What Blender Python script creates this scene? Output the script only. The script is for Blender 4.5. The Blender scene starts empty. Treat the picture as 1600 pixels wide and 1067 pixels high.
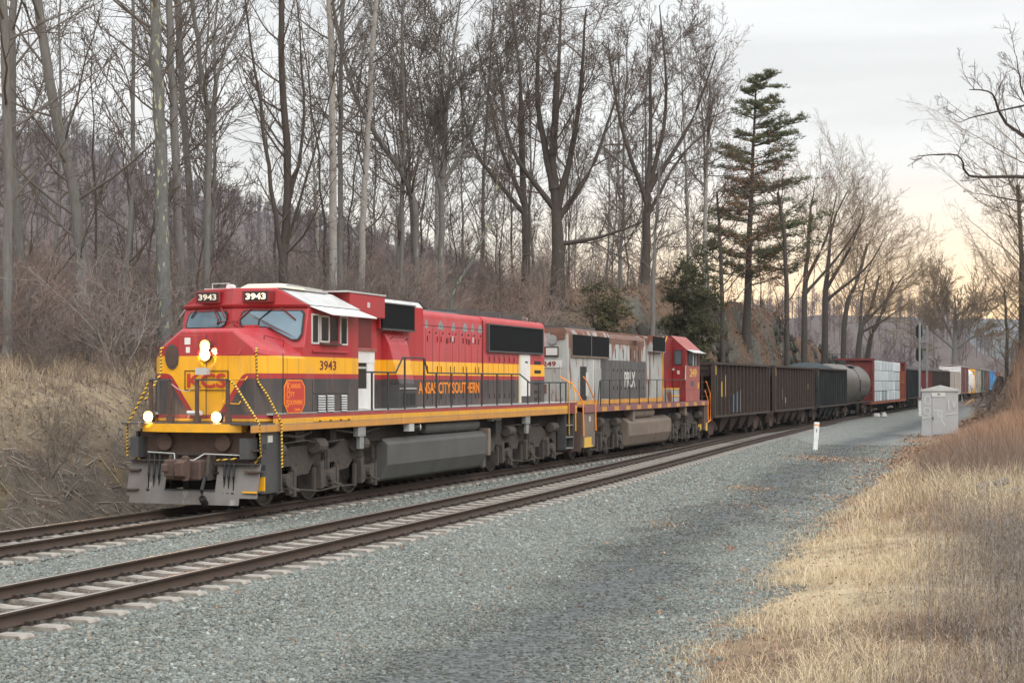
import bpy, bmesh, math, random
import numpy as np
from mathutils import Vector, Matrix
R = math.radians
random.seed(7)
rng = np.random.default_rng(7)
scene = bpy.context.scene
COL = scene.collection

# ------------------------------------------------------------------ camera, world, light
CAMH = 2.57
FPX = 2450.0
TH = math.atan(883 / 2450)          # heading of the tracks
SN, CS = math.sin(TH), math.cos(TH)
V0 = -16.72                          # centre line of the far track
cam = bpy.data.cameras.new('camera')
cam.sensor_width = 36.0
cam.lens = FPX / 1600 * 36.0
cam.shift_y = 63.5 / 1600
cam.clip_end = 9000
cam.clip_start = 0.1
camo = bpy.data.objects.new('camera', cam)
camo.location = (0, 0, CAMH)
camo.rotation_euler = (R(90), 0, 0)
COL.objects.link(camo)
scene.camera = camo
scene.view_settings.view_transform = 'Standard'
scene.view_settings.look = 'None'
scene.view_settings.gamma = 1
scene.view_settings.exposure = 0.64
try:
    scene.cycles.max_bounces = 5
    scene.cycles.diffuse_bounces = 3
    scene.cycles.glossy_bounces = 2
    scene.cycles.transmission_bounces = 4
    scene.cycles.volume_bounces = 0
    scene.cycles.transparent_max_bounces = 6
except Exception:
    pass

SUN_AZ = 152.0      # degrees clockwise from +Y
SUN_EL = 42.0
w = bpy.data.worlds.new('World')
scene.world = w
w.use_nodes = True
nt = w.node_tree
nt.nodes.clear()
def N(nt, typ, **kw):
    n = nt.nodes.new(typ)
    for k, v in kw.items():
        setattr(n, k, v)
    return n
out = N(nt, 'ShaderNodeOutputWorld')
mixs = N(nt, 'ShaderNodeMixShader')
bg1 = N(nt, 'ShaderNodeBackground'); bg1.inputs[1].default_value = 0.08
bg2 = N(nt, 'ShaderNodeBackground'); bg2.inputs[1].default_value = 1.0
sky = N(nt, 'ShaderNodeTexSky'); sky.sky_type = 'NISHITA'; sky.sun_disc = False
sky.sun_elevation = R(SUN_EL); sky.sun_rotation = R(SUN_AZ)
nt.links.new(sky.outputs[0], bg1.inputs[0])
tc = N(nt, 'ShaderNodeTexCoord')
sep = N(nt, 'ShaderNodeSeparateXYZ'); nt.links.new(tc.outputs['Generated'], sep.inputs[0])
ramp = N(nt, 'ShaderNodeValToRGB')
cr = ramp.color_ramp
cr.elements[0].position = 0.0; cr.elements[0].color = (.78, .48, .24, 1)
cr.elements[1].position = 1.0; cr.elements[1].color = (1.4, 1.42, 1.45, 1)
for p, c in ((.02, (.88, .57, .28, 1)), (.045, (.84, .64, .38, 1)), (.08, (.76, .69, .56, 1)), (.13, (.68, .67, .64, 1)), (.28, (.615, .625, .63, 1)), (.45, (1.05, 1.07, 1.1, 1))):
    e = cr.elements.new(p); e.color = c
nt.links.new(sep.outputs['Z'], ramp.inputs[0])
# streaky cloud layer
mp = N(nt, 'ShaderNodeMapping'); mp.inputs['Scale'].default_value = (1.4, 1.4, 14)
nt.links.new(tc.outputs['Generated'], mp.inputs[0])
nz = N(nt, 'ShaderNodeTexNoise'); nz.inputs['Scale'].default_value = 2.2; nz.inputs['Detail'].default_value = 4
nt.links.new(mp.outputs[0], nz.inputs['Vector'])
cl = N(nt, 'ShaderNodeMapRange'); cl.inputs[1].default_value = .35; cl.inputs[2].default_value = .68
cl.inputs[3].default_value = .89; cl.inputs[4].default_value = 1.08
nt.links.new(nz.outputs[0], cl.inputs[0])
mul = N(nt, 'ShaderNodeMix'); mul.data_type = 'RGBA'; mul.blend_type = 'MULTIPLY'; mul.inputs[0].default_value = 1
nt.links.new(ramp.outputs[0], mul.inputs[6]); nt.links.new(cl.outputs[0], mul.inputs[7])
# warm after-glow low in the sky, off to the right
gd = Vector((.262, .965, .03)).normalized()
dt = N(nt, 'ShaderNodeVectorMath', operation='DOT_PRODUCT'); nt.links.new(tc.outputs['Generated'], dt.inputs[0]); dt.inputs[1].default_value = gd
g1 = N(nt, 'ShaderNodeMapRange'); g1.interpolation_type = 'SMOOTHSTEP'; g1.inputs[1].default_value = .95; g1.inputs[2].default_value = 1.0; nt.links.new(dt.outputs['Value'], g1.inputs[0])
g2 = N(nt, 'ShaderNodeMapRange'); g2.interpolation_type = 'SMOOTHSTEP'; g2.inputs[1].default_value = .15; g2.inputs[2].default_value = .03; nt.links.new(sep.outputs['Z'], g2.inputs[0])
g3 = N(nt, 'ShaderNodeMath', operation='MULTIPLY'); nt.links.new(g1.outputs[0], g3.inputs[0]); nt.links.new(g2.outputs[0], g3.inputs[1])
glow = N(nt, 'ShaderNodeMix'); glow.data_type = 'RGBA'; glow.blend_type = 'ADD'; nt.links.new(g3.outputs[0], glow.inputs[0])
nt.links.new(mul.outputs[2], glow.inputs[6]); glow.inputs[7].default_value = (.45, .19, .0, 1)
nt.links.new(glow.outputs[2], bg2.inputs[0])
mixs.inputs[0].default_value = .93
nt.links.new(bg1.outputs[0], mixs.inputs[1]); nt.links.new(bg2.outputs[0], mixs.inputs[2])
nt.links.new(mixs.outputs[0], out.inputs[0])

sl = bpy.data.lights.new('sun', 'SUN'); sl.energy = 1.3; sl.angle = R(50); sl.color = (1, .955, .90)
so = bpy.data.objects.new('sun', sl); COL.objects.link(so)
_az, _el = R(SUN_AZ), R(SUN_EL)
sd = Vector((math.sin(_az) * math.cos(_el), math.cos(_az) * math.cos(_el), math.sin(_el)))
so.rotation_euler = (-sd).to_track_quat('-Z', 'Y').to_euler()

# ------------------------------------------------------------------ helpers
def W(u, v, z=0.0):
    return (SN * u + CS * v, CS * u - SN * v, z)
def P(px, y, Z):                    # a point at a given distance ahead
    return (Z * (px - 800) / FPX, Z, CAMH + (597 - y) / FPX * Z)
def UV(X, Y):
    return SN * X + CS * Y, CS * X - SN * Y

def tag(o, label=None, cat=None, group=None, kind=None):
    if label: o['label'] = label
    if cat: o['category'] = cat
    if group: o['group'] = group
    if kind: o['kind'] = kind
    return o

def empty(name, loc, rz=0):
    o = bpy.data.objects.new(name, None); COL.objects.link(o)
    o.empty_display_size = .3
    o.location = loc; o.rotation_euler = (0, 0, rz)
    return o

def copy_tree(o, parent=None):
    c = o.copy(); COL.objects.link(c); c.parent = parent
    for ch in [x for x in bpy.data.objects if x.parent == o]:
        copy_tree(ch, c)
    return c

# ---- materials
MATS = {}
def mat(name, col, rough=.6, metal=0.0, col2=None, nscale=3.0, amt=.6, detail=6, stretch=(1, 1, 1), bump=0.0, bscale=30.0,
        col3=None, n3=8.0, t3=.62, spec=.5, emis=None, estr=0, attr=None, coat=0, alpha=None):
    m = bpy.data.materials.new(name); m.use_nodes = True
    nt = m.node_tree; b = nt.nodes['Principled BSDF']
    b.inputs['Roughness'].default_value = rough
    b.inputs['Metallic'].default_value = metal
    b.inputs['Specular IOR Level'].default_value = spec
    b.inputs['Coat Weight'].default_value = coat
    base = None
    tc = N(nt, 'ShaderNodeTexCoord')
    mp = N(nt, 'ShaderNodeMapping'); mp.inputs['Scale'].default_value = stretch
    nt.links.new(tc.outputs['Object'], mp.inputs[0])
    if attr:
        a = N(nt, 'ShaderNodeAttribute'); a.attribute_name = attr
        mx = N(nt, 'ShaderNodeMix'); mx.data_type = 'RGBA'; mx.blend_type = 'MULTIPLY'; mx.inputs[0].default_value = 1
        mx.inputs[7].default_value = (*col, 1)
        nt.links.new(a.outputs['Color'], mx.inputs[6]); base = mx.outputs[2]
    if col2 is not None:
        nz = N(nt, 'ShaderNodeTexNoise'); nz.inputs['Scale'].default_value = nscale; nz.inputs['Detail'].default_value = detail
        nt.links.new(mp.outputs[0], nz.inputs['Vector'])
        mr = N(nt, 'ShaderNodeMapRange'); mr.inputs[1].default_value = .35; mr.inputs[2].default_value = .7
        mr.inputs[4].default_value = amt
        nt.links.new(nz.outputs[0], mr.inputs[0])
        mx = N(nt, 'ShaderNodeMix'); mx.data_type = 'RGBA'
        if base: nt.links.new(base, mx.inputs[6])
        else: mx.inputs[6].default_value = (*col, 1)
        mx.inputs[7].default_value = (*col2, 1)
        nt.links.new(mr.outputs[0], mx.inputs[0]); base = mx.outputs[2]
    if col3 is not None:
        nz = N(nt, 'ShaderNodeTexNoise'); nz.inputs['Scale'].default_value = n3; nz.inputs['Detail'].default_value = 8
        nt.links.new(mp.outputs[0], nz.inputs['Vector'])
        mr = N(nt, 'ShaderNodeMapRange'); mr.inputs[1].default_value = t3; mr.inputs[2].default_value = t3 + .06
        nt.links.new(nz.outputs[0], mr.inputs[0])
        mx = N(nt, 'ShaderNodeMix'); mx.data_type = 'RGBA'
        if base: nt.links.new(base, mx.inputs[6])
        else: mx.inputs[6].default_value = (*col, 1)
        mx.inputs[7].default_value = (*col3, 1)
        nt.links.new(mr.outputs[0], mx.inputs[0]); base = mx.outputs[2]
    if base: nt.links.new(base, b.inputs['Base Color'])
    else: b.inputs['Base Color'].default_value = (*col, 1)
    if bump:
        nz = N(nt, 'ShaderNodeTexNoise'); nz.inputs['Scale'].default_value = bscale; nz.inputs['Detail'].default_value = 5
        nt.links.new(mp.outputs[0], nz.inputs['Vector'])
        bp = N(nt, 'ShaderNodeBump'); bp.inputs['Strength'].default_value = bump; bp.inputs['Distance'].default_value = .03
        nt.links.new(nz.outputs[0], bp.inputs['Height']); nt.links.new(bp.outputs[0], b.inputs['Normal'])
    if emis:
        b.inputs['Emission Color'].default_value = (*emis, 1); b.inputs['Emission Strength'].default_value = estr
    MATS[name] = m
    return m

def livery_mat():
    """red / yellow / charcoal bands: a paint scheme fixed to the body, by height, with a V on the nose"""
    m = bpy.data.materials.new('livery_paint'); m.use_nodes = True
    nt = m.node_tree; b = nt.nodes['Principled BSDF']
    L = nt.links.new
    tc = N(nt, 'ShaderNodeTexCoord'); sp = N(nt, 'ShaderNodeSeparateXYZ'); L(tc.outputs['Object'], sp.inputs[0])
    def math_(op, a, bb=None, clamp=False):
        n = N(nt, 'ShaderNodeMath', operation=op); n.use_clamp = clamp
        for i, x in enumerate((a, bb)):
            if x is None: continue
            if isinstance(x, (int, float)): n.inputs[i].default_value = x
            else: L(x, n.inputs[i])
        return n.outputs[0]
    z = sp.outputs['Z']; ay = math_('ABSOLUTE', sp.outputs['Y'])
    d1 = math_('SUBTRACT', 2.645, z)
    d2 = math_('DIVIDE', math_('SUBTRACT', math_('ADD', math_('MULTIPLY', math_('SUBTRACT', ay, .39), 1.46), 1.9), z), 1.77)
    n = N(nt, 'ShaderNodeMath', operation='SMOOTH_MIN'); L(d1, n.inputs[0]); L(d2, n.inputs[1]); n.inputs[2].default_value = .16
    d = n.outputs[0]
    def mixc(fac, a, bcol):
        mx = N(nt, 'ShaderNodeMix'); mx.data_type = 'RGBA'
        L(fac, mx.inputs[0])
        for i, x in ((6, a), (7, bcol)):
            if isinstance(x, tuple): mx.inputs[i].default_value = (*x, 1)
            else: L(x, mx.inputs[i])
        return mx.outputs[2]
    RED, YEL, CHA = (.40, .019, .028), (.86, .42, .006), (.040, .042, .046)
    RED2 = (.36, .016, .024)
    c = mixc(math_('GREATER_THAN', z, 3.105), YEL, RED)
    c = mixc(math_('GREATER_THAN', z, 4.21), c, (.42, .008, .012))
    c = mixc(math_('GREATER_THAN', d, -.105), c, RED2)
    c = mixc(math_('GREATER_THAN', d, 0.0), c, CHA)
    c = mixc(math_('LESS_THAN', z, 1.905), c, RED2)
    c = mixc(math_('LESS_THAN', z, 1.83), c, YEL)
    c = mixc(math_('LESS_THAN', z, 1.72), c, (.22, .21, .2))
    c = mixc(math_('LESS_THAN', z, 1.705), c, (.68, .30, .03))
    # dust and fade
    mp = N(nt, 'ShaderNodeMapping'); mp.inputs['Scale'].default_value = (1.3, 1.3, .35); L(tc.outputs['Object'], mp.inputs[0])
    nz = N(nt, 'ShaderNodeTexNoise'); nz.inputs['Scale'].default_value = 1.6; nz.inputs['Detail'].default_value = 9; nz.inputs['Roughness'].default_value = .65
    L(mp.outputs[0], nz.inputs['Vector'])
    mr = N(nt, 'ShaderNodeMapRange'); mr.inputs[1].default_value = .42; mr.inputs[2].default_value = .8; mr.inputs[4].default_value = .28
    L(nz.outputs[0], mr.inputs[0])
    c = mixc(mr.outputs[0], c, (.34, .19, .15))
    mp2 = N(nt, 'ShaderNodeMapping'); mp2.inputs['Scale'].default_value = (9, 9, .7); L(tc.outputs['Object'], mp2.inputs[0])
    nz2 = N(nt, 'ShaderNodeTexNoise'); nz2.inputs['Scale'].default_value = 1.0; nz2.inputs['Detail'].default_value = 6; L(mp2.outputs[0], nz2.inputs['Vector'])
    mr2 = N(nt, 'ShaderNodeMapRange'); mr2.inputs[1].default_value = .55; mr2.inputs[2].default_value = .85; mr2.inputs[4].default_value = .6
    L(nz2.outputs[0], mr2.inputs[0])
    c = mixc(mr2.outputs[0], c, (.06, .04, .035))
    # road dust thrown up along the lower body, broken by noise
    dz = N(nt, 'ShaderNodeMapRange'); dz.inputs[1].default_value = 2.5; dz.inputs[2].default_value = 1.55; dz.inputs[3].default_value = 0; dz.inputs[4].default_value = .55; L(z, dz.inputs[0])
    nz3 = N(nt, 'ShaderNodeTexNoise'); nz3.inputs['Scale'].default_value = 2.2; nz3.inputs['Detail'].default_value = 9; L(tc.outputs['Object'], nz3.inputs['Vector'])
    c = mixc(math_('MULTIPLY', dz.outputs[0], math_('MULTIPLY', nz3.outputs[0], 1.1, True)), c, (.15, .125, .105))
    nz4 = N(nt, 'ShaderNodeTexNoise'); nz4.inputs['Scale'].default_value = .9; nz4.inputs['Detail'].default_value = 10; nz4.inputs['Roughness'].default_value = .7; L(mp2.outputs[0], nz4.inputs['Vector'])
    sr = N(nt, 'ShaderNodeMapRange'); sr.inputs[1].default_value = .58; sr.inputs[2].default_value = .72; sr.inputs[4].default_value = .35; L(nz4.outputs[0], sr.inputs[0])
    c = mixc(sr.outputs[0], c, (.36, .25, .22))
    L(c, b.inputs['Base Color'])
    b.inputs['Roughness'].default_value = .5
    b.inputs['Coat Weight'].default_value = .15
    MATS['livery'] = m
livery_mat()

def old_paint_mat():
    """second engine: weathered pale grey with rust blooms"""
    m = mat('faded_grey_paint', (.36, .38, .37), .65, col2=(.22, .21, .19), nscale=1.2, amt=.7, stretch=(1.2, 1.2, .5))
    nt = m.node_tree; b = nt.nodes['Principled BSDF']; L = nt.links.new
    src = b.inputs['Base Color'].links[0].from_socket
    tc = N(nt, 'ShaderNodeTexCoord'); sp = N(nt, 'ShaderNodeSeparateXYZ'); L(tc.outputs['Object'], sp.inputs[0])
    nz = N(nt, 'ShaderNodeTexNoise'); nz.inputs['Scale'].default_value = 2.0; nz.inputs['Detail'].default_value = 9
    mp = N(nt, 'ShaderNodeMapping'); mp.inputs['Scale'].default_value = (1.5, 1.5, .45); L(tc.outputs['Object'], mp.inputs[0]); L(mp.outputs[0], nz.inputs['Vector'])
    # rust gathers along the roof edge
    mr = N(nt, 'ShaderNodeMapRange'); mr.inputs[1].default_value = 3.3; mr.inputs[2].default_value = 4.35; mr.inputs[3].default_value = -.03; mr.inputs[4].default_value = .13
    L(sp.outputs['Z'], mr.inputs[0])
    ad = N(nt, 'ShaderNodeMath', operation='ADD'); L(nz.outputs[0], ad.inputs[0]); L(mr.outputs[0], ad.inputs[1])
    m2 = N(nt, 'ShaderNodeMapRange'); m2.inputs[1].default_value = .545; m2.inputs[2].default_value = .63; L(ad.outputs[0], m2.inputs[0])
    mx = N(nt, 'ShaderNodeMix'); mx.data_type = 'RGBA'; L(m2.outputs[0], mx.inputs[0]); L(src, mx.inputs[6]); mx.inputs[7].default_value = (.17, .065, .035, 1)
    L(mx.outputs[2], b.inputs['Base Color'])
old_paint_mat()

def stripe_mat():
    m = bpy.data.materials.new('hazard_stripe'); m.use_nodes = True
    nt = m.node_tree; b = nt.nodes['Principled BSDF']; L = nt.links.new
    tc = N(nt, 'ShaderNodeTexCoord'); sp = N(nt, 'ShaderNodeSeparateXYZ'); L(tc.outputs['Object'], sp.inputs[0])
    a = N(nt, 'ShaderNodeMath', operation='MULTIPLY_ADD'); L(sp.outputs['Z'], a.inputs[0]); a.inputs[1].default_value = 14.0
    y = N(nt, 'ShaderNodeMath', operation='MULTIPLY'); L(sp.outputs['Y'], y.inputs[0]); y.inputs[1].default_value = 7.0
    L(y.outputs[0], a.inputs[2])
    f = N(nt, 'ShaderNodeMath', operation='FRACT'); L(a.outputs[0], f.inputs[0])
    g = N(nt, 'ShaderNodeMath', operation='GREATER_THAN'); L(f.outputs[0], g.inputs[0]); g.inputs[1].default_value = .45
    mx = N(nt, 'ShaderNodeMix'); mx.data_type = 'RGBA'; L(g.outputs[0], mx.inputs[0])
    mx.inputs[6].default_value = (.02, .02, .02, 1); mx.inputs[7].default_value = (.80, .48, .03, 1)
    L(mx.outputs[2], b.inputs['Base Color']); b.inputs['Roughness'].default_value = .5
    MATS['stripe'] = m
stripe_mat()

mat('black', (.012, .012, .013), .6, col2=(.03, .028, .026), nscale=5)
mat('charcoal', (.05, .052, .055), .5, col2=(.09, .085, .08), nscale=3)
mat('railing', (.018, .022, .024), .5, col2=(.05, .05, .05), nscale=9)
mat('mesh_black', (.010, .011, .012), .85, spec=.12)
mat('silver', (.52, .53, .52), .45, col2=(.34, .34, .33), nscale=2.5, metal=.15)
mat('white', (.74, .74, .73), .45, col2=(.5, .49, .47), nscale=3, amt=.4)
mat('cream', (.62, .58, .44), .5)
mat('red', (.40, .022, .030), .42, col2=(.26, .05, .05), nscale=2, amt=.5)
mat('redpatch', (.50, .045, .035), .4)
mat('yellow', (.84, .41, .01), .5, col2=(.5, .26, .05), nscale=4, amt=.5)
mat('orange', (.85, .26, .02), .5)
mat('truck', (.062, .056, .051), .9, col2=(.11, .09, .074), nscale=6, spec=.25, bump=.5, bscale=20, col3=(.05, .04, .035), n3=5)
mat('truckdark', (.022, .020, .019), .95, spec=.15, col2=(.045, .038, .032), nscale=6, bump=.4)
mat('tank_grey', (.088, .090, .086), .6, col2=(.058, .055, .051), nscale=2.2, stretch=(1, 1, .6), bump=.15, bscale=60)
mat('tank_tan', (.185, .145, .115), .75, col2=(.10, .078, .06), nscale=2.0, bump=.15)
mat('wheel', (.10, .085, .075), .55, col2=(.055, .045, .04), nscale=4, metal=.4)
mat('plow', (.17, .16, .15), .6, col2=(.10, .075, .062), nscale=1.6, amt=.85, detail=8, stretch=(1, 1, .6), col3=(.26, .25, .24), n3=5, t3=.63, bump=.1)
mat('rust', (.16, .075, .045), .85, col2=(.08, .045, .035), nscale=6, bump=.4)
mat('rustbrown', (.10, .062, .048), .85, col2=(.055, .038, .032), nscale=6, bump=.4)
mat('hose', (.02, .02, .021), .5)
mat('glass', (.10, .16, .20), .06, spec=.9, metal=.55, col2=(.25, .33, .37), nscale=1.2, amt=.6)
mat('glass2', (.02, .025, .028), .08, spec=.9)
mat('winframe', (.55, .55, .53), .5)
mat('lamp', (1, .95, .8), .3, emis=(1.0, .74, .38), estr=55)
mat('lampcore', (1, .95, .8), .3, emis=(1.0, .80, .50), estr=26)
mat('lampring', (1, .6, .2), .3, emis=(1.0, .34, .04), estr=3.5)  # emissive orange standing in for the warm glow around each lamp
mat('numlit', (1, .9, .7), .3, emis=(1.0, .80, .42), estr=.9)
mat('numdim', (.85, .80, .66), .4)
mat('dkred', (.16, .016, .016), .5, col2=(.1, .02, .02), nscale=3)
mat('cabred', (.23, .011, .014), .5, col2=(.14, .025, .025), nscale=2, amt=.6)
mat('cabpink', (.30, .070, .066), .65, col2=(.34, .15, .12), nscale=3)
mat('oldmaroon', (.24, .10, .095), .7, col2=(.15, .08, .07), nscale=4)
mat('oldyellow', (.62, .31, .05), .65, col2=(.24, .13, .06), nscale=3, stretch=(1, 1, .6))
mat('darkgreypaint', (.075, .078, .08), .6, col2=(.13, .12, .11), nscale=2.5)
mat('roofrust', (.19, .10, .075), .75, col2=(.10, .065, .05), nscale=3)
mat('hopper', (.030, .023, .021), .85, spec=.3, col2=(.075, .045, .035), nscale=2.6, amt=.75, stretch=(1.4, 1.4, .35), bump=.2)
mat('hopperin', (.03, .022, .018), .9)
mat('hopperrib', (.062, .046, .039), .85, spec=.3, col2=(.035, .028, .025), nscale=4)
mat('hopperblack', (.016, .018, .019), .8, spec=.3, col2=(.05, .05, .05), nscale=3, stretch=(1, 1, .3))
mat('coal', (.02, .035, .04), .9, bump=.8, bscale=8)
mat('mark_yellow', (.62, .38, .06), .7)
mat('mark_blue', (.10, .20, .30), .7)
mat('mark_white', (.5, .5, .48), .7)
mat('tankcar', (.16, .145, .13), .45, col2=(.085, .08, .072), nscale=1.2, stretch=(1, 1, 1.6), metal=.2)
mat('tankdark', (.03, .032, .034), .6)
mat('carred', (.20, .035, .03), .7, col2=(.12, .03, .025), nscale=2)
mat('carorange', (.30, .085, .035), .75, col2=(.18, .05, .03), nscale=3)
mat('cardark', (.04, .04, .045), .75, col2=(.07, .055, .05), nscale=2)
mat('cartan', (.33, .29, .25), .7, col2=(.25, .22, .19), nscale=1)
mat('carwhite', (.62, .62, .60), .6, col2=(.42, .40, .38), nscale=1)
mat('carblue', (.02, .26, .55), .6, col2=(.03, .18, .4), nscale=1)
mat('cargreen', (.03, .075, .06), .7)
mat('carmaroon', (.13, .035, .035), .7, col2=(.07, .025, .025), nscale=2)
mat('wrap', (.80, .86, .88), .35, col2=(.52, .60, .64), nscale=5, amt=.8, stretch=(2.5, 2.5, .5), bump=.5, bscale=4)
mat('wrapgap', (.16, .19, .2), .6)
mat('rail_side', (.058, .042, .033), .75, spec=.2, col2=(.082, .055, .04), nscale=3, stretch=(1, 1, 1))
mat('rail_top', (.42, .38, .34), .25, metal=.9)
mat('tie', (.33, .305, .27), .9, col2=(.17, .145, .12), nscale=7, amt=.85, bump=.3, bscale=60)
mat('clip', (.04, .028, .022), .8)
mat('postwhite', (.76, .77, .76), .5, col2=(.62, .62, .6), nscale=4, amt=.5)
mat('steel', (.36, .38, .38), .45, metal=.5, col2=(.25, .26, .26), nscale=8)
mat('hut', (.42, .43, .435), .5, col2=(.36, .35, .36), nscale=1.5, metal=.25)
mat('graffiti', (.50, .51, .515), .6)
mat('signalblack', (.008, .009, .01), .5)
mat('bark_grey', (.17, .167, .158), .95, spec=.15, col2=(.095, .088, .08), nscale=2.5, stretch=(5, 5, .8), bump=.8, bscale=9, col3=(.27, .29, .22), n3=1.4, t3=.66)
mat('bark_lichen', (.15, .155, .15), .95, spec=.15, col2=(.085, .08, .072), nscale=2.5, stretch=(4, 4, 1.5), bump=.8, bscale=9, col3=(.34, .36, .24), n3=2.2, t3=.58)
mat('bark_pale', (.30, .29, .27), .9, col2=(.17, .16, .145), nscale=1.6, stretch=(2, 2, 1.5), bump=.4, bscale=9, col3=(.12, .11, .10), n3=3, t3=.62)
mat('bark_dark', (.088, .077, .068), .95, spec=.1, col2=(.05, .044, .039), nscale=3, stretch=(4, 4, 1), bump=.8, bscale=9)
mat('twig_grey', (.125, .112, .10), .95, spec=.1)
mat('twig_brown', (.115, .092, .077), .95, spec=.1)
mat('twig_tan', (.20, .15, .10), .95, spec=.1)
mat('needles', (.088, .105, .046), .8, attr='tint', col2=(.11, .115, .055), nscale=.8, amt=.7)
mat('russet', (.26, .115, .055), .85, attr='tint')
mat('litter', (1, 1, 1), .9, attr='tint')
mat('grass', (1, 1, 1), .8, attr='tint')
mat('stone', (1, 1, 1), .9, spec=.25, attr='tint', bump=.2, bscale=60)
mat('stone_face', (1, 1, 1), .95, spec=.15, attr='tint', col2=(.05, .048, .04), nscale=2.2, amt=.75, bump=.9, bscale=4)
mat('hilltwig', (.105, .09, .09), .95, spec=.1, attr='tint')
mat('bluehill', (.05, .06, .055), .95, col2=(.07, .065, .06), nscale=.02)

class MB:
    """collects shapes in (along, toward-camera, up) coordinates of one vehicle; build() links ONE mesh"""
    def __init__(s, ox=0.0):
        s.v = []; s.f = []; s.mi = []; s.mats = []; s.ox = ox; s.sd = []; s.cur = 0
    def _m(s, m):
        if m not in s.mats: s.mats.append(m)
        return s.mats.index(m)
    def add(s, vs, fs, m):
        k = len(s.v); i = s._m(m)
        ya, yb = min(p[1] for p in vs), max(p[1] for p in vs); s.cur = 1 if ya > .05 else (-1 if yb < -.05 else 0)
        s.v.extend(vs)
        for f in fs: s.f.append(tuple(a + k for a in f)); s.mi.append(i); s.sd.append(s.cur)
    def box(s, x0, x1, y0, y1, z0, z1, m):
        vs = [(x, y, z) for x in (x0, x1) for y in (y0, y1) for z in (z0, z1)]
        s.add(vs, [(0, 1, 3, 2), (4, 6, 7, 5), (0, 4, 5, 1), (2, 3, 7, 6), (0, 2, 6, 4), (1, 5, 7, 3)], m)
    def both(s, x0, x1, y0, y1, z0, z1, m):
        s.cur = 1; s.box(x0, x1, y0, y1, z0, z1, m); s.cur = -1; s.box(x0, x1, -y1, -y0, z0, z1, m); s.cur = 0
    def prx(s, prof, x0, x1, m, caps=True):       # profile (y,z) along x
        n = len(prof)
        vs = [(x0, y, z) for y, z in prof] + [(x1, y, z) for y, z in prof]
        fs = [(i, (i + 1) % n, n + (i + 1) % n, n + i) for i in range(n)]
        if caps: fs += [tuple(range(n)), tuple(range(2 * n - 1, n - 1, -1))]
        s.add(vs, fs, m)
    def pry(s, prof, y0, y1, m):                  # profile (x,z) along y
        n = len(prof)
        vs = [(x, y0, z) for x, z in prof] + [(x, y1, z) for x, z in prof]
        fs = [(i, (i + 1) % n, n + (i + 1) % n, n + i) for i in range(n)] + [tuple(range(n)), tuple(range(2 * n - 1, n - 1, -1))]
        s.add(vs, fs, m)
    def loft(s, secs, m, caps=True):              # list of rings with equal counts
        n = len(secs[0]); vs = [p for r in secs for p in r]; fs = []
        for k in range(len(secs) - 1):
            for i in range(n):
                j = (i + 1) % n
                fs.append((k * n + i, k * n + j, (k + 1) * n + j, (k + 1) * n + i))
        if caps:
            fs.append(tuple(range(n))); fs.append(tuple(range(len(vs) - 1, len(vs) - n - 1, -1)))
        s.add(vs, fs, m)
    def cyl(s, p0, p1, r0, m, r1=None, n=14, caps=True):
        s.tube([p0, p1], [r0, r0 if r1 is None else r1], m, n, caps)
    def tube(s, pts, r, m, n=6, caps=True):
        pts = [Vector(p) for p in pts]
        if not isinstance(r, (list, tuple)): r = [r] * len(pts)
        rings = []
        up = None
        for i, p in enumerate(pts):
            if i == 0: d = pts[1] - p
            elif i == len(pts) - 1: d = p - pts[i - 1]
            else: d = (pts[i + 1] - p).normalized() + (p - pts[i - 1]).normalized()
            d.normalize()
            if up is None: up = Vector((0, 0, 1)) if abs(d.z) < .9 else Vector((1, 0, 0))
            a = d.cross(up)
            if a.length < 1e-4: a = d.cross(Vector((0, 1, 0)))
            a.normalize(); b = d.cross(a).normalized(); up = -b if False else up
            rings.append([tuple(p + (a * math.cos(t) + b * math.sin(t)) * r[i]) for t in [2 * math.pi * k / n for k in range(n)]])
        s.loft(rings, m, caps)
    def quad(s, a, b, c, d, m):
        s.add([a, b, c, d], [(0, 1, 2, 3)], m)
    def build(s, name, parent=None, bevel=0.0, smooth=False, seg=1):
        if parent and 1 in s.sd and -1 in s.sd and 0 not in s.sd:      # left and right pieces of a part become two parts
            o = None
            for side in (-1, 1):
                b = MB(s.ox); keep = [i for i in range(len(s.f)) if s.sd[i] == side]
                mp = {}
                for i in keep:
                    for a in s.f[i]:
                        if a not in mp: mp[a] = len(b.v); b.v.append(s.v[a])
                    b.f.append(tuple(mp[a] for a in s.f[i])); b.mi.append(s.mi[i]); b.sd.append(0)
                b.mats = s.mats; o = b.build(name, parent, bevel, smooth, seg)
            return o
        me = bpy.data.meshes.new(name)
        me.from_pydata([(x - s.ox, -y, z) for x, y, z in s.v], [], s.f)
        for m in s.mats: me.materials.append(MATS[m])
        me.polygons.foreach_set('material_index', s.mi)
        bm = bmesh.new(); bm.from_mesh(me); bmesh.ops.recalc_face_normals(bm, faces=bm.faces); bm.to_mesh(me); bm.free()
        if smooth:
            me.polygons.foreach_set('use_smooth', [True] * len(me.polygons))
            me.set_sharp_from_angle(angle=R(38))
        me.update()
        o = bpy.data.objects.new(name, me); COL.objects.link(o)
        if parent: o.parent = parent
        if bevel:
            b = o.modifiers.new('bevel', 'BEVEL'); b.width = bevel; b.segments = seg; b.limit_method = 'ANGLE'; b.angle_limit = R(40)
        return o

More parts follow.
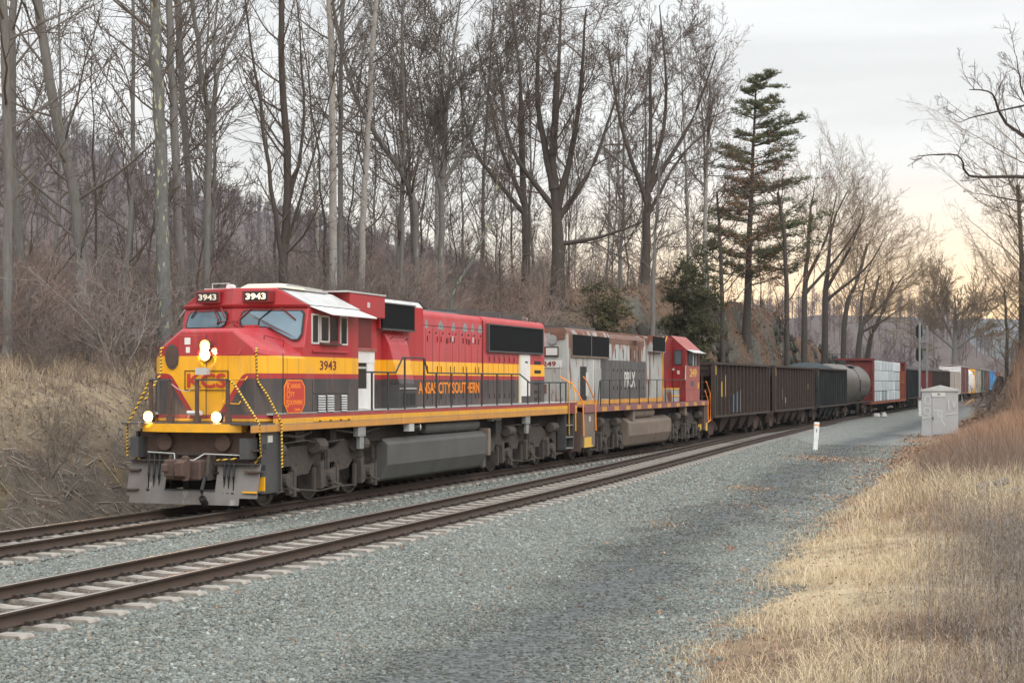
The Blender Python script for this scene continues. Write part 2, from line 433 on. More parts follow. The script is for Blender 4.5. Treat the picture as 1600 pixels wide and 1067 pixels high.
def np_mesh(name, verts, faces, mats, parent=None, mi=None, tint=None, smooth=False):
    """faces: (M,k) int array or list of such arrays"""
    if not isinstance(faces, list): faces = [faces]
    me = bpy.data.meshes.new(name)
    nv = len(verts); me.vertices.add(nv); me.vertices.foreach_set('co', np.asarray(verts, dtype=np.float32).ravel())
    tot = sum(f.size for f in faces); npol = sum(len(f) for f in faces)
    me.loops.add(tot); me.polygons.add(npol)
    me.loops.foreach_set('vertex_index', np.concatenate([f.ravel() for f in faces]).astype(np.int32))
    ls = []; st = 0
    for f in faces:
        k = f.shape[1]; ls.append(st + np.arange(len(f)) * k); st += f.size
    me.polygons.foreach_set('loop_start', np.concatenate(ls).astype(np.int32))
    for m in mats: me.materials.append(MATS[m])
    if mi is not None: me.polygons.foreach_set('material_index', np.asarray(mi, dtype=np.int32))
    if tint is not None:
        a = me.color_attributes.new('tint', 'FLOAT_COLOR', 'POINT')
        t = np.ones((nv, 4), dtype=np.float32); t[:, :3] = tint; a.data.foreach_set('color', t.ravel())
    if smooth: me.polygons.foreach_set('use_smooth', np.ones(npol, dtype=bool))
    me.update(calc_edges=True)
    o = bpy.data.objects.new(name, me); COL.objects.link(o)
    if parent: o.parent = parent
    return o

def text(name, body, size, m, root, ox, pos, face='side', width=None, extr=.004, bold=.0, align='LEFT', shear=0, sx=1.0):
    cu = bpy.data.curves.new(name, 'FONT'); cu.body = body; cu.size = size; cu.extrude = extr; cu.offset = bold; cu.shear = shear
    cu.resolution_u = 3
    cu.align_x = align
    t = bpy.data.objects.new(name, cu); COL.objects.link(t)
    bpy.context.view_layer.update()
    me = bpy.data.meshes.new_from_object(t.evaluated_get(bpy.context.evaluated_depsgraph_get()))
    bpy.data.objects.remove(t)
    xs = [v.co.x for v in me.vertices]; ys = [v.co.y for v in me.vertices]
    if width: sx = width / (max(xs) - min(xs))
    hy = size / max(1e-3, max(ys) - min(ys))            # size = height of the letters
    x0 = min(xs)
    for v in me.vertices:
        a, b, c = (v.co.x - x0) * sx, (v.co.y - min(ys)) * hy, v.co.z
        if face == 'side': v.co = (pos[0] - ox + a, -pos[1] - c, pos[2] + b)
        else: v.co = (pos[0] - ox - c, -(pos[1] + a), pos[2] + b)
    me.materials.clear(); me.materials.append(MATS[m]); me.name = name
    o = bpy.data.objects.new(name, me); COL.objects.link(o); o.parent = root
    return o

def vroot(name, uc, label, cat, group=None, v=V0):
    o = empty(name, W(uc, v, 0), math.pi / 2 - TH)
    tag(o, label, cat, group)
    return o

# ------------------------------------------------------------------ terrain
def sstep(t):
    t = np.clip(t, 0, 1); return t * t * (3 - 2 * t)
def vnoise(x, y, seed=0):
    """smooth value noise, numpy"""
    xi = np.floor(x).astype(np.int64); yi = np.floor(y).astype(np.int64); fx = x - xi; fy = y - yi
    def h(a, b):
        n = (a * 374761393 + b * 668265263 + seed * 982451653) & 0xffffffff
        n = ((n ^ (n >> 13)) * 1274126177) & 0xffffffff
        return ((n ^ (n >> 16)) & 0xffff) / 65535.0
    ux = fx * fx * (3 - 2 * fx); uy = fy * fy * (3 - 2 * fy)
    a = h(xi, yi); b = h(xi + 1, yi); c = h(xi, yi + 1); d = h(xi + 1, yi + 1)
    return (a * (1 - ux) + b * ux) * (1 - uy) + (c * (1 - ux) + d * ux) * uy
def fbm(x, y, s, oct=4, seed=0):
    r = 0; a = .5
    for k in range(oct):
        r = r + a * vnoise(x * s, y * s, seed + k * 17); s *= 2.1; a *= .5
    return r
T2U = [-80, 10, 22, 37, 45, 57, 70, 85, 97, 115, 130, 400]
T2O = [5.0, 4.75, 4.6, 4.15, 3.7, 2.95, 2.2, 1.45, .9, .25, 0, 0]
_uu = np.linspace(-80, 400, 961); _oo = np.interp(_uu, T2U, T2O)
for _ in range(3): _oo = np.convolve(np.pad(_oo, 10, 'edge'), np.ones(21) / 21, 'valid')
def t2off(u): return np.interp(u, _uu, _oo)
def verge(u):                                   # edge of the gravel on the right
    return np.interp(u, [-30, 15, 17.5, 21.6, 29.6, 39, 50, 75, 92, 135, 180, 280, 400],
                     [-3.9, -4.2, -4.6, -4.7, -5.5, -5.9, -6.7, -8.2, -8.6, -9.3, -11, -13, -13]) 
BU = [-40, 0, 45, 60, 75, 95, 110, 125, 145, 165, 180, 195, 215, 500]
BH = [2.6, 2.6, 3.0, 4.2, 5.8, 8.2, 8.2, 7.0, 5.4, 4.0, 2.4, .6, 0, 0]
BW = [8, 8, 8, 8, 7, 3.6, 3.0, 3.0, 3.2, 4, 6, 10, 12, 12]
HX = [-.9, -.4, -.3265, -.286, -.245, -.204, -.163, -.143, -.114, -.082, -.04, 0, .04, .08, .12, .2, .3]
HY = [110, 140, 185, 190, 235, 275, 305, 320, 335, 350, 385, 430, 470, 500, 520, 560, 590]
def terr(X, Y):
    X = np.asarray(X, float); Y = np.asarray(Y, float)
    u, v = UV(X, Y)
    n1 = fbm(X, Y, .35, 4, 1); n2 = fbm(X, Y, 1.6, 3, 5)
    z = np.full(X.shape, -.52) + (n2 - .45) * .04
    # track bed
    o2 = V0 + t2off(u)
    right = v - (o2 + 1.45)
    bed = -.238 + (n2 - .45) * .02
    inbed = (v > V0 - 1.6)
    z = np.where(inbed, bed + (z - bed) * sstep(right / 1.5), z)
    between = (v > V0 + 1.35) & (v < o2 - 1.35)
    z = np.where(between, z - .035, z)
    # left side
    d = (V0 - 1.5) - v
    lsh = -.23 - .5 * sstep(d / 1.3)
    z = np.where(d > 0, lsh, z)
    H = np.interp(u, BU, BH); Wd = np.interp(u, BU, BW)
    t = np.clip((d - 2.0) / Wd, 0, 1)
    prof = 1 - (1 - t) ** 1.7
    n3 = fbm(X, Y, 3.3, 3, 15); rough = (n1 - .45) * 1.3 * sstep((d - 1.5) / 3) + (n2 - .45) * .5 * sstep((d - 1.5) / 3) + (n3 - .45) * .28 * sstep((d - 1.2) / 2)
    rocky = sstep((u - 82) / 8) * sstep((175 - u) / 20)
    cr = fbm(u, d * 1.5 + 40, .3, 4, 9)
    rough = rough + rocky * ((cr - .45) * 5.0 * sstep((d - 1.2) / 1.5) * sstep((9 - d) / 5) + (np.abs(fbm(u, d, .9, 3, 21) - .45)) * -2.2 * sstep((d - 1.2) / 1.5) * sstep((7 - d) / 4))
    back = np.clip(d - 2 - Wd, 0, 400)
    slope = np.interp(u, [-40, 40, 80, 110, 130, 170, 500], [.06, .06, .05, .0, -.05, -.06, 0])
    zz = -.72 + (H + .72) * prof + rough + slope * np.minimum(back, 60)
    zz = np.maximum(zz, -1.0)
    z = np.where(d > 1.4, lsh + (zz - lsh) * sstep((d - 1.4) / 1.2), z)
    # right verge and the earth bank beyond the hut
    e = v - verge(u)
    z = z + np.where(v > -14, .30 * sstep(e / 3) + (n1 - .45) * .35 * sstep(e / 2), 0)
    mb = sstep((u - 93) / 14) * sstep((230 - u) / 60)
    z = z + mb * 8.5 * sstep((e - 2.3) / 6.0) * (1 + (n1 - .45) * .5)
    # hills: wooded mountain on the left, low ridge across the valley
    xp = X / np.maximum(Y, 1)
    top = np.interp(xp, HX, HY); htop = (597 - top) / FPX * 800 - 8
    z = z + np.clip(htop, 0, 400) * sstep((Y - 130) / 720) * np.where(Y > 850, np.clip(1 - (Y - 850) / 1500, .2, 1), 1) * (1 + (fbm(X, Y, .008, 3, 3) - .45) * .12)
    rt = np.interp(xp, [.1, .16, .2, .24, .28, .30, .34, .5], [0, 18, 25, 27, 24, 13, 7, 10])
    z = z + rt * sstep((Y - 330) / 270) * np.where(Y > 700, np.clip(1 - (Y - 700) / 600, 0, 1), 1)
    return z
def edge_n(u, v):
    X = SN * u + CS * v; Y = CS * u - SN * v; return v - verge(u) + (fbm(X, Y, .8, 4, 11) - .45) * 1.5 + (fbm(X, Y, .16, 2, 61) - .4) * 1.4
def tz(X, Y): return float(terr(np.array([X]), np.array([Y]))[0])
def Wg(u, v, dz=0.0):
    x, y, _ = W(u, v); return (x, y, tz(x, y) + dz)

def build_ground():
    rows = np.concatenate([np.linspace(2, 9, 24)[:-1], 9 * (2900 / 9) ** np.linspace(0, 1, 470)])
    cols = np.concatenate([np.linspace(-1.3, -.55, 40)[:-1], np.linspace(-.55, .5, 420), np.linspace(.5, 1.0, 40)[1:]])
    Yg, Xp = np.meshgrid(rows, cols, indexing='ij'); Xg = Yg * Xp
    Zg = terr(Xg, Yg)
    nr, nc = Yg.shape
    vs = np.stack([Xg, Yg, Zg], -1).reshape(-1, 3)
    idx = np.arange(nr * nc).reshape(nr, nc)
    f = np.stack([idx[:-1, :-1], idx[:-1, 1:], idx[1:, 1:], idx[1:, :-1]], -1).reshape(-1, 4)
    u, v = UV(vs[:, 0], vs[:, 1])
    X, Y = vs[:, 0], vs[:, 1]
    n = fbm(X, Y, .8, 4, 11); nb = fbm(X, Y, .22, 3, 31)
    e = v - verge(u)
    GR = np.array([.182, .192, .178]); ROAD = np.array([.088, .094, .094]); SOIL = np.array([.125, .095, .068]); LEAF = np.array([.165, .108, .072])
    GRASS = np.array([.40, .325, .21]); DARK = np.array([.07, .058, .045]); ROCK = np.array([.115, .12, .11]); BR = np.array([.16, .105, .07])
    c = np.ones((len(vs), 3)) * GR
    # darker travelled strip of the service road
    mid = np.exp(-((e + 1.9 + (n - .45) * 2.0 + (nb - .45) * 1.5) / 1.1) ** 2) * np.interp(u, [10, 25, 60, 400], [.85, .9, .95, .9])
    c = c * (1 - mid[:, None]) + ROAD * mid[:, None]
    # brownish fines between the rails
    o2 = V0 + t2off(u)
    inr = (np.abs(v - o2) < .72) | (np.abs(v - V0) < .72)
    c = np.where(inr[:, None], np.array([.15, .125, .10]) * .95, c)
    far1 = (v < V0 - 1.4)
    m = sstep((e + (n - .45) * 1.5 + (fbm(X, Y, .16, 2, 61) - .4) * 1.4) / .7)[:, None]
    rc = LEAF * (1 - sstep((nb - .3) / .3)[:, None]) + GRASS * sstep((nb - .3) / .3)[:, None]
    rc = rc * (.7 + .6 * n[:, None]); k4 = sstep((u - 30) / 25)[:, None]; rc = rc * (1 - .75 * k4) + BR * .75 * k4
    c = c * (1 - m) + rc * m
    d = (V0 - 1.5) - v
    lm = sstep(((d - 1.0) + (n - .45) * 1.5) / .6)[:, None]
    lc = np.where((n > .52)[:, None], SOIL, DARK * 1.3)
    grassy = (sstep((d - 4.2) / 2) * sstep((14 - d) / 3) * sstep((62 - u) / 10))[:, None]
    lc = lc * (1 - grassy) + (SOIL * .5 + GRASS * .5) * grassy
    leafy = sstep((d - 9) / 4)[:, None]
    lc = lc * (1 - leafy) + LEAF * .9 * leafy
    rocky = (sstep((u - 78) / 8) * sstep((180 - u) / 20))[:, None]
    slope = np.zeros(len(vs)); gz = np.gradient(Zg, axis=0) / np.maximum(np.gradient(Yg, axis=0), 1e-3); gx = np.gradient(Zg, axis=1) / np.maximum(np.abs(np.gradient(Xg, axis=1)), 1e-3)
    slope = np.sqrt(gz ** 2 + gx ** 2).reshape(-1)
    st = sstep((slope + (n - .45) * 1.5 - 1.1) / .6)[:, None]
    st = st * sstep((fbm(u, v, .35, 3, 71) - .42) / .1)[:, None]; rk = ROCK * np.array([.95, .93, .88]) * (.5 + .9 * n[:, None]) * st + (LEAF * .85) * (1 - st)
    lc = lc * (1 - rocky) + rk * rocky
    moss = (sstep((n - .5) / .06) * np.exp(-((d - 2.4) / 1.2) ** 2) * (u < 60))[:, None]
    lc = lc * (1 - moss) + np.array([.095, .075, .02]) * moss
    c = c * (1 - lm) + lc * lm
    mbank = (sstep((u - 95) / 10) * sstep((e - 2.5) / 2))[:, None]
    c = c * (1 - mbank) + np.where((n > .5)[:, None], DARK * 1.5, BR * .8) * mbank
    hf = sstep((Y - 170) / 60)[:, None]
    c = c * (1 - hf) + np.array([.10, .08, .072]) * hf
    gmask = np.where((e < 0) & (d < 1), 1, 0).astype(float)
    o = np_mesh('ground', vs, f, ['litter'], tint=c, smooth=True)
    at = o.data.attributes.new('pebbly', 'FLOAT', 'POINT'); at.data.foreach_set('value', gmask.astype(np.float32))
    # own material: tint x pebbles
    m = bpy.data.materials.new('ground_soil'); m.use_nodes = True; nt = m.node_tree; b = nt.nodes['Principled BSDF']; L = nt.links.new
    b.inputs['Roughness'].default_value = .95; b.inputs['Specular IOR Level'].default_value = .25
    a = N(nt, 'ShaderNodeAttribute'); a.attribute_name = 'tint'; tcn = N(nt, 'ShaderNodeTexCoord')
    vo = N(nt, 'ShaderNodeTexVoronoi'); vo.inputs['Scale'].default_value = 19; L(tcn.outputs['Object'], vo.inputs['Vector'])
    hs = N(nt, 'ShaderNodeSeparateColor'); L(vo.outputs['Color'], hs.inputs[0])
    mr = N(nt, 'ShaderNodeMapRange'); mr.inputs[3].default_value = .55; mr.inputs[4].default_value = 1.55; L(hs.outputs[0], mr.inputs[0])
    nz = N(nt, 'ShaderNodeTexNoise'); nz.inputs['Scale'].default_value = 2.6; nz.inputs['Detail'].default_value = 12; nz.inputs['Roughness'].default_value = .7; L(tcn.outputs['Object'], nz.inputs['Vector'])
    mr3 = N(nt, 'ShaderNodeMapRange'); mr3.inputs[1].default_value = .25; mr3.inputs[2].default_value = .75; mr3.inputs[3].default_value = .5; mr3.inputs[4].default_value = 1.5; L(nz.outputs[0], mr3.inputs[0])
    gm = N(nt, 'ShaderNodeAttribute'); gm.attribute_name = 'pebbly'
    sel = N(nt, 'ShaderNodeMix'); L(gm.outputs['Fac'], sel.inputs[0]); L(mr3.outputs[0], sel.inputs[2]); L(mr.outputs[0], sel.inputs[3])
    mu = N(nt, 'ShaderNodeMix'); mu.data_type = 'RGBA'; mu.blend_type = 'MULTIPLY'; mu.inputs[0].default_value = 1; L(a.outputs['Color'], mu.inputs[6]); L(sel.outputs[0], mu.inputs[7])
    L(mu.outputs[2], b.inputs['Base Color'])
    bp = N(nt, 'ShaderNodeBump'); bp.inputs['Strength'].default_value = .8; bp.inputs['Distance'].default_value = .03
    L(vo.outputs['Distance'], bp.inputs['Height']); bp.invert = True
    bp2 = N(nt, 'ShaderNodeBump'); bp2.inputs['Strength'].default_value = .6; bp2.inputs['Distance'].default_value = .15; L(nz.outputs[0], bp2.inputs['Height']); L(bp.outputs[0], bp2.inputs['Normal'])
    L(bp2.outputs[0], b.inputs['Normal'])
    o.data.materials.clear(); o.data.materials.append(m)
    tag(o, kind='structure')
build_ground()

def far_hill():
    xs = np.linspace(-400, 2600, 160); vs = []
    prof = np.interp((xs / 2300), [-.2, .1, .18, .235, .26, .3, .33, .4, 1.1], [40, 70, 95, 98, 92, 95, 90, 60, 80])
    rr = []
    for k, (yy, hz) in enumerate(((1750, 0), (1950, .45), (2300, 1), (2900, 0))):
        z = prof * hz + np.array([vnoise(np.array([x * .02]), np.array([k * 3.]), 4)[0] for x in xs]) * 6 * (hz > 0)
        rr.append(np.stack([xs, np.full_like(xs, yy), z - (0 if hz else 6)], -1))
    vs = np.concatenate(rr); n = len(xs); idx = np.arange(4 * n).reshape(4, n)
    f = np.stack([idx[:-1, :-1], idx[:-1, 1:], idx[1:, 1:], idx[1:, :-1]], -1).reshape(-1, 4)
    tag(np_mesh('hills', vs, f, ['bluehill'], smooth=True), kind='structure')
far_hill()

# ------------------------------------------------------------------ tracks
def rail_sweep(us, offs, name, root, ruc):
    prof = [(-.07, -.17), (.07, -.17), (.068, -.158), (.012, -.13), (.010, -.05), (.036, -.038), (.036, -.006), (.028, 0), (-.028, 0), (-.036, -.006), (-.036, -.038), (-.010, -.05), (-.012, -.13), (-.068, -.158)]
    n = len(prof); us = np.asarray(us); offs = np.asarray(offs)
    vs = []
    for u, o in zip(us, offs):
        for a, z in prof: vs.append((u - ruc, -(o + a), z))
    fs = []; mi = []
    for k in range(len(us) - 1):
        for i in range(n):
            j = (i + 1) % n
            fs.append((k * n + i, k * n + j, (k + 1) * n + j, (k + 1) * n + i)); mi.append(1 if i in (6, 7, 8) else 0)
    o = np_mesh(name, np.array(vs), np.array(fs), ['rail_side', 'rail_top'], parent=root, mi=mi)
    bm = bmesh.new(); bm.from_mesh(o.data); bmesh.ops.recalc_face_normals(bm, faces=bm.faces); bm.to_mesh(o.data); bm.free()
    return o

def tie_mesh():
    b = MB()
    b.prx([(-1.29, -.30), (1.29, -.30), (1.29, -.215), (1.25, -.185), (.55, -.185), (.35, -.20), (-.35, -.20), (-.55, -.185), (-1.25, -.185), (-1.29, -.215)], -.125, .125, 'tie')
    for s in (-1, 1):
        for q in (-1, 1):
            yc = s * .7525 + q * .105
            b.box(-.085, -.035, yc - .045, yc + .045, -.186, -.138, 'clip'); b.box(.035, .085, yc - .045, yc + .045, -.186, -.138, 'clip')
            b.cyl((-.09, yc, -.145), (.09, yc, -.145), .018, 'clip', n=5)
        b.box(-.11, .11, s * .7525 - .17, s * .7525 + .17, -.19, -.181, 'clip')
    return b

def make_track(name, label, off, u0, u1, root_u, tie0, ntie_parts, tie_step=.61, tie_end=300, longfrom=None):
    root = vroot(name, root_u, label, 'track')
    us = np.concatenate([np.arange(u0, 140, 2.0), np.arange(140, u1, 8.0)])
    for s in (-1, 1):
        rail_sweep(us, off(us) + s * .7525, 'rail', root, root_u)
    proto = None; alltie = np.arange(u0, tie_end, tie_step)
    near = alltie[(alltie >= tie0)][:ntie_parts]
    rest = np.concatenate([alltie[alltie < tie0], alltie[alltie >= tie0][ntie_parts:]])
    m0 = tie_mesh().build('tie', None, bevel=0)
    rg = np.random.default_rng(3)
    for k, u in enumerate(near):
        o = m0 if k == 0 else m0.copy()
        if k: COL.objects.link(o)
        o.parent = root
        sl = float((off(np.array([u + .5])) - off(np.array([u - .5])))[0])
        o.location = (u - root_u, -float(off(np.array([u]))[0]) + rg.normal(0, .01), rg.normal(0, .003)); o.rotation_euler = (0, 0, -math.atan(sl) + rg.normal(0, .01))
    # the rest as one mesh
    me = m0.data; nv = len(me.vertices); co = np.empty(nv * 3); me.vertices.foreach_get('co', co); co = co.reshape(-1, 3)
    fs4 = np.array([p.vertices[:] for p in me.polygons if len(p.vertices) == 4]); mi4 = [p.material_index for p in me.polygons if len(p.vertices) == 4]
    big = [p for p in me.polygons if len(p.vertices) > 4]
    V = []; F = []; MI = []
    for k, u in enumerate(rest):
        c = co.copy(); o2 = float(off(np.array([u]))[0]); wide = 1.0
        if longfrom and u > longfrom: 
            wide = 1 + o2 / 2.6
            c[:, 1] = np.where(np.abs(c[:, 1]) > 1.2, c[:, 1] * 1.0, c[:, 1])
        c[:, 0] += u - root_u; c[:, 1] -= o2
        V.append(c); F.append(fs4 + k * nv); MI += mi4
    if V: 
        o = np_mesh('tie', np.concatenate(V), np.concatenate(F), [m.name for m in []] or ['tie', 'clip'], parent=root, mi=MI); tag(o, kind='stuff')
    return root
t1 = make_track('railway_track', 'far railway track on concrete ties, carrying the freight train', lambda u: np.zeros_like(u), -30, 420, 20, 14.0, 100, tie_end=330)
t2 = make_track('railway_track', 'empty near railway track with brown rails, converging with the far one', t2off, -40, 126, 20, 9.5, 100, tie_end=97)

# ------------------------------------------------------------------ loose stuff
def scatter_uv(n, u0, u1, v0, v1, cond=None, power=1.0, g=rng):
    u = u0 + (u1 - u0) * g.random(n) ** power; v = v0 + (v1 - v0) * g.random(n)
    X = SN * u + CS * v; Y = CS * u - SN * v
    k = (Y > 5) & (np.abs(X / Y) < .42)
    if cond is not None: k &= cond(u, v)
    return X[k], Y[k], u[k], v[k]

def stones():
    # base lumps: 3 irregular 8-vertex stones
    cube = np.array([(x, y, z) for x in (-1, 1) for y in (-1, 1) for z in (-1, 1)], float)
    cf = np.array([(0, 1, 3, 2), (4, 6, 7, 5), (0, 4, 5, 1), (2, 3, 7, 6), (0, 2, 6, 4), (1, 5, 7, 3)])
    tx = []
    def place(X, Y, size):
        n = len(X); lum = None
        z = terr(X, Y)
        k = np.tile(cube, (n, 1, 1)) * (1 + rng.normal(0, .28, (n, 8, 3)))
        k *= size[:, None, None] * np.stack([rng.uniform(.6, 1.15, n), rng.uniform(.5, 1, n), rng.uniform(.35, .7, n)], -1)[:, None, :]
        a = rng.uniform(0, 6.28, n); b = rng.normal(0, .5, n)
        ca, sa, cb, sb = np.cos(a), np.sin(a), np.cos(b), np.sin(b)
        x, y, zz = k[..., 0].copy(), k[..., 1].copy(), k[..., 2].copy()
        x, zz = x * cb[:, None] - zz * sb[:, None], x * sb[:, None] + zz * cb[:, None]
        x, y = x * ca[:, None] - y * sa[:, None], x * sa[:, None] + y * ca[:, None]
        return np.stack([x + X[:, None], y + Y[:, None], zz + z[:, None] + size[:, None] * .12], -1)
    allv = []; allt = []
    def add(X, Y, size, tint):
        v = place(X, Y, size); allv.append(v.reshape(-1, 3)); allt.append(np.repeat(tint, 8, 0))
    def tint(n, X, Y):
        l = rng.uniform(.62, 1.3, n)[:, None] * np.array([.188, .203, .187]); w = rng.random(n)
        l = np.where((w > .86)[:, None], l * np.array([1.12, .98, .88]), l); l = np.where((w < .05)[:, None], l * 1.6, l)
        return l
    def clear(u, v):
        d2 = np.abs(v - V0 - t2off(u)); d1 = np.abs(v - V0)
        on2 = (d2 < 1.34) & (np.abs(((u + 40 + .305) % .61) - .305) < .155); on1 = (d1 < 1.34) & (np.abs(((u + 30 + .305) % .61) - .305) < .155)
        return (edge_n(u, v) < .45 + rng.uniform(-.5, .5, len(u))) & (d2 > .84) & (d1 > .84) & (v > V0) & ~on1 & ~on2
    for (n, u0, u1, va, vb, s0, s1, pw) in ((250000, 6, 34, -15.6, -3.6, .013, .031, 1.15), (150000, 26, 78, -15.6, -5, .022, .042, 1.3)):
        X, Y, u, v = scatter_uv(n, u0, u1, va, vb, clear, pw)
        e = v - verge(u)
        road = np.exp(-((e + 1.9 + (fbm(X, Y, .8, 3, 11) - .45) * 2.0 + (fbm(X, Y, .22, 3, 31) - .45) * 1.5) / 1.15) ** 2) * .95
        keep = rng.random(len(X)) > road * 1.02 - .04
        # no stones on ties
        X, Y, u, v, road = X[keep], Y[keep], u[keep], v[keep], road[keep]
        sz = rng.uniform(s0, s1, len(X)) * (1 - .35 * road)
        add(X, Y, sz, tint(len(X), X, Y) * (1 - .5 * road)[:, None])
    # between the rails of both tracks: smaller, brown
    for oo, us_ in ((lambda u: V0 + t2off(u), 40), (lambda u: V0 + 0 * u, 30)):
        u = rng.uniform(8, 60, 50000); u = u[np.abs(((u + us_ + .305) % .61) - .305) > .13]; v = oo(u) + rng.uniform(-.66, .66, len(u))
        X = SN * u + CS * v; Y = CS * u - SN * v
        k = (Y > 8) & (np.abs(X / Y) < .4); X, Y = X[k], Y[k]
        add(X, Y, rng.uniform(.012, .026, len(X)), rng.uniform(.5, 1.2, len(X))[:, None] * np.array([.165, .135, .112]))
    # far shoulder of track one and ditch
    X, Y, u, v = scatter_uv(26000, 6, 60, -20.2, -17.9, None)
    add(X, Y, rng.uniform(.014, .034, len(X)), rng.uniform(.4, 1.2, len(X))[:, None] * np.array([.15, .14, .13]))
    V = np.concatenate(allv); T = np.concatenate(allt); n = len(V) // 8
    F = (cf[None] + (np.arange(n) * 8)[:, None, None]).reshape(-1, 4)
    tag(np_mesh('ballast_stones', V, F, ['stone'], tint=T), kind='stuff')
stones()

def blades(name, X, Y, h, lean, wdt, tint, droop=.35, matn='grass', zoff=0.0, segs=3):
    n = len(X); z0 = terr(X, Y) + zoff
    a = rng.uniform(0, 6.283, n); dx, dy = np.cos(a) * lean, np.sin(a) * lean
    b = a + rng.uniform(.8, 2.2, n); wx, wy = np.cos(b) * wdt, np.sin(b) * wdt
    V = []
    for k in range(segs + 1):
        t = k / segs; ww = (1 - t * .9); bend = t ** 2
        zz = z0 + h * (t - droop * lean * t ** 3)
        V.append(np.stack([X + dx * h * bend - wx * ww, Y + dy * h * bend - wy * ww, zz], -1))
        V.append(np.stack([X + dx * h * bend + wx * ww, Y + dy * h * bend + wy * ww, zz], -1))
    V = np.stack(V, 1); m = V.shape[1]
    base = np.arange(n)[:, None] * m
    F = np.concatenate([base + np.array([[2 * k, 2 * k + 1, 2 * k + 3, 2 * k + 2]]) for k in range(segs)], 0)
    T = np.repeat(tint, m, 0)
    return V.reshape(-1, 3), F, T

def merge(name, parts, matn, kind='stuff'):
    V = []; F = []; T = []; k = 0
    for v, f, t in parts:
        V.append(v); F.append(f + k); T.append(t); k += len(v)
    return tag(np_mesh(name, np.concatenate(V), np.concatenate(F), [matn], tint=np.concatenate(T)), kind=kind)

def leaf_quads(X, Y, Z, s, tint):
    n = len(X); a = rng.normal(0, 1, (n, 3)); a /= np.linalg.norm(a, axis=1)[:, None]; b = rng.normal(0, 1, (n, 3)); b -= (a * b).sum(1)[:, None] * a; b /= np.linalg.norm(b, axis=1)[:, None]
    c = np.stack([X, Y, Z], -1); s = s[:, None]
    V = np.stack([c - a * s, c - b * s * .55 + np.array([0, 0, 1]) * s * .2, c + a * s, c + b * s * .55], 1).reshape(-1, 3)
    F = np.arange(n * 4).reshape(-1, 4)
    return V, F, np.repeat(tint, 4, 0)

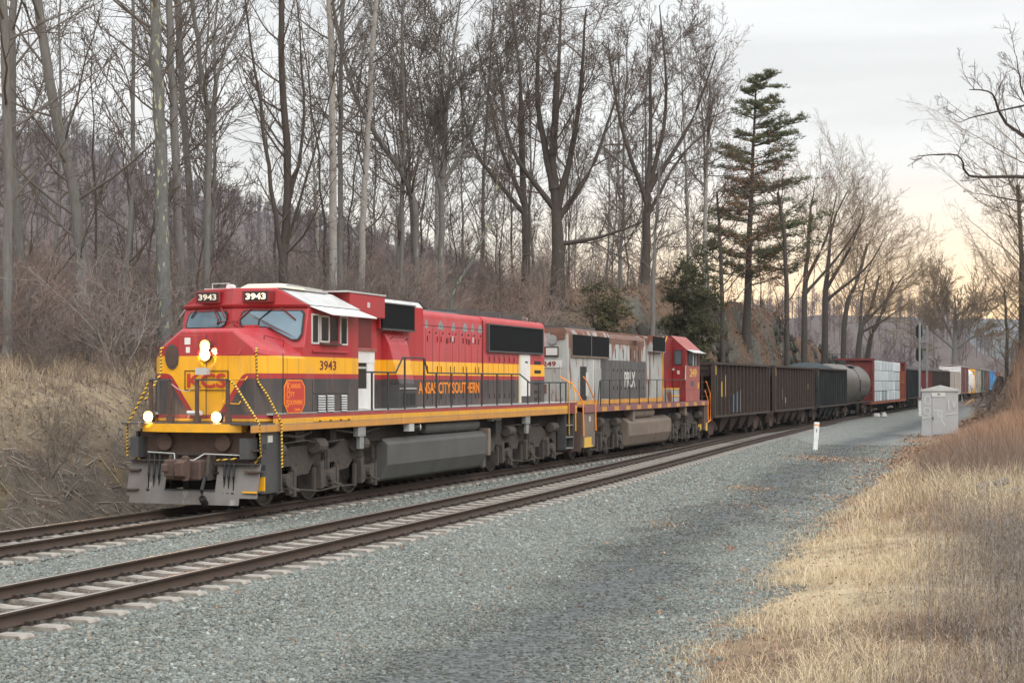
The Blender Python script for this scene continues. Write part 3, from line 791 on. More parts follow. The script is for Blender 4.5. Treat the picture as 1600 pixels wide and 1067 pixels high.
def grass_all():
    STRAW = np.array([.66, .56, .37]); TAN = np.array([.48, .36, .23]); BRN = np.array([.235, .15, .10]); PUR = np.array([.15, .125, .108])
    def tn(n, a, b, lo=.6, hi=1.25): 
        w = rng.random(n)[:, None]; return (a * w + b * (1 - w)) * rng.uniform(lo, hi, n)[:, None]
    parts = []
    # foreground straw on the right verge
    X, Y, u, v = scatter_uv(260000, 8, 70, -5.5, 14, lambda u, v: edge_n(u, v) > .25 + rng.uniform(-.4, .5, len(u)), 1.1)
    e = v - verge(u); cl = fbm(X, Y, .55, 3, 44)
    keep = rng.random(len(X)) < np.clip(.25 + sstep((cl - .33) / .2), 0, 1) * np.clip(.6 + e / 3, 0, 1)
    X, Y, u, v, e, cl = [q[keep] for q in (X, Y, u, v, e, cl)]
    n = len(X); h = rng.uniform(.10, .34, n) * np.clip(.45 + e / 2.6, 0, 1.35) * np.clip(.5 + cl, .6, 1.2)
    tall = np.clip((u - 26) / 12, 0, 1) * np.clip(e / 2, 0, 1) * np.clip((56 - u) / 10, .1, 1); h = h * (1 + 1.1 * tall) * np.clip(.55 + 1.1 * fbm(X, Y, 1.8, 2, 66), .6, 1.6)
    t = tn(n, STRAW, TAN)
    gr = sstep((e - 2.0) / 2.2 + (fbm(X, Y, .7, 2, 33) - .45) * 1.2) * np.clip((36 - u) / 8, 0, 1); t = t * (1 - .9 * gr[:, None]) + tn(n, PUR * .8, BRN * .8) * (.9 * gr)[:, None]; kk = ~((u > 44) & (e > 1.8 + rng.uniform(-.5, .5, n))); X, Y, u, v, h, t, cl = X[kk], Y[kk], u[kk], v[kk], h[kk], t[kk], cl[kk]; n = len(X)
    leafy = (cl < .40)[:, None]; t = np.where(leafy, tn(n, TAN, np.array([.36, .22, .12])), t)
    parts.append(blades('g', X, Y, h, rng.uniform(.15, 1.5, n), rng.uniform(.0018, .0042, n) * np.clip(Y / 22, .8, 2.2), t))
    tag(merge('dry_grass', parts, 'grass')); parts = []
    X, Y, u, v = scatter_uv(190000, 9, 34, -4.8, 9, lambda u, v: edge_n(u, v) > .1 + rng.uniform(-.3, .8, len(u)))
    n = len(X); e = v - verge(u); cl = fbm(X, Y, 1.1, 3, 91); keep = rng.random(n) < .12 + .9 * sstep((cl - .36) / .2); X, Y, u, v, e, cl = [q[keep] for q in (X, Y, u, v, e, cl)]; n = len(X)
    h = rng.uniform(.05, .26, n) * np.clip(.5 + e / 4, .4, 1.3) * np.clip(cl * 2, .6, 1.5); gr = (sstep((e - 1.9) / 2.0 + (fbm(X, Y, .7, 2, 33) - .45) * 1.2) * .92)[:, None]
    t = tn(n, STRAW, TAN) * (1 - gr) + tn(n, PUR * .75, BRN * .8) * gr
    tag(merge('dry_grass', [blades('g', X, Y, h, rng.uniform(.3, 1.9, n), rng.uniform(.0016, .0034, n), t)], 'grass'))
    # brown broom-like brush behind, px 1440-1600
    X, Y, u, v = scatter_uv(95000, 41, 105, -9.5, 12, lambda u, v: v > verge(u) + np.interp(u, [42, 60, 75, 88, 100], [1.8, 1.7, 2.8, 4.2, 4.8]) + 1.2 * (vnoise(u * .5, v * .5, 18) - .4), 1.0)
    n = len(X); e = v - verge(u); h = rng.uniform(.5, 1.35, n) * np.clip(np.interp(u, [42, 62, 80], [.55, .4, .1]) + (e - 1.5) / 3.2, .15, 1.15)
    k = np.clip((u - 48) / 22, 0, 1)[:, None]
    t = tn(n, PUR * 1.1, BRN * .9, .6, 1.2) * (1 - k) + tn(n, np.array([.38, .22, .13]), np.array([.30, .19, .125]), .6, 1.3) * k
    parts.append(blades('b', X, Y, h, rng.uniform(.08, .7, n), rng.uniform(.003, .008, n) * np.clip(Y / 55, .8, 2), t, droop=.2))
    tag(merge('brown_brush', parts, 'grass')); parts = []
    # thin grey dead weed stalks, bottom right
    X, Y, u, v = scatter_uv(34000, 8, 42, -3.2, 9, lambda u, v: (v > verge(u) + 2.0) & (rng.random(len(u)) < .06 + .94 * sstep((v - verge(u) - 2.2) / 2.0) * np.clip((36 - u) / 10, .2, 1)), 1.0)
    n = len(X); h = rng.uniform(.3, 1.0, n)
    parts.append(blades('w', X, Y, h, rng.uniform(.05, .35, n), rng.uniform(.0012, .0028, n), tn(n, PUR, np.array([.19, .17, .15]), .6, 1.1), droop=.1))
    # side twiglets and seed heads along the stalks
    for r in range(9):
        f = rng.uniform(.3, .97, n); zz = terr(X, Y) + h * f; s = rng.uniform(.02, .075, n)
        a = rng.uniform(0, 6.28, n); c = np.stack([X, Y, zz], -1)
        tip = c + np.stack([np.cos(a) * s, np.sin(a) * s, s * .9], -1); wv = np.stack([-np.sin(a), np.cos(a), 0 * a], -1) * .0013
        V = np.stack([c - wv, c + wv, tip + wv * 1.5, tip - wv * 1.5], 1).reshape(-1, 3)
        parts.append((V, np.arange(4 * n).reshape(-1, 4), np.repeat(tn(n, PUR, np.array([.24, .21, .18])), 4, 0)))
    for r in range(6):
        jx = X + rng.normal(0, .04, n); jy = Y + rng.normal(0, .04, n)
        k = rng.random(n) < .5
        parts.append(leaf_quads(jx[k], jy[k], (terr(X, Y) + h * rng.uniform(.15, .8, n))[k], rng.uniform(.005, .011, k.sum()), tn(k.sum(), np.array([.46, .44, .40]), PUR, .6, 1.2)))
    tag(merge('dead_weeds', parts, 'grass')); parts = []
    # bank on the left: pale long grass, then thin brush
    X, Y, u, v = scatter_uv(90000, 20, 75, -34, -22.6, lambda u, v: vnoise(u * .45, v * .45, 28) > .22)
    n = len(X); d = -22.6 - v; h = rng.uniform(.25, .8, n) * np.clip(.4 + d / 2, 0, 1)
    g = np.clip(np.interp(d, [0, 1.8, 3.2, 6.5, 9.5], [.0, .2, 1, .85, 0]), 0, 1) * np.clip((60 - u) / 14, 0, 1) * sstep((fbm(X, Y, .4, 2, 77) - .25) / .15)
    k = rng.random(n) < .14 + .86 * g
    X, Y, u, v, h, g, n = X[k], Y[k], u[k], v[k], h[k], g[k], int(k.sum())
    t = tn(n, np.array([.42, .35, .25]), TAN * .9, .5, 1.25) * g[:, None] + tn(n, BRN, np.array([.22, .165, .12]), .6, 1.2) * (1 - g)[:, None]
    parts.append(blades('l', X, Y, h, rng.uniform(.2, 1.2, n), rng.uniform(.004, .009, n), t))
    tag(merge('bank_grass', parts, 'grass')); parts = []
    # leaf litter
    X, Y, u, v = scatter_uv(90000, 10, 100, -9.5, 14, lambda u, v: edge_n(u, v) > -.1 + rng.normal(0, .45, len(u)), 1.25)
    n = len(X); cl = fbm(X, Y, .6, 3, 51); k = rng.random(n) < .2 + .9 * sstep((cl - .4) / .12); X, Y = X[k], Y[k]; n = len(X)
    parts.append(leaf_quads(X, Y, terr(X, Y) + rng.uniform(.0, .05, n), rng.uniform(.014, .036, n) * np.clip(Y / 25, .9, 2.2), tn(n, np.array([.36, .235, .15]), np.array([.25, .15, .095]), .55, 1.4)))
    X, Y, u, v = scatter_uv(420, 10, 80, -14, -5, None); n = len(X)
    parts.append(leaf_quads(X, Y, terr(X, Y) + .035, rng.uniform(.02, .042, n), tn(n, np.array([.42, .24, .12]), np.array([.30, .15, .08]))))
    for (px, py, sx, sy, n) in ((1275, 716, 1.2, .7, 420), (1165, 763, .8, .35, 300), (1030, 818, .6, .3, 160), (1142, 856, .16, .1, 60), (1170, 790, 1.0, .3, 120), (1350, 720, 1.5, .8, 160)):
        Zc = (CAMH + .5) * FPX / (py - 597); x0, y0 = Zc * (px - 800) / FPX, Zc; X = x0 + rng.normal(0, sx * .5, n); Y = y0 + rng.normal(0, sy * 2.2, n)
        parts.append(leaf_quads(X, Y, terr(X, Y) + rng.uniform(.01, .04, n), rng.uniform(.015, .035, n) * max(1, Zc / 35), tn(n, np.array([.42, .30, .20]) if py != 856 else np.array([.36, .11, .05]), np.array([.30, .18, .11]), .6, 1.3)))
    # leaf carpet of the wood floor, bank and rocks
    X, Y, u, v = scatter_uv(150000, 20, 190, -60, -20.0, lambda u, v: rng.random(len(u)) < np.interp(-18.2 - v, [0, 1.5, 4, 10, 30, 45], [.08, .6, .95, 1, .8, .4]))
    n = len(X); parts.append(leaf_quads(X, Y, terr(X, Y) + rng.uniform(0, .07, n), rng.uniform(.03, .075, n) * np.clip(Y / 60, .8, 2.2), tn(n, np.array([.25, .15, .095]), np.array([.15, .095, .07]), .5, 1.35)))
    X, Y, u, v = scatter_uv(14000, 95, 200, -8, 14, lambda u, v: v > verge(u) + 1.0)
    n = len(X); parts.append(leaf_quads(X, Y, terr(X, Y) + rng.uniform(0, .15, n), rng.uniform(.06, .15, n), tn(n, np.array([.30, .18, .11]), np.array([.16, .10, .07]), .5, 1.3)))
    tag(merge('leaf_litter', parts, 'litter')); parts = []
    # fallen sticks on the bank
    V = []; F = []; T = []
    X, Y, u, v = scatter_uv(7000, 20, 62, -28, -19.4, None); n = len(X)
    L = .1 + .85 * rng.random(n) ** 2.2; a = rng.uniform(0, 6.28, n); wdt = rng.uniform(.004, .014, n)
    X2, Y2 = X + np.cos(a) * L, Y + np.sin(a) * L; za, zb = terr(X, Y) + .03, terr(X2, Y2) + rng.uniform(.02, .16, n)
    px, py = -np.sin(a) * wdt, np.cos(a) * wdt
    Vv = np.stack([np.stack([X - px, Y - py, za], -1), np.stack([X + px, Y + py, za], -1), np.stack([X, Y, za + wdt * 1.6], -1),
                   np.stack([X2 - px * .5, Y2 - py * .5, zb], -1), np.stack([X2 + px * .5, Y2 + py * .5, zb], -1), np.stack([X2, Y2, zb + wdt], -1)], 1)
    base = np.arange(n)[:, None] * 6
    F = np.concatenate([base + np.array([[0, 1, 4, 3]]), base + np.array([[1, 2, 5, 4]]), base + np.array([[2, 0, 3, 5]])], 0)
    tag(merge('fallen_sticks', [(Vv.reshape(-1, 3), F, np.repeat(tn(n, np.array([.30, .26, .21]), np.array([.10, .08, .07])), 6, 0))], 'litter'))
grass_all()

# ------------------------------------------------------------------ rolling stock: shared parts
def wheelset(root, ox, x, r=.53, wr=.7525, name='wheel'):
    for s in (-1, 1):
        b = MB(ox)
        y0 = s * (wr - .065)
        prof = [(-.095 * s + 0, r + .028), (-.07 * s, r + .03), (-.055 * s, r), (.065 * s, r - .006), (.065 * s, r - .06), (.02 * s, r - .09), (.0, r * .45), (.055 * s, r * .3), (.055 * s, .03)]
        n = 28
        rings = [[(x + math.sin(2 * math.pi * k / n) * rr, s * wr + yy, r + math.cos(2 * math.pi * k / n) * rr) for k in range(n)] for yy, rr in prof]
        b.loft(rings, 'wheel'); b.cyl((x, 0, r), (x, s * wr, r), .08, 'truckdark', n=8)
        b.build(name, root, smooth=True)

def loco_truck(root, ox, xc, flip=1, m='truck'):
    """three-axle locomotive truck; xc = centre axle"""
    sp = 2.02
    for k in (-1, 0, 1): wheelset(root, ox, xc + k * sp)
    b = MB(ox)
    for s in (1, -1):
        y0, y1 = (1.02, 1.16) if s > 0 else (-1.16, -1.02)
        prof = [(-2.95, .98), (-2.75, 1.12), (-1.9, 1.05), (-1.5, 1.22), (-.5, 1.22), (-.2, 1.10), (.5, 1.10), (.9, 1.26), (2.3, 1.30), (2.5, 1.22), (2.95, 1.15), (3.0, .62), (2.7, .60), (2.55, .82), (1.5, .82), (1.25, .62), (.75, .60), (.55, .80), (-.5, .80), (-.7, .60), (-1.3, .58), (-1.5, .80), (-2.5, .80), (-2.7, .62), (-2.95, .66)]
        b.pry([(xc + flip * a, z) for a, z in prof], y0, y1, m)
        yo = s * 1.18
        for k in (-1, 0, 1):                                   # journal boxes, dampers, pedestal plates
            xx = xc + k * sp
            b.box(xx - .20, xx + .20, min(yo, yo + s * .12), max(yo, yo + s * .12), .34, .66, m)
            b.cyl((xx, yo + s * .1, .52), (xx, yo + s * .22, .52), .13, m, n=10)
            b.pry([(xx - .46, .80), (xx - .30, .88), (xx - .24, .30), (xx - .42, .26)], min(yo - s * .05, yo + s * .16), max(yo - s * .05, yo + s * .16), m)
            b.pry([(xx + .26, .62), (xx + .5, .70), (xx + .62, .30), (xx + .3, .2)], min(yo - s * .05, yo + s * .07), max(yo - s * .05, yo + s * .07), m)
            b.cyl((xx + .33, yo + s * .05, .36), (xx + .72, yo + s * .05, .28), .05, m, n=7)
            b.box(xx + .46, xx + .56, min(yo, yo + s * .1), max(yo, yo + s * .1), .16, .74, m)     # brake shoe hanger
            b.box(xx - .60, xx - .52, min(yo, yo + s * .08), max(yo, yo + s * .08), .2, .72, m)
        for xx in (-2.3, 1.7) if flip > 0 else (-1.7, 2.3):
            b.cyl((xc + xx - .42, s * 1.3, 1.16), (xc + xx + .12, s * 1.3, 1.16), .15, m, n=12)
            b.cyl((xc + xx + .12, s * 1.3, 1.16), (xc + xx + .3, s * 1.3, 1.16), .06, m, n=8)
        b.cyl((xc - .75, s * 1.3, 1.2), (xc - .33, s * 1.3, 1.2), .17, m, n=12)
        b.tube([(xc - 2.3, s * 1.33, 1.30), (xc - 1.2, s * 1.38, 1.34), (xc - .6, s * 1.36, 1.26), (xc + .6, s * 1.38, 1.30)], .018, m, 5)
        b.box(xc - .1, xc + .06, min(yo, yo + s * .09), max(yo, yo + s * .09), .42, 1.06, m)
        b.cyl((xc - .02, s * 1.28, .4), (xc - .02, s * 1.28, 1.1), .05, m, n=7)
        b.tube([(xc - 1.3, s * 1.2, .30), (xc - .4, s * 1.26, .22), (xc + .5, s * 1.26, .26), (xc + 1.4, s * 1.2, .24)], .022, m, 6)
    b.box(xc - 2.9, xc + 2.9, -1.0, 1.0, .72, 1.02, 'truckdark')
    b.box(xc - .9, xc + .9, -.8, .8, 1.0, 1.4, 'truckdark')
    b.build('truck_frame', root, bevel=.012)

def handrail(root, ox, pts, y, z0, posts, m='railing', r=.021, name='handrail', pr=.026):
    b = MB(ox)
    b.tube([(x, y, z) for x, z in pts], r, m, 8)
    for x in posts:
        zt = np.interp(x, [p[0] for p in pts], [p[1] for p in pts])
        b.box(x - pr * 1.3, x + pr * 1.3, y - .012, y + .012, z0, float(zt), m)
    return b.build(name, root)

def coupler(root, ox, x, d, m='rustbrown'):
    b = MB(ox)        # d = -1 faces the camera end
    b.box(x - .0 if d < 0 else x - .55, x + .55 if d < 0 else x, -.13, .13, .78, .98, m)
    h = x + d * .18
    b.pry([(h - .2, .70), (h + .2, .70), (h + .2, 1.04), (h - .2, 1.04)], -.27, -.02, m)
    b.pry([(h + d * .02, .66), (h + d * .32, .72), (h + d * .34, 1.0), (h + d * .02, 1.08)], .05, .24, m)
    b.cyl((h + d * .12, .18, .62), (h + d * .12, .18, 1.12), .07, m, n=10)
    b.pry([(h + d * .0, .78), (h + d * .25, .80), (h + d * .25, .96), (h, .98)], -.30, -.16, m)
    b.build('coupler', root, bevel=.02)

def hose(b, x, y, z0, z1, out=-.18, m='hose', r=.028):
    b.tube([(x, y, z0), (x + out * .7, y + .01, z0 - .05), (x + out, y + .02, (z0 + z1) / 2), (x + out * .9, y, z1 + .06), (x + out * .5, y - .02, z1)], r, m, 7)
    b.cyl((x + out * .9, y, z1 + .12), (x + out * .5, y - .02, z1 - .02), r * 1.8, 'truckdark', n=7)

# ------------------------------------------------------------------ leading locomotive
def lead_locomotive():
    ox = 37.8
    r = vroot('diesel_locomotive', ox, 'red, yellow and charcoal leading locomotive with lit headlights and 3943 on its cab', 'locomotive')
    # --- frame: long striped side sill and walkway
    b = MB(ox)
    b.both(28.15, 48.35, 1.44, 1.53, 1.57, 1.925, 'livery')
    b.box(27.2, 28.15, 1.46, 1.53, 1.57, 1.72, 'livery')
    b.build('side_sill', r, bevel=.008)
    b = MB(ox); b.box(28.2, 48.4, -1.5, 1.5, 1.90, 1.94, 'silver'); b.box(27.35, 28.2, -1.12, 1.12, 1.72, 1.76, 'charcoal'); b.both(27.2, 28.2, 1.1, 1.5, 1.72, 1.75, 'charcoal'); b.build('walkway', r)
    b = MB(ox); b.box(28.4, 48.3, -1.15, 1.15, 1.2, 1.89, 'truckdark'); b.both(32.8, 33.9, .9, 1.3, 1.2, 1.56, 'truckdark')
    b.both(29.4, 29.8, 1.1, 1.3, 1.32, 1.56, 'truck'); b.both(30.9, 31.2, 1.2, 1.36, 1.28, 1.56, 'truckdark')
    b.tube([(28.6, 1.3, 1.5), (29.4, 1.36, 1.42), (30.1, 1.3, 1.5)], .03, 'truck', 6); b.tube([(31.2, 1.32, 1.52), (32.4, 1.36, 1.4), (33.6, 1.3, 1.5)], .025, 'truck', 6)
    b.build('underframe', r)
    b = MB(ox)
    for x in (32.05, 43.45):
        b.both(x, x + .38, 1.36, 1.5, 1.34, 1.57, 'steel'); b.both(x + .12, x + .32, 1.38, 1.48, 1.06, 1.34, 'steel')
        b.build('air_valve_box', r, bevel=.01); b = MB(ox)
    b = MB(ox); b.box(34.85, 35.15, 1.37, 1.52, 1.38, 1.56, 'silver'); b.cyl((35.42, 1.25, 1.46), (35.6, 1.45, 1.46), .1, 'black'); b.cyl((35.58, 1.43, 1.46), (35.62, 1.47, 1.46), .085, 'mark_white')
    b.build('fuel_filler', r)
    # --- front end
    b = MB(ox)
    n = 9; top = []; 
    for k in range(n):
        y = -1.14 + 2.28 * k / (n - 1); x = 27.42 - .2 * (1 - (y / 1.14) ** 2); top.append((x, y))
    for k in range(n - 1):
        (xa, ya), (xb, yb) = top[k], top[k + 1]
        b.loft([[(xa, ya, 1.57), (xa, ya, 1.735), (xa + .3, ya, 1.735), (xa + .3, ya, 1.57)], [(xb, yb, 1.57), (xb, yb, 1.735), (xb + .3, yb, 1.735), (xb + .3, yb, 1.57)]], 'yellow')
    b.build('anticlimber', r)
    b = MB(ox)
    b.box(27.62, 27.68, -1.32, 1.32, .62, 1.62, 'rustbrown')
    b.box(27.55, 27.66, -1.1, 1.1, 1.1, 1.14, 'truck')
    b.box(27.3, 27.66, 1.16, 1.36, 1.05, 1.46, 'charcoal'); b.box(27.3, 27.66, -1.36, -1.16, 1.05, 1.46, 'charcoal')
    for y in (-.68, .66): b.cyl((27.5, y, 1.36), (27.64, y, 1.36), .17, 'rustbrown', n=18)
    b.pry([(27.25, .62), (27.6, .62), (27.6, 1.12), (27.35, 1.12)], -.47, -.40, 'truck'); b.pry([(27.25, .62), (27.6, .62), (27.6, 1.12), (27.35, 1.12)], .40, .47, 'truck')
    b.build('pilot_plate', r)
    # plough: two curved wings joined under the coupler pocket
    b = MB(ox)
    def px_(y, z):
        t = max(0, (.99 - z) / .85); return 27.48 - .20 * t ** 1.7 + .07 * (abs(y) / 1.5) ** 2 - .04 * math.sin(t * 3.14)
    ys = [-1.5, -1.42, -1.1, -.8, -.58, -.2, .2, .58, .8, 1.12, 1.3, 1.5]; zs = [.99, .85, .7, .55, .40, .27, .13]
    def inside(y, z):
        if abs(y) < .56 and z > .42: return False
        if z < .27 and (y > 1.14 or y < -1.44): return False
        return True
    vs, fs, idx = [], [], {}
    def vid(i, j, k):
        if (i, j, k) not in idx:
            idx[(i, j, k)] = len(vs); y, z = ys[j], zs[i]
            if y > 0 and i == 0: z -= .04
            vs.append((px_(y, z) + (.025 if k else 0), y, z))
        return idx[(i, j, k)]
    cells = {(i, j) for i in range(len(zs) - 1) for j in range(len(ys) - 1) if inside((ys[j] + ys[j + 1]) / 2, (zs[i] + zs[i + 1]) / 2)}
    for (i, j) in cells:
        fs.append(tuple(vid(*q, 0) for q in ((i, j), (i, j + 1), (i + 1, j + 1), (i + 1, j)))); fs.append(tuple(vid(*q, 1) for q in ((i + 1, j), (i + 1, j + 1), (i, j + 1), (i, j))))
        for (di, dj, p, q) in ((-1, 0, (i, j), (i, j + 1)), (1, 0, (i + 1, j + 1), (i + 1, j)), (0, -1, (i + 1, j), (i, j)), (0, 1, (i, j + 1), (i + 1, j + 1))):
            if (i + di, j + dj) not in cells: fs.append((vid(*p, 0), vid(*p, 1), vid(*q, 1), vid(*q, 0)))
    b.add(vs, fs, 'plow')
    b.box(27.38, 27.54, -1.5, -.56, .985, 1.005, 'charcoal'); b.box(27.38, 27.54, .56, 1.5, .94, .96, 'charcoal')
    b.box(27.33, 27.50, -.58, .58, .40, .422, 'charcoal')
    b.build('snow_plough', r, smooth=True)
    b = MB(ox)
    for y in (-.98, -.86, -.74): hose(b, 27.55, y, 1.16, .30 if y < -.9 else .24)
    for y in (.76, .86, .97): hose(b, 27.55, y, 1.13, .27)
    hose(b, 27.5, .42, .72, .16, out=-.42, r=.04)
    b.tube([(27.5, .42, .72), (27.45, .62, .76)], .035, 'hose', 7)
    b.build('air_hose', r, smooth=True)
    b = MB(ox)
    b.tube([(27.4, -1.0, 1.16), (27.35, -.35, 1.14), (27.2, -.25, 1.02), (27.18, .2, 1.02), (27.35, .34, 1.14), (27.4, 1.2, 1.12)], .014, 'silver', 6)
    b.build('uncoupling_lever', r)
    coupler(r, ox, 27.2, -1)
    b = MB(ox); b.box(27.12, 27.6, -.42, .38, .62, 1.02, 'rustbrown'); b.build('coupler_pocket', r, bevel=.03)
    # steps and skirt
    b = MB(ox); b.both(27.66, 28.42, 1.40, 1.45, .34, 1.57, 'charcoal'); b.both(28.38, 28.42, 1.28, 1.5, .34, 1.57, 'charcoal')
    b.both(27.92, 28.12, 1.451, 1.455, 1.36, 1.5, 'mark_white')
    b.build('step_skirt', r)
    for s in (1, -1):
        for z, x0 in ((.38, 27.35), (.78, 27.4), (1.2, 27.45)):
            b = MB(ox); y0, y1 = sorted((s * 1.2, s * 1.52)); b.box(x0, x0 + .34, y0, y1, z, z + .03, 'charcoal'); b.box(x0 - .01, x0 + .02, y0, y1, z, z + .035, 'yellow' if z < .5 and s > 0 else 'rustbrown'); b.box(x0 + .3, x0 + .34, y0, y1, z, z + .14 if z > .4 else z + .3, 'charcoal' if (z > .4 or s < 0) else 'yellow'); b.build('step', r)
    # --- nose
    b = MB(ox)
    def nsec(x, w, zsh, zt, wt):
        return [(x, -w, 1.76), (x, -w, zsh), (x, -w + .05, zsh + .10), (x, -wt, zt), (x, wt, zt), (x, w - .05, zsh + .10), (x, w, zsh), (x, w, 1.76)]
    b.loft([nsec(28.0, 1.11, 3.17, 3.60, .60), nsec(28.06, 1.16, 3.17, 3.66, .62), nsec(28.48, 1.49, 3.06, 3.68, .66), nsec(29.6, 1.5, 3.06, 3.74, .72)], 'livery')
    b.build('nose', r, bevel=.025, seg=2)
    b = MB(ox)
    b.box(27.985, 28.0, -.66, -.005, 1.84, 3.54, 'livery'); b.box(27.98, 28.0, -.012, .002, 1.84, 3.54, 'charcoal')
    b.build('nose_door', r, bevel=.01)
    b = MB(ox); b.both(28.475, 28.49, 1.49, 1.503, 1.95, 3.15, 'charcoal'); b.build('panel_seam', r)
    b = MB(ox); 
    b.prx([( -.80 + .16 * math.cos(a) * 1.0, 3.09 + .26 * math.sin(a)) for a in [R(x) for x in range(0, 360, 20)]], 27.972, 27.99, 'charcoal')
    b.prx([( -.80 + .125 * math.cos(a), 3.09 + .22 * math.sin(a)) for a in [R(x) for x in range(0, 360, 20)]], 27.966, 27.974, 'rustbrown'); b.build('door_window', r)
    b = MB(ox); b.box(27.975, 27.99, -.5, -.37, 3.34, 3.48, 'white'); b.box(27.975, 27.99, -.47, -.38, 3.17, 3.29, 'white'); b.build('placard', r)
    b = MB(ox); b.tube([(27.98, .05, 3.11), (27.90, .06, 3.11), (27.90, .78, 3.13), (27.98, .8, 3.2)], .014, 'red', 6)
    b.tube([(27.98, .45, 2.66), (27.9, .45, 2.62), (27.9, .95, 2.62), (27.98, .95, 2.68)], .014, 'yellow', 6); b.tube([(27.98, .42, 2.2), (27.9, .42, 2.15), (27.9, .8, 2.13), (27.98, .8, 2.18)], .014, 'yellow', 6)
    b.build('grab_iron', r)
    b = MB(ox)
    b.tube([(27.98, -1.0, 3.3), (27.88, -1.0, 3.26), (27.88, -1.0, 2.75), (27.7, -1.12, 2.4), (27.6, -1.2, 2.2)], .022, 'stripe', 7)
    b.tube([(28.1, 1.1, 3.28), (28.0, 1.14, 3.2), (28.02, 1.16, 2.6), (28.1, 1.35, 2.3), (28.25, 1.58, 1.75), (28.25, 1.6, .85)], .022, 'stripe', 7)
    b.tube([(27.45, .85, 2.62), (27.42, 1.0, 2.5), (27.45, 1.52, 1.75), (27.45, 1.55, 1.1), (27.5, 1.4, .98)], .022, 'stripe', 7)
    b.tube([(27.45, -1.0, 2.62), (27.42, -1.08, 2.4), (27.42, -1.35, 1.95), (27.42, -1.5, 1.7), (27.42, -1.5, 1.08), (27.4, -1.2, 1.02)], .022, 'stripe', 7)
    b.tube([(27.35, .62, 1.02), (27.3, .75, 1.03), (27.35, 1.1, 1.06)], .016, 'stripe', 6)
    b.build('striped_handrail', r, smooth=True)
    b = MB(ox)
    for ya, yb in ((-.95, -.5), (.12, .82)):
        b.box(27.40, 27.46, ya - .04, yb + .04, 2.60, 2.635, 'charcoal')
        b.box(27.41, 27.46, ya - .035, ya + .035, 1.74, 2.6, 'rustbrown'); b.box(27.41, 27.46, yb - .035, yb + .035, 1.74, 2.6, 'rustbrown')
        b.box(27.38, 27.5, ya - .06, ya + .06, 1.74, 1.9, 'rustbrown'); b.box(27.38, 27.5, yb - .06, yb + .06, 1.74, 1.9, 'rustbrown')
    b.tube([(27.43, -.5, 2.55), (27.43, -.3, 2.42), (27.43, -.1, 2.38), (27.43, .12, 2.5)], .008, 'silver', 5)
    b.build('platform_rail', r)
    b = MB(ox); b.tube([(27.7, -.25, 1.95), (27.62, .1, 1.95)], .05, 'white'); b.box(27.66, 27.8, -.06, .2, 2.72, 2.86, 'silver'); b.build('receptacle', r)
    # yellow KCS panel
    b = MB(ox)
    for ya, yb, za, zb in ((-.5, .52, 2.795, 2.81), (-.5, .52, 2.40, 2.415), (-.5, -.485, 2.40, 2.81), (.505, .52, 2.40, 2.81)): b.box(27.972, 27.984, ya, yb, za, zb, 'black')
    b.build('emblem_frame', r)
    text('railway_letters', 'KCS', .29, 'redpatch', r, ox, (27.972, -.44, 2.46), 'front', width=.9, bold=.006)
    # lamps
    for z in (3.315, 3.115):
        b = MB(ox); b.cyl((27.99, .02, z), (27.90, .02, z), .125, 'charcoal', n=20); b.build('headlight_bezel', r)
        b = MB(ox); b.cyl((27.90, .02, z), (27.892, .02, z), .112, 'lampring', n=20); b.build('reflector', r); b = MB(ox); b.cyl((27.892, .02, z), (27.885, .02, z), .068, 'lampcore', n=20); b.build('headlight', r)  # orange disc behind the core imitates the lamp's warm glow
    for y in (-.95, .62):
        b = MB(ox); b.cyl((27.45, y, 1.88), (27.33, y, 1.88), .115, 'charcoal', n=20); b.box(27.38, 27.46, y - .03, y + .03, 1.74, 1.8, 'charcoal'); b.build('ditch_light_housing', r)
        b = MB(ox); b.cyl((27.33, y, 1.88), (27.325, y, 1.88), .108, 'lampring', n=20); b.build('reflector', r); b = MB(ox); b.cyl((27.325, y, 1.88), (27.315, y, 1.88), .064, 'lampcore', n=20); b.build('ditch_light', r)  # same added glow disc around each ditch light
    for (x, y, z, e) in ((27.80, .02, 3.2, 420), (27.25, -.95, 1.88, 160), (27.25, .62, 1.88, 160)):
        ld = bpy.data.lights.new('headlight_beam', 'SPOT'); ld.energy = e; ld.spot_size = R(75); ld.spot_blend = .9; ld.color = (1, .62, .28); ld.shadow_soft_size = .1
        lo = bpy.data.objects.new('headlight_beam', ld); COL.objects.link(lo); lo.parent = r
        lo.location = (x - ox, -y, z); lo.rotation_euler = (0, R(-90 + 12) * -1 if False else R(78), R(180))
    # --- cab
    b = MB(ox)
    def ring(z, w, xc_, xcorn, xr):
        return [(xcorn, -w, z), (xc_, 0, z), (xcorn, w, z), (xr, w, z), (xr, -w, z)]
    b.loft([ring(1.94, 1.5, 29.3, 29.45, 32.05), ring(3.3, 1.5, 29.05, 29.4, 32.05), ring(4.14, 1.5, 29.10, 29.62, 32.05)], 'livery')
    b.loft([ring(4.14, 1.5, 29.06, 29.58, 32.05), ring(4.20, 1.5, 29.02, 29.54, 32.05), ring(4.55, .86, 29.10, 29.34, 32.05)], 'red')
    b.build('cab', r, bevel=.02, seg=2)
    # white roof slopes, ac and sun shade
    b = MB(ox)
    for s in (1, -1):
        b.quad((29.42, s * .90, 4.545), (29.60, s * 1.52, 4.20), (32.1, s * 1.52, 4.20), (31.9, s * .90, 4.545), 'silver')
        b.quad((29.42, s * .90, 4.535), (29.60, s * 1.52, 4.19), (32.1, s * 1.52, 4.19), (31.9, s * .90, 4.535), 'silver')
    b.box(29.5, 31.6, -.95, .95, 4.55, 4.58, 'silver')
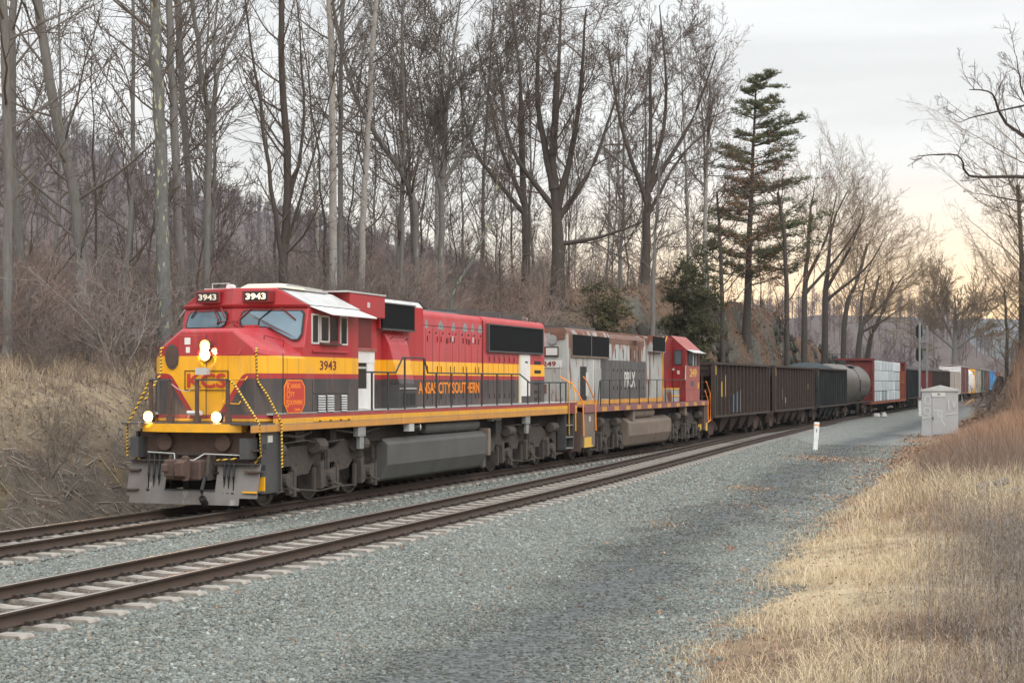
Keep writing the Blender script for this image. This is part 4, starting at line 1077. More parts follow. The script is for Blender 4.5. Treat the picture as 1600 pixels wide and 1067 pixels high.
    b.pry([(29.55, 4.56), (29.75, 4.66), (31.4, 4.62), (31.5, 4.56)], .62, .92, 'silver')
    b.build('cab_roof', r)
    b = MB(ox)
    b.loft([[(29.3 + .1, -.1 + 0, 4.55), (29.3 + .1, 1.0, 4.55), (30.6, 1.0, 4.55), (30.6, -.1, 4.55)], [(29.55, .05, 4.66), (29.55, .85, 4.66), (30.45, .85, 4.66), (30.45, .05, 4.66)]], 'cream')
    b.build('antenna_dome', r, bevel=.05, seg=2)
    b = MB(ox); b.tube([(29.5, -.75, 4.56), (29.5, -.75, 4.68), (29.5, -.35, 4.68), (29.5, -.35, 4.56)], .014, 'silver', 5); b.cyl((29.4, -.3, 4.6), (29.6, -.3, 4.6), .06, 'white'); b.build('roof_aerial', r)
    for s in (1, -1):
        b = MB(ox); b.add([(29.66, s * 1.50, 4.19), (31.95, s * 1.50, 4.19), (32.25, s * 1.86, 4.02), (30.0, s * 1.86, 4.02), (29.66, s * 1.50, 4.165), (31.95, s * 1.50, 4.165), (32.25, s * 1.86, 3.995), (30.0, s * 1.86, 3.995)],
                          [(0, 1, 2, 3), (7, 6, 5, 4), (0, 4, 5, 1), (1, 5, 6, 2), (2, 6, 7, 3), (3, 7, 4, 0)], 'white'); b.build('sun_shade', r)
    # windshields lie on the angled front faces
    def fpt(y, z, outw=.012):                       # point on the cab front face
        t = (z - 3.3) / .84
        xc_ = 29.05 + .05 * t; xk = 29.4 + .22 * t
        x = xc_ + (xk - xc_) * abs(y) / 1.5
        if z < 3.3:
            t = (3.3 - z) / 1.36; xc_ = 29.05 + .25 * t; xk = 29.4 + .05 * t; x = xc_ + (xk - xc_) * abs(y) / 1.5
        return (x - outw, y, z)
    def pane(poly, name, m, outw):
        b = MB(ox); n = len(poly); a = [fpt(y, z, outw) for y, z in poly]; c = [fpt(y, z, outw - .012) for y, z in poly]
        b.add(a + c, [tuple(range(n))] + [(i, (i + 1) % n, n + (i + 1) % n, n + i) for i in range(n)], m); return b.build(name, r)
    def rnd(poly, k=.06):
        out = []
        for i, p in enumerate(poly):
            a, c = poly[i - 1], poly[(i + 1) % len(poly)]
            for q, t in ((a, k), (c, k)):
                L = math.hypot(q[0] - p[0], q[1] - p[1]); out.append((p[0] + (q[0] - p[0]) * t / L, p[1] + (q[1] - p[1]) * t / L))
        return out
    def grow(poly, g):
        cy = sum(p[0] for p in poly) / len(poly); cz = sum(p[1] for p in poly) / len(poly)
        return [(cy + (p[0] - cy) * (1 + g * 1.0), cz + (p[1] - cz) * (1 + g * 1.6)) for p in poly]
    wl = [(-1.36, 3.74), (-1.27, 4.06), (-.17, 4.06), (-.17, 3.86), (-.27, 3.74)]; wr = [(.17, 3.80), (.22, 4.06), (1.42, 4.06), (1.42, 3.52), (1.30, 3.44), (.74, 3.74), (.25, 3.72)]
    wl = [(y, 3.66 + (z - 3.66) * 1.0) for y, z in wl]
    for poly in (wl, wr):
        pane(rnd(grow(poly, .05)), 'windshield_seal', 'black', .050); pane(rnd(poly), 'windshield', 'glass', .058)
    b = MB(ox)
    for (ya, za, yb, zb) in ((-.55, 4.14, -.38, 3.90), (-.32, 4.14, -.18, 3.92), (.42, 4.14, .18, 3.90), (.98, 4.14, 1.3, 3.88)):
        p, q = fpt(ya, za, .09), fpt(yb, zb, .10); b.tube([p, q], .018, 'dkred', 5)
    for (ya, za, yb, zb) in ((-1.05, 4.14, -1.22, 3.95), (.82, 4.12, .56, 3.88), (-.38, 3.9, -.42, 3.78), (.56, 3.88, .55, 3.76)):
        p, q = fpt(ya, za, .09), fpt(yb, zb, .08); b.tube([p, q], .014, 'black', 5)
    b.build('wiper', r)
    b = MB(ox)
    b.tube([fpt(-.38, 3.80, .06), fpt(-.38, 3.85, .10), fpt(.12, 3.85, .10), fpt(.12, 3.80, .06)], .012, 'dkred', 5)
    b.tube([(28.5, 1.05, 3.44), (28.5, 1.05, 3.53), (28.9, 1.28, 3.42), (28.9, 1.28, 3.3)], .013, 'dkred', 5)
    b.tube([(28.6, -1.05, 3.44), (28.5, -1.15, 3.55), (28.4, -1.35, 3.35), (28.4, -1.46, 3.2)], .013, 'dkred', 5)
    b.tube([(28.1, .42, 3.66), (28.3, .44, 3.75), (28.5, .44, 3.7)], .012, 'dkred', 5)
    b.box(28.9, 29.1, .35, .62, 3.62, 3.76, 'red')
    b.build('nose_grab_iron', r)
    # number boards
    for (ya, yb, m, za) in ((-.92, -.32, 'numdim', 4.28), (.22, .86, 'numlit', 4.28)):
        b = MB(ox); x0 = 29.02 + abs((ya + yb) / 2) * .12 ; b.box(x0 - .02, x0 + .3, ya, yb, 4.24, 4.49, 'cabred'); b.box(x0 - .03, x0 - .015, ya + .05, yb - .04, 4.27, 4.465, 'black'); o = b.build('number_board', r, bevel=.015)
        text('board_numerals', '3943', .13, m, r, ox, (x0 - .031, ya + .09, 4.30), 'front', width=(yb - ya) - .17, bold=.003)
    # side windows
    def side_window(x0, x1, z0, z1, y=1.5, fr=.035, nm='side_window', mf='winframe', mg='glass2'):
        for s in (1, -1):
            b = MB(ox)
            for a in ((x0, x1, z1 - fr, z1), (x0, x1, z0, z0 + fr), (x0, x0 + fr, z0 + fr, z1 - fr), (x1 - fr, x1, z0 + fr, z1 - fr)):
                y0, y1 = sorted((s * (y - .01), s * (y + .022))); b.box(a[0], a[1], y0, y1, a[2], a[3], mf)
            f = b.build(nm, r)
            b = MB(ox); y0, y1 = sorted((s * (y - .005), s * (y + .008))); b.box(x0 + fr, x1 - fr, y0, y1, z0 + fr, z1 - fr, mg); b.build('pane', f)
    side_window(29.72, 30.06, 3.38, 4.02); side_window(30.12, 30.55, 3.42, 4.0); side_window(30.55, 30.98, 3.42, 4.0, mf='dkred'); side_window(31.08, 31.45, 3.38, 4.02)
    b = MB(ox); b.both(30.1, 31.0, 1.5, 1.6, 3.37, 3.405, 'rustbrown'); b.build('arm_rest', r)
    b = MB(ox); b.both(29.75, 31.45, 1.495, 1.545, 3.20, 3.245, 'red'); b.build('belt_moulding', r, bevel=.012)
    text('cab_numerals', '3943', .20, 'dkred', r, ox, (30.12, 1.503, 2.83), width=.78, bold=.002)
    # herald on the side: octagon with lettering
    b = MB(ox); oc = [(28.62, 2.62), (29.28, 2.62), (29.42, 2.48), (29.42, 2.12), (29.26, 1.93), (28.66, 1.93), (28.5, 2.12), (28.5, 2.48)]
    b.pry(oc, 1.501, 1.509, 'orange'); cx_, cz_ = 28.96, 2.275
    b.pry([(cx_ + (x - cx_) * .92, cz_ + (z - cz_) * .93) for x, z in oc], 1.508, 1.514, 'redpatch'); b.build('herald', r)
    for t, sz, x, z, wd in (('K', .17, 28.62, 2.40, .14), ('ANSAS', .10, 28.77, 2.44, .44), ('C', .15, 28.60, 2.24, .12), ('ITY', .10, 28.73, 2.27, .22), ('S', .15, 28.58, 2.06, .12), ('OUTHERN', .10, 28.71, 2.10, .58), ('Lines', .06, 28.95, 1.98, .24)):
        text('herald_letters', t, sz, 'orange' if t != 'K' else 'orange', r, ox, (x, 1.515, z), width=wd, bold=.002, extr=.002)
    # louvres low on the cab side
    for (x0, x1) in ((30.02, 30.36), (30.45, 30.78), (31.14, 31.42)):
        b = MB(ox)
        b.box(x0, x1, 1.498, 1.504, 1.80, 2.30, 'black')
        for k in range(9):
            z = 1.83 + k * .053
            b.add([(x0, 1.503, z + .036), (x1, 1.503, z + .036), (x1, 1.53, z), (x0, 1.53, z)], [(0, 1, 2, 3)], 'silver')
        b.build('louvre', r)
    b = MB(ox); b.both(29.8, 31.6, 1.499, 1.515, 2.33, 2.345, 'charcoal')
    for x in (30.0, 30.5, 31.0, 31.4): b.both(x, x + .1, 1.5, 1.55, 1.735, 1.76, 'black')
    b.both(29.75, 31.6, 1.5, 1.545, 1.74, 1.80, 'yellow'); b.build('door_hinge', r)
    b = MB(ox)
    for x in (28.47, 29.77): b.both(x, x + .012, 1.499, 1.504, 1.95 if x > 29 else 1.76, 2.6 if x > 29 else 3.1, 'black')
    b.build('panel_seam', r)
    # recess behind the cab, electrical cabinet door and white frames
    b = MB(ox)
    b.box(32.05, 34.12, -.98, .98, 1.94, 4.08, 'livery')
    b.both(32.08, 33.75, .985, 1.02, 3.38, 4.06, 'dkred'); b.both(32.05, 33.9, .98, 1.1, 3.30, 3.37, 'cabpink')
    b.build('equipment_cabinet', r)
    b = MB(ox)
    b.both(32.1, 33.85, .98, 1.06, 3.02, 3.3, 'white'); b.both(33.45, 33.85, .98, 1.05, 1.94, 3.02, 'white'); b.both(32.4, 33.45, .98, 1.03, 1.94, 3.02, 'hopperin')
    b.both(32.25, 32.4, .98, 1.06, 1.94, 3.02, 'white'); b.both(32.85, 32.92, 1.03, 1.05, 2.1, 3.0, 'silver'); b.both(32.5, 33.4, 1.03, 1.05, 2.88, 2.93, 'silver'); b.both(32.3, 33.3, 1.05, 1.12, 1.95, 2.42, 'white')
    b.build('cabinet_door', r)
    b = MB(ox); b.box(32.2, 34.1, -1.22, 1.22, 4.08, 4.60, 'red'); b.build('inertial_filter_box', r, bevel=.015)
    b = MB(ox); b.box(32.0, 34.12, -1.24, 1.24, 4.601, 4.64, 'silver'); b.box(31.6, 32.6, -.6, .6, 4.58, 4.66, 'charcoal'); b.both(33.1, 33.24, 1.221, 1.226, 4.30, 4.42, 'mark_white'); b.build('filter_box_lid', r)
    # dynamic brake section
    b = MB(ox)
    b.box(34.12, 37.05, -.95, .95, 1.94, 4.46, 'livery')
    b.box(34.12, 36.15, -1.08, 1.08, 3.84, 4.46, 'livery')
    b.prx([(-.95, 4.46), (.95, 4.46), (.82, 4.60), (-.82, 4.60)], 34.12, 37.05, 'silver')
    b.build('dynamic_brake_housing', r, bevel=.01)
    for s in (1, -1):
        b = MB(ox); y0, y1 = sorted((s * 1.08, s * 1.13)); b.box(34.16, 36.08, y0, y1, 3.86, 4.45, 'mesh_black')
        for a in ((34.12, 36.12, 3.82, 3.86), (34.12, 36.12, 4.45, 4.48)): b.box(a[0], a[1], y0, y1 + (.02 if s > 0 else 0), a[2], a[3], 'charcoal')
        b.build('brake_grille', r)
    # duct: leaning wedge beside the hood, dark box below
    b = MB(ox)
    for s in (1, -1):
        def q(x, y, z): return (x, s * y, z)
        top = [q(34.5, .95, 3.80), q(35.75, .95, 3.80), q(35.75, .98, 3.74), q(34.5, 1.02, 3.74)]
        mid = [q(34.5, .95, 3.5), q(35.78, .95, 3.5), q(35.68, 1.12, 3.5), q(34.5, 1.14, 3.5)]
        bot = [q(34.5, .95, 2.50), q(35.85, .95, 2.50), q(35.45, 1.40, 2.52), q(34.55, 1.40, 2.52)]
        b.cur = s
        b.loft([top, mid, bot], 'livery')
        b.loft([bot, [q(34.5, .95, 1.94), q(35.9, .95, 1.94), q(35.6, 1.40, 1.94), q(34.55, 1.40, 1.94)]], 'charcoal')
    b.build('blower_duct', r, bevel=.01)
    b = MB(ox)
    for x in (34.75, 35.15): b.both(x, x + .33, 1.401, 1.41, 2.0, 2.30, 'black')
    b.both(34.55, 35.5, 1.40, 1.43, 2.40, 2.43, 'silver'); b.build('duct_outlet', r)
    b = MB(ox); b.tube([(34.7, 1.07, 3.62), (34.7, 1.16, 3.66), (35.6, 1.16, 3.66), (35.6, 1.07, 3.6)], .013, 'dkred', 5); b.build('duct_grab_iron', r)
    # long hood with rounded roof edge
    hp = [(-.95, 1.94), (-.95, 4.26), (-.91, 4.36), (-.82, 4.42), (.82, 4.42), (.91, 4.36), (.95, 4.26), (.95, 1.94)]
    b = MB(ox); b.prx(hp, 37.05, 41.3, 'livery'); hp2 = [(y * 1.015, z + (.01 if z > 4 else 0)) for y, z in hp]; b.prx(hp2, 41.3, 46.72, 'livery'); b.build('long_hood', r, smooth=True)
    # hood doors: seams, latches, patches
    b = MB(ox)
    for k in range(9):
        x = 37.2 + k * .46
        b.both(x, x + .010, .950, .953, 1.98, 3.98, 'dkred'); b.both(x, x + .012, .952, .956, 1.98, 2.62, 'black')
    b.both(37.05, 41.3, .951, .955, 4.03, 4.045, 'black')
    for k in range(9):
        x = 37.3 + k * .46
        for z, h in ((3.62, .15), (2.82, .17), (2.12, .13)):
            b.both(x + (.2 if k % 2 else 0), x + .022 + (.2 if k % 2 else 0), .953, .965, z, z + h, 'black')
        b.cyl((x + .14, .95, 3.86), (x + .14, .968, 3.86), .025, 'black', n=8)
    for x in (38.6, 40.2): b.both(x, x + .13, .953, .962, 3.60, 3.74, 'dkred'); 
    for k in range(7):
        x = 41.7 + k * .42
        b.both(x, x + .010, .966, .968, 1.98, 3.40, 'black'); b.both(x + .1, x + .12, .966, .976, 3.15, 3.3, 'black'); b.both(x + .1, x + .12, .966, .976, 2.1, 2.24, 'black')
    b.both(41.28, 41.31, .953, .975, 1.95, 4.3, 'dkred')
    b.build('hood_door_latch', r)
    b = MB(ox)
    for x, w_ in ((37.15, .2), (38.0, .42), (38.95, .3), (39.75, .42), (40.4, .25), (40.9, .4)):
        b.pry([(x, 3.98), (x + w_ * .2, 4.12), (x + w_ * .5, 4.2), (x + w_ * .8, 4.12), (x + w_, 4.0), (x + w_ * .8, 3.95), (x + w_ * .3, 3.94)], .951, .9535, 'steel')
    for x in (39.0, 40.5): b.both(x, x + .10, .954, .958, 3.66, 3.80, 'mark_white')
    b.build('paint_patch', r)
    text('railway_name', 'ANSAS CITY SOUTHERN', .30, 'orange', r, ox, (36.72, .958, 2.27), width=4.3, bold=.004)
    # radiator section
    for s in (1, -1):
        b = MB(ox); y0, y1 = sorted((s * .966, s * 1.03)); b.box(41.62, 46.35, y0, y1, 3.47, 4.20, 'mesh_black')
        y0, y1 = sorted((s * .966, s * 1.05))
        for a in ((41.56, 46.4, 3.42, 3.47), (41.56, 46.4, 4.2, 4.235), (41.56, 41.62, 3.47, 4.2), (46.35, 46.4, 3.47, 4.2)): b.box(a[0], a[1], y0, y1, a[2], a[3], 'charcoal')
        b.build('radiator_grille', r)
    b = MB(ox); b.both(44.45, 45.25, .966, 1.0, 2.15, 3.40, 'white'); b.both(44.3, 44.45, .966, 1.0, 1.95, 3.40, 'cream'); b.both(44.45, 45.25, .966, .99, 1.95, 2.15, 'charcoal'); b.both(44.8, 45.0, 1.0, 1.01, 3.15, 3.2, 'black'); b.build('fan_cabinet_door', r)
    b = MB(ox)
    for z in (3.12, 2.84, 2.5, 2.22, 2.0): b.both(45.75, 46.35, .966, .975, z, z + .10, 'black')
    b.build('end_vent', r)
    # roof: horns, fans, rails
    b = MB(ox)
    for k, (dy, L) in enumerate(((-.28, .42), (-.08, .55), (.12, .5), (.3, .38))):
        b.tube([(38.6, dy, 4.58), (38.6 - L * .5, dy, 4.58), (38.6 - L, dy, 4.58)], [.03, .06, .12], 'black', 12)
        b.cyl((38.6 - L - .005, dy, 4.58), (38.6 - L + .06, dy, 4.58), .115, 'black', n=14)
    b.box(38.5, 38.7, -.3, .35, 4.42, 4.56, 'black'); b.build('air_horn', r, smooth=True)
    b = MB(ox); b.prx([(-.5, 4.42), (.5, 4.42), (.42, 4.50), (-.42, 4.50)], 37.2, 40.9, 'charcoal'); b.build('exhaust_cover', r)
    for x in (40.7, 42.6, 44.5):
        b = MB(ox); b.cyl((x + .7, 0, 4.42), (x + .7, 0, 4.60), .72, 'charcoal', n=18); b.cyl((x + .7, 0, 4.60), (x + .7, 0, 4.62), .66, 'tank_grey', n=18); b.build('radiator_fan', r)
    b = MB(ox); b.tube([(45.4, .5, 4.42), (45.4, .5, 4.58), (46.4, .5, 4.58), (46.4, .5, 4.5)], .014, 'silver', 5); b.build('roof_rail', r)
    # fuel tank and reservoirs
    b = MB(ox)
    tp = [(1.45, 1.12), (1.45, .62), (1.28, .28), (1.02, .20), (-1.02, .20), (-1.28, .28), (-1.45, .62), (-1.45, 1.12), (-1.30, 1.24), (1.30, 1.24)]
    b.prx(tp, 33.75, 40.35, 'tank_grey'); b.build('fuel_tank', r, bevel=.03, seg=2)
    b = MB(ox); b.prx([(y * .8, z) for y, z in tp], 33.0, 33.75, 'truckdark'); b.build('tank_end', r, bevel=.02); b = MB(ox); b.both(40.35, 40.52, 1.2, 1.5, .55, 1.3, 'tank_tan'); b.both(40.3, 40.5, 1.02, 1.36, .22, .6, 'tank_grey'); b.build('tank_bracket', r, bevel=.02)
    for s in (1, -1):
        b = MB(ox); b.tube([(36.3, s * 1.22, 1.42), (36.38, s * 1.22, 1.42), (39.95, s * 1.22, 1.42), (40.03, s * 1.22, 1.42)], [.12, .17, .17, .12], 'tank_grey', 18); b.build('air_reservoir', r, smooth=True)
    b = MB(ox); b.both(41.3, 41.75, 1.05, 1.35, 1.12, 1.5, 'black'); b.both(41.15, 41.9, 1.0, 1.3, 1.48, 1.54, 'silver'); b.build('battery_box', r)
    # side handrails
    zk = 2.78
    handrail(r, ox, [(32.4, 2.80), (34.1, 2.80), (34.5, 3.16), (35.8, 3.16), (36.05, 2.80), (42.9, 2.80), (43.75, 2.56), (47.3, 2.56)], 1.5, 1.60,
             [32.75, 33.65, 34.62, 35.8, 36.6, 37.6, 38.7, 39.8, 41.0, 42.2, 43.6, 44.6, 45.6, 46.7, 47.25])
    handrail(r, ox, [(32.4, 2.80), (43.0, 2.80), (43.75, 2.56), (47.3, 2.56)], -1.5, 1.60, [33, 34.5, 36, 37.5, 39, 40.5, 42, 43.7, 45.4, 47.2])
    # rear end
    b = MB(ox); b.box(46.72, 48.4, -1.5, 1.5, 1.72, 1.90, 'livery'); b.both(47.35, 48.1, 1.44, 1.54, 1.58, 1.92, 'carred'); b.build('rear_platform', r)
    b = MB(ox); b.both(47.3, 47.36, 1.2, 1.48, .42, 1.57, 'charcoal'); b.both(48.1, 48.16, 1.2, 1.48, .42, 1.57, 'charcoal')
    for z in (.45, .8, 1.18): b.both(47.36, 48.1, 1.2, 1.48, z, z + .03, 'steel')
    b.build('rear_steps', r)
    b = MB(ox); b.tube([(47.3, 1.53, 2.56), (47.4, 1.55, 2.5), (47.45, 1.55, .9)], .02, 'stripe', 6); b.tube([(48.2, 1.4, 2.6), (48.25, 1.5, 2.2), (48.2, 1.53, 1.0)], .018, 'yellow', 6); b.build('striped_handrail', r)
    b = MB(ox); b.box(48.25, 48.32, -1.35, 1.35, .3, 1.7, 'rustbrown'); b.build('pilot_plate', r)
    coupler(r, ox, 48.35, 1)
    loco_truck(r, ox, 30.95, 1); loco_truck(r, ox, 44.35, -1)
    b = MB(ox); b.both(27.65, 28.2, 1.0, 1.25, .28, .5, 'truckdark'); b.build('pilot_brace', r)
    return r
lead_locomotive()

# ------------------------------------------------------------------ second locomotive
def second_locomotive():
    ox = 58.6
    r = vroot('diesel_locomotive', ox, 'weathered grey second locomotive with red cab, numbered 249 and lettered PRLX', 'locomotive')
    G, D = 'faded_grey_paint', 'darkgreypaint'
    b = MB(ox); b.both(49.2, 67.6, 1.44, 1.53, 1.57, 1.74, 'oldmaroon')
    for k in range(11):
        x = 51.2 + k * 1.5; b.both(x, x + .55, 1.531, 1.534, 1.58, 1.73, 'oldyellow')
    b.build('side_sill', r)
    b = MB(ox); b.box(49.1, 67.7, -1.5, 1.5, 1.74, 1.775, 'oldmaroon'); b.build('walkway', r)
    b = MB(ox); b.box(49.6, 67.2, -1.1, 1.1, 1.2, 1.73, 'truckdark'); b.both(55.4, 55.7, 1.2, 1.45, 1.2, 1.56, 'tank_tan'); b.both(63.5, 63.8, 1.2, 1.45, 1.2, 1.56, 'tank_tan'); b.build('underframe', r)
    hp = [(-.93, 1.78), (-.93, 4.20), (-.86, 4.32), (-.75, 4.36), (.75, 4.36), (.86, 4.32), (.93, 4.20), (.93, 1.78)]
    b = MB(ox); b.prx(hp, 49.2, 54.1, G); hp2 = [(y * .975, z - (.06 if z > 4 else 0)) for y, z in hp]; b.prx(hp2, 54.1, 59.2, G); b.prx(hp, 59.2, 62.9, G)
    b.build('long_hood', r, smooth=True)
    b = MB(ox); b.prx([(-.90, 4.2), (.90, 4.2), (.86, 4.33), (.77, 4.372), (-.77, 4.372), (-.86, 4.33)], 49.19, 54.08, 'roofrust'); b.prx([(-.915, 3.95), (.915, 3.95), (.915, 4.15), (.84, 4.27), (.74, 4.31), (-.74, 4.31), (-.84, 4.27), (-.915, 4.15)], 54.12, 59.0, 'roofrust'); b.build('hood_roof', r)
    for s in (1, -1):
        for x0, x1 in ((49.6, 51.75), (51.82, 53.95)):
            b = MB(ox); y0, y1 = sorted((s * .93, s * .975)); b.box(x0, x1, y0, y1, 3.46, 4.16, 'mesh_black'); b.box(x0 - .05, x1 + .05, y0, y1 + (.01 if s > 0 else 0), 3.40, 3.46, 'tank_tan'); b.box(x0 - .05, x0, y0, y1, 3.46, 4.18, 'tank_tan'); b.build('radiator_grille', r)
        b = MB(ox); y0, y1 = sorted((s * .93, s * 1.12)); b.box(59.4, 61.5, y0, y1, 3.76, 4.40, G); y0, y1 = sorted((s * 1.12, s * 1.14)); b.box(59.5, 61.4, y0, y1, 3.8, 4.36, 'mesh_black'); b.build('brake_grille', r)
    b = MB(ox); b.both(53.0, 59.15, .915, .93, 1.98, 3.36, D); b.both(53.6, 59.1, .93, .932, 1.98, 3.34, D); b.build('grey_band', r)
    b = MB(ox); b.both(49.25, 63.4, .94, .955, 1.80, 1.95, 'oldyellow'); b.build('yellow_stripe', r)
    b = MB(ox)
    for k in range(9):
        x = 54.4 + k * .52; b.both(x, x + .02, .92, .937, 3.45, 3.78, 'black' if k % 2 else 'mark_white'); b.both(x, x + .012, .931, .934, 2.0, 3.9, 'black'); b.both(x + .2, x + .25, .932, .945, 2.3, 2.42, 'black'); b.both(x + .2, x + .25, .932, .945, 2.95, 3.05, 'black')
    b.both(50.6, 51.3, .931, .945, 1.95, 3.1, 'black'); b.both(52.2, 53.0, .931, .96, 1.95, 3.05, G); b.both(52.0, 52.15, .931, .95, 1.95, 3.35, 'mark_white'); b.both(51.2, 51.5, .945, .95, 2.1, 2.9, 'mark_white')
    b.both(56.9, 57.9, .905, .915, 3.3, 4.15, 'rust'); b.both(58.0, 58.5, .90, .918, 3.34, 4.1, 'rust')
    b.both(59.2, 59.24, .93, .94, 1.8, 4.2, 'roofrust')
    b.build('hood_door', r)
    b = MB(ox)                                         # end of the hood, facing the camera
    b.cyl((49.2, .42, 3.98), (49.12, .42, 3.98), .16, 'steel', n=18); b.box(49.14, 49.2, -.35, .62, 3.42, 3.74, 'black'); b.box(49.13, 49.15, .2, .6, 3.46, 3.70, 'mark_white')
    b.box(49.17, 49.2, -.1, .75, 3.05, 3.30, 'mark_white'); b.tube([(49.2, .7, 3.2), (49.1, .72, 3.1), (49.1, .72, 2.2)], .015, 'silver', 5)
    b.build('hood_end_fitting', r)
    b = MB(ox); b.box(49.15, 49.2, .35, .85, 4.0, 4.2, 'rust'); b.build('rust_patch', r); b = MB(ox); b.box(49.17, 49.2, -.2, .2, 2.2, 2.5, 'rust'); b.build('rust_patch', r)
    text('end_numerals', '249', .17, 'dkred', r, ox, (49.165, .08, 3.09), 'front', width=.46, bold=.004)
    text('reporting_mark', 'PRLX', .58, 'mark_white', r, ox, (56.1, .934, 2.38), width=1.5, bold=.01)
    # red cabinet, curved edge, cab
    b = MB(ox)
    b.both(61.75, 63.4, .93, .945, 1.98, 4.38, 'cabred'); b.build('cabinet_side', r)
    b = MB(ox)
    for s in (1, -1):
        b.tube([(61.78, s * .95, 1.97), (61.72, s * .95, 2.6), (61.72, s * .95, 3.6), (61.95, s * .95, 4.1), (62.5, s * .93, 4.42)], .035, 'oldyellow', 6)
        b.box(61.75, 63.4, min(s * .945, s * .955), max(s * .945, s * .955), 1.96, 2.10, 'yellow')
    b.both(61.9, 63.2, .945, .955, 3.1, 3.85, 'dkred'); b.build('cabinet_edge', r)
    b = MB(ox)
    sec = lambda x: [(x, -1.5, 1.78), (x, -1.5, 3.92), (x, -.9, 4.48), (x, .9, 4.48), (x, 1.5, 3.92), (x, 1.5, 1.78)]
    b.loft([sec(63.4), sec(65.95)], 'cabred'); b.loft([[(63.39, s_ * 1.505, z_) for s_, z_ in ()] for _ in ()] or [[(63.38, .9, 4.485), (65.98, .9, 4.485), (65.98, .86, 4.50), (63.38, .86, 4.50)], [(63.38, 1.52, 3.915), (65.98, 1.52, 3.915), (65.98, 1.50, 3.95), (63.38, 1.50, 3.95)]], 'cabpink')
    b.quad((63.4, 1.502, 1.78), (65.95, 1.502, 1.78), (65.95, 1.502, 3.3), (63.4, 1.502, 3.3), 'cabpink')
    b.build('cab', r)
    b = MB(ox); b.box(63.36, 63.4, .96, 1.42, 1.82, 4.02, 'cabred'); b.box(63.345, 63.36, 1.02, 1.36, 3.28, 3.9, 'black'); b.box(63.335, 63.345, 1.05, 1.33, 3.32, 3.86, 'glass'); b.cyl((63.34, 1.0, 3.1), (63.3, 1.0, 3.1), .05, 'silver'); b.box(63.35, 63.36, 1.15, 1.25, 2.9, 3.05, 'mark_white'); b.build('cab_door', r)
    b = MB(ox); b.both(63.75, 65.7, 1.503, 1.52, 3.26, 3.86, 'black'); b.both(64.55, 64.7, 1.52, 1.54, 3.26, 3.86, 'silver'); b.both(63.95, 64.4, 1.52, 1.53, 3.35, 3.8, 'glass'); b.both(65.1, 65.16, 1.52, 1.54, 3.26, 3.86, 'silver'); b.build('side_window', r)
    b = MB(ox); b.add([(63.6, 1.5, 3.93), (65.8, 1.5, 3.93), (65.9, 1.78, 3.80), (63.7, 1.78, 3.80), (63.6, 1.5, 3.91), (65.8, 1.5, 3.91), (65.9, 1.78, 3.78), (63.7, 1.78, 3.78)], [(0, 1, 2, 3), (7, 6, 5, 4), (3, 2, 6, 7), (0, 4, 5, 1), (0, 3, 7, 4), (1, 5, 6, 2)], 'silver'); b.build('sun_shade', r)
    text('cab_numerals', '249', .36, 'mark_yellow', r, ox, (64.15, 1.505, 2.78), width=1.2, bold=.01)
    b = MB(ox); b.both(64.3, 64.9, 1.503, 1.506, 2.4, 2.62, 'darkgreypaint'); b.both(65.6, 65.8, 1.503, 1.507, 2.3, 2.55, 'mark_yellow'); b.both(63.4, 66.0, 1.503, 1.512, 2.28, 2.30, 'cabpink'); b.build('cab_side_plate', r)
    b = MB(ox)
    for z in (1.98, 2.28): b.both(61.9, 63.3, .96, 1.3, z, z + .05, 'yellow')
    b.both(61.8, 63.35, .94, 1.28, 1.78, 2.3, G); b.build('cab_steps', r)
    b = MB(ox); b.loft([[(65.95, -1.0, 1.78), (65.95, -1.0, 3.0), (65.95, 1.0, 3.0), (65.95, 1.0, 1.78)], [(67.3, -.95, 1.78), (67.3, -.95, 2.75), (67.3, .95, 2.75), (67.3, .95, 1.78)]], 'cabpink'); b.build('short_hood', r)
    handrail(r, ox, [(50.8, 1.85), (51.0, 2.6), (51.2, 2.66), (63.3, 2.66)], 1.5, 1.6, [51.1, 52.2, 53.5, 54.8, 56.1, 57.4, 58.7, 60.0, 61.3, 62.4], m='railing')
    b = MB(ox); b.tube([(63.3, 1.5, 2.66), (63.32, 1.52, 3.25)], .022, 'silver', 6); b.build('handrail', r)
    for (pts) in ([(49.3, 1.45, 2.75), (49.5, 1.5, 2.6), (50.4, 1.53, 1.9), (50.45, 1.53, .95)], [(48.95, .75, 2.75), (48.95, 1.2, 2.5), (49.1, 1.5, 1.9), (49.1, 1.52, .8)], [(67.2, 1.5, 2.6), (67.9, 1.52, 2.1), (67.95, 1.52, .9), (67.5, 1.5, .8)], [(67.0, 1.5, 2.2), (67.45, 1.52, 1.8), (67.5, 1.52, .8)]):
        b = MB(ox); b.tube(pts, .024, 'orange', 6); b.build('grab_rail', r)
    b = MB(ox); b.both(49.2, 50.5, 1.2, 1.48, .42, 1.57, 'tank_tan'); b.both(49.25, 50.2, 1.25, 1.5, .42, .47, 'mark_yellow'); b.both(49.3, 50.1, 1.481, 1.485, .45, .75, 'mark_yellow'); b.cyl((49.9, 1.48, 1.35), (49.9, 1.49, 1.35), .1, 'silver')
    b.box(49.12, 49.2, -1.4, 1.4, .3, 1.6, 'rustbrown'); b.build('step_box', r)
    b = MB(ox); b.both(66.9, 67.6, 1.2, 1.48, .5, 1.57, 'rustbrown'); b.both(67.2, 67.5, 1.481, 1.487, .45, .8, 'mark_yellow'); b.both(66.5, 66.7, 1.3, 1.4, .5, .75, 'mark_yellow'); b.build('rear_step_box', r)
    b = MB(ox)
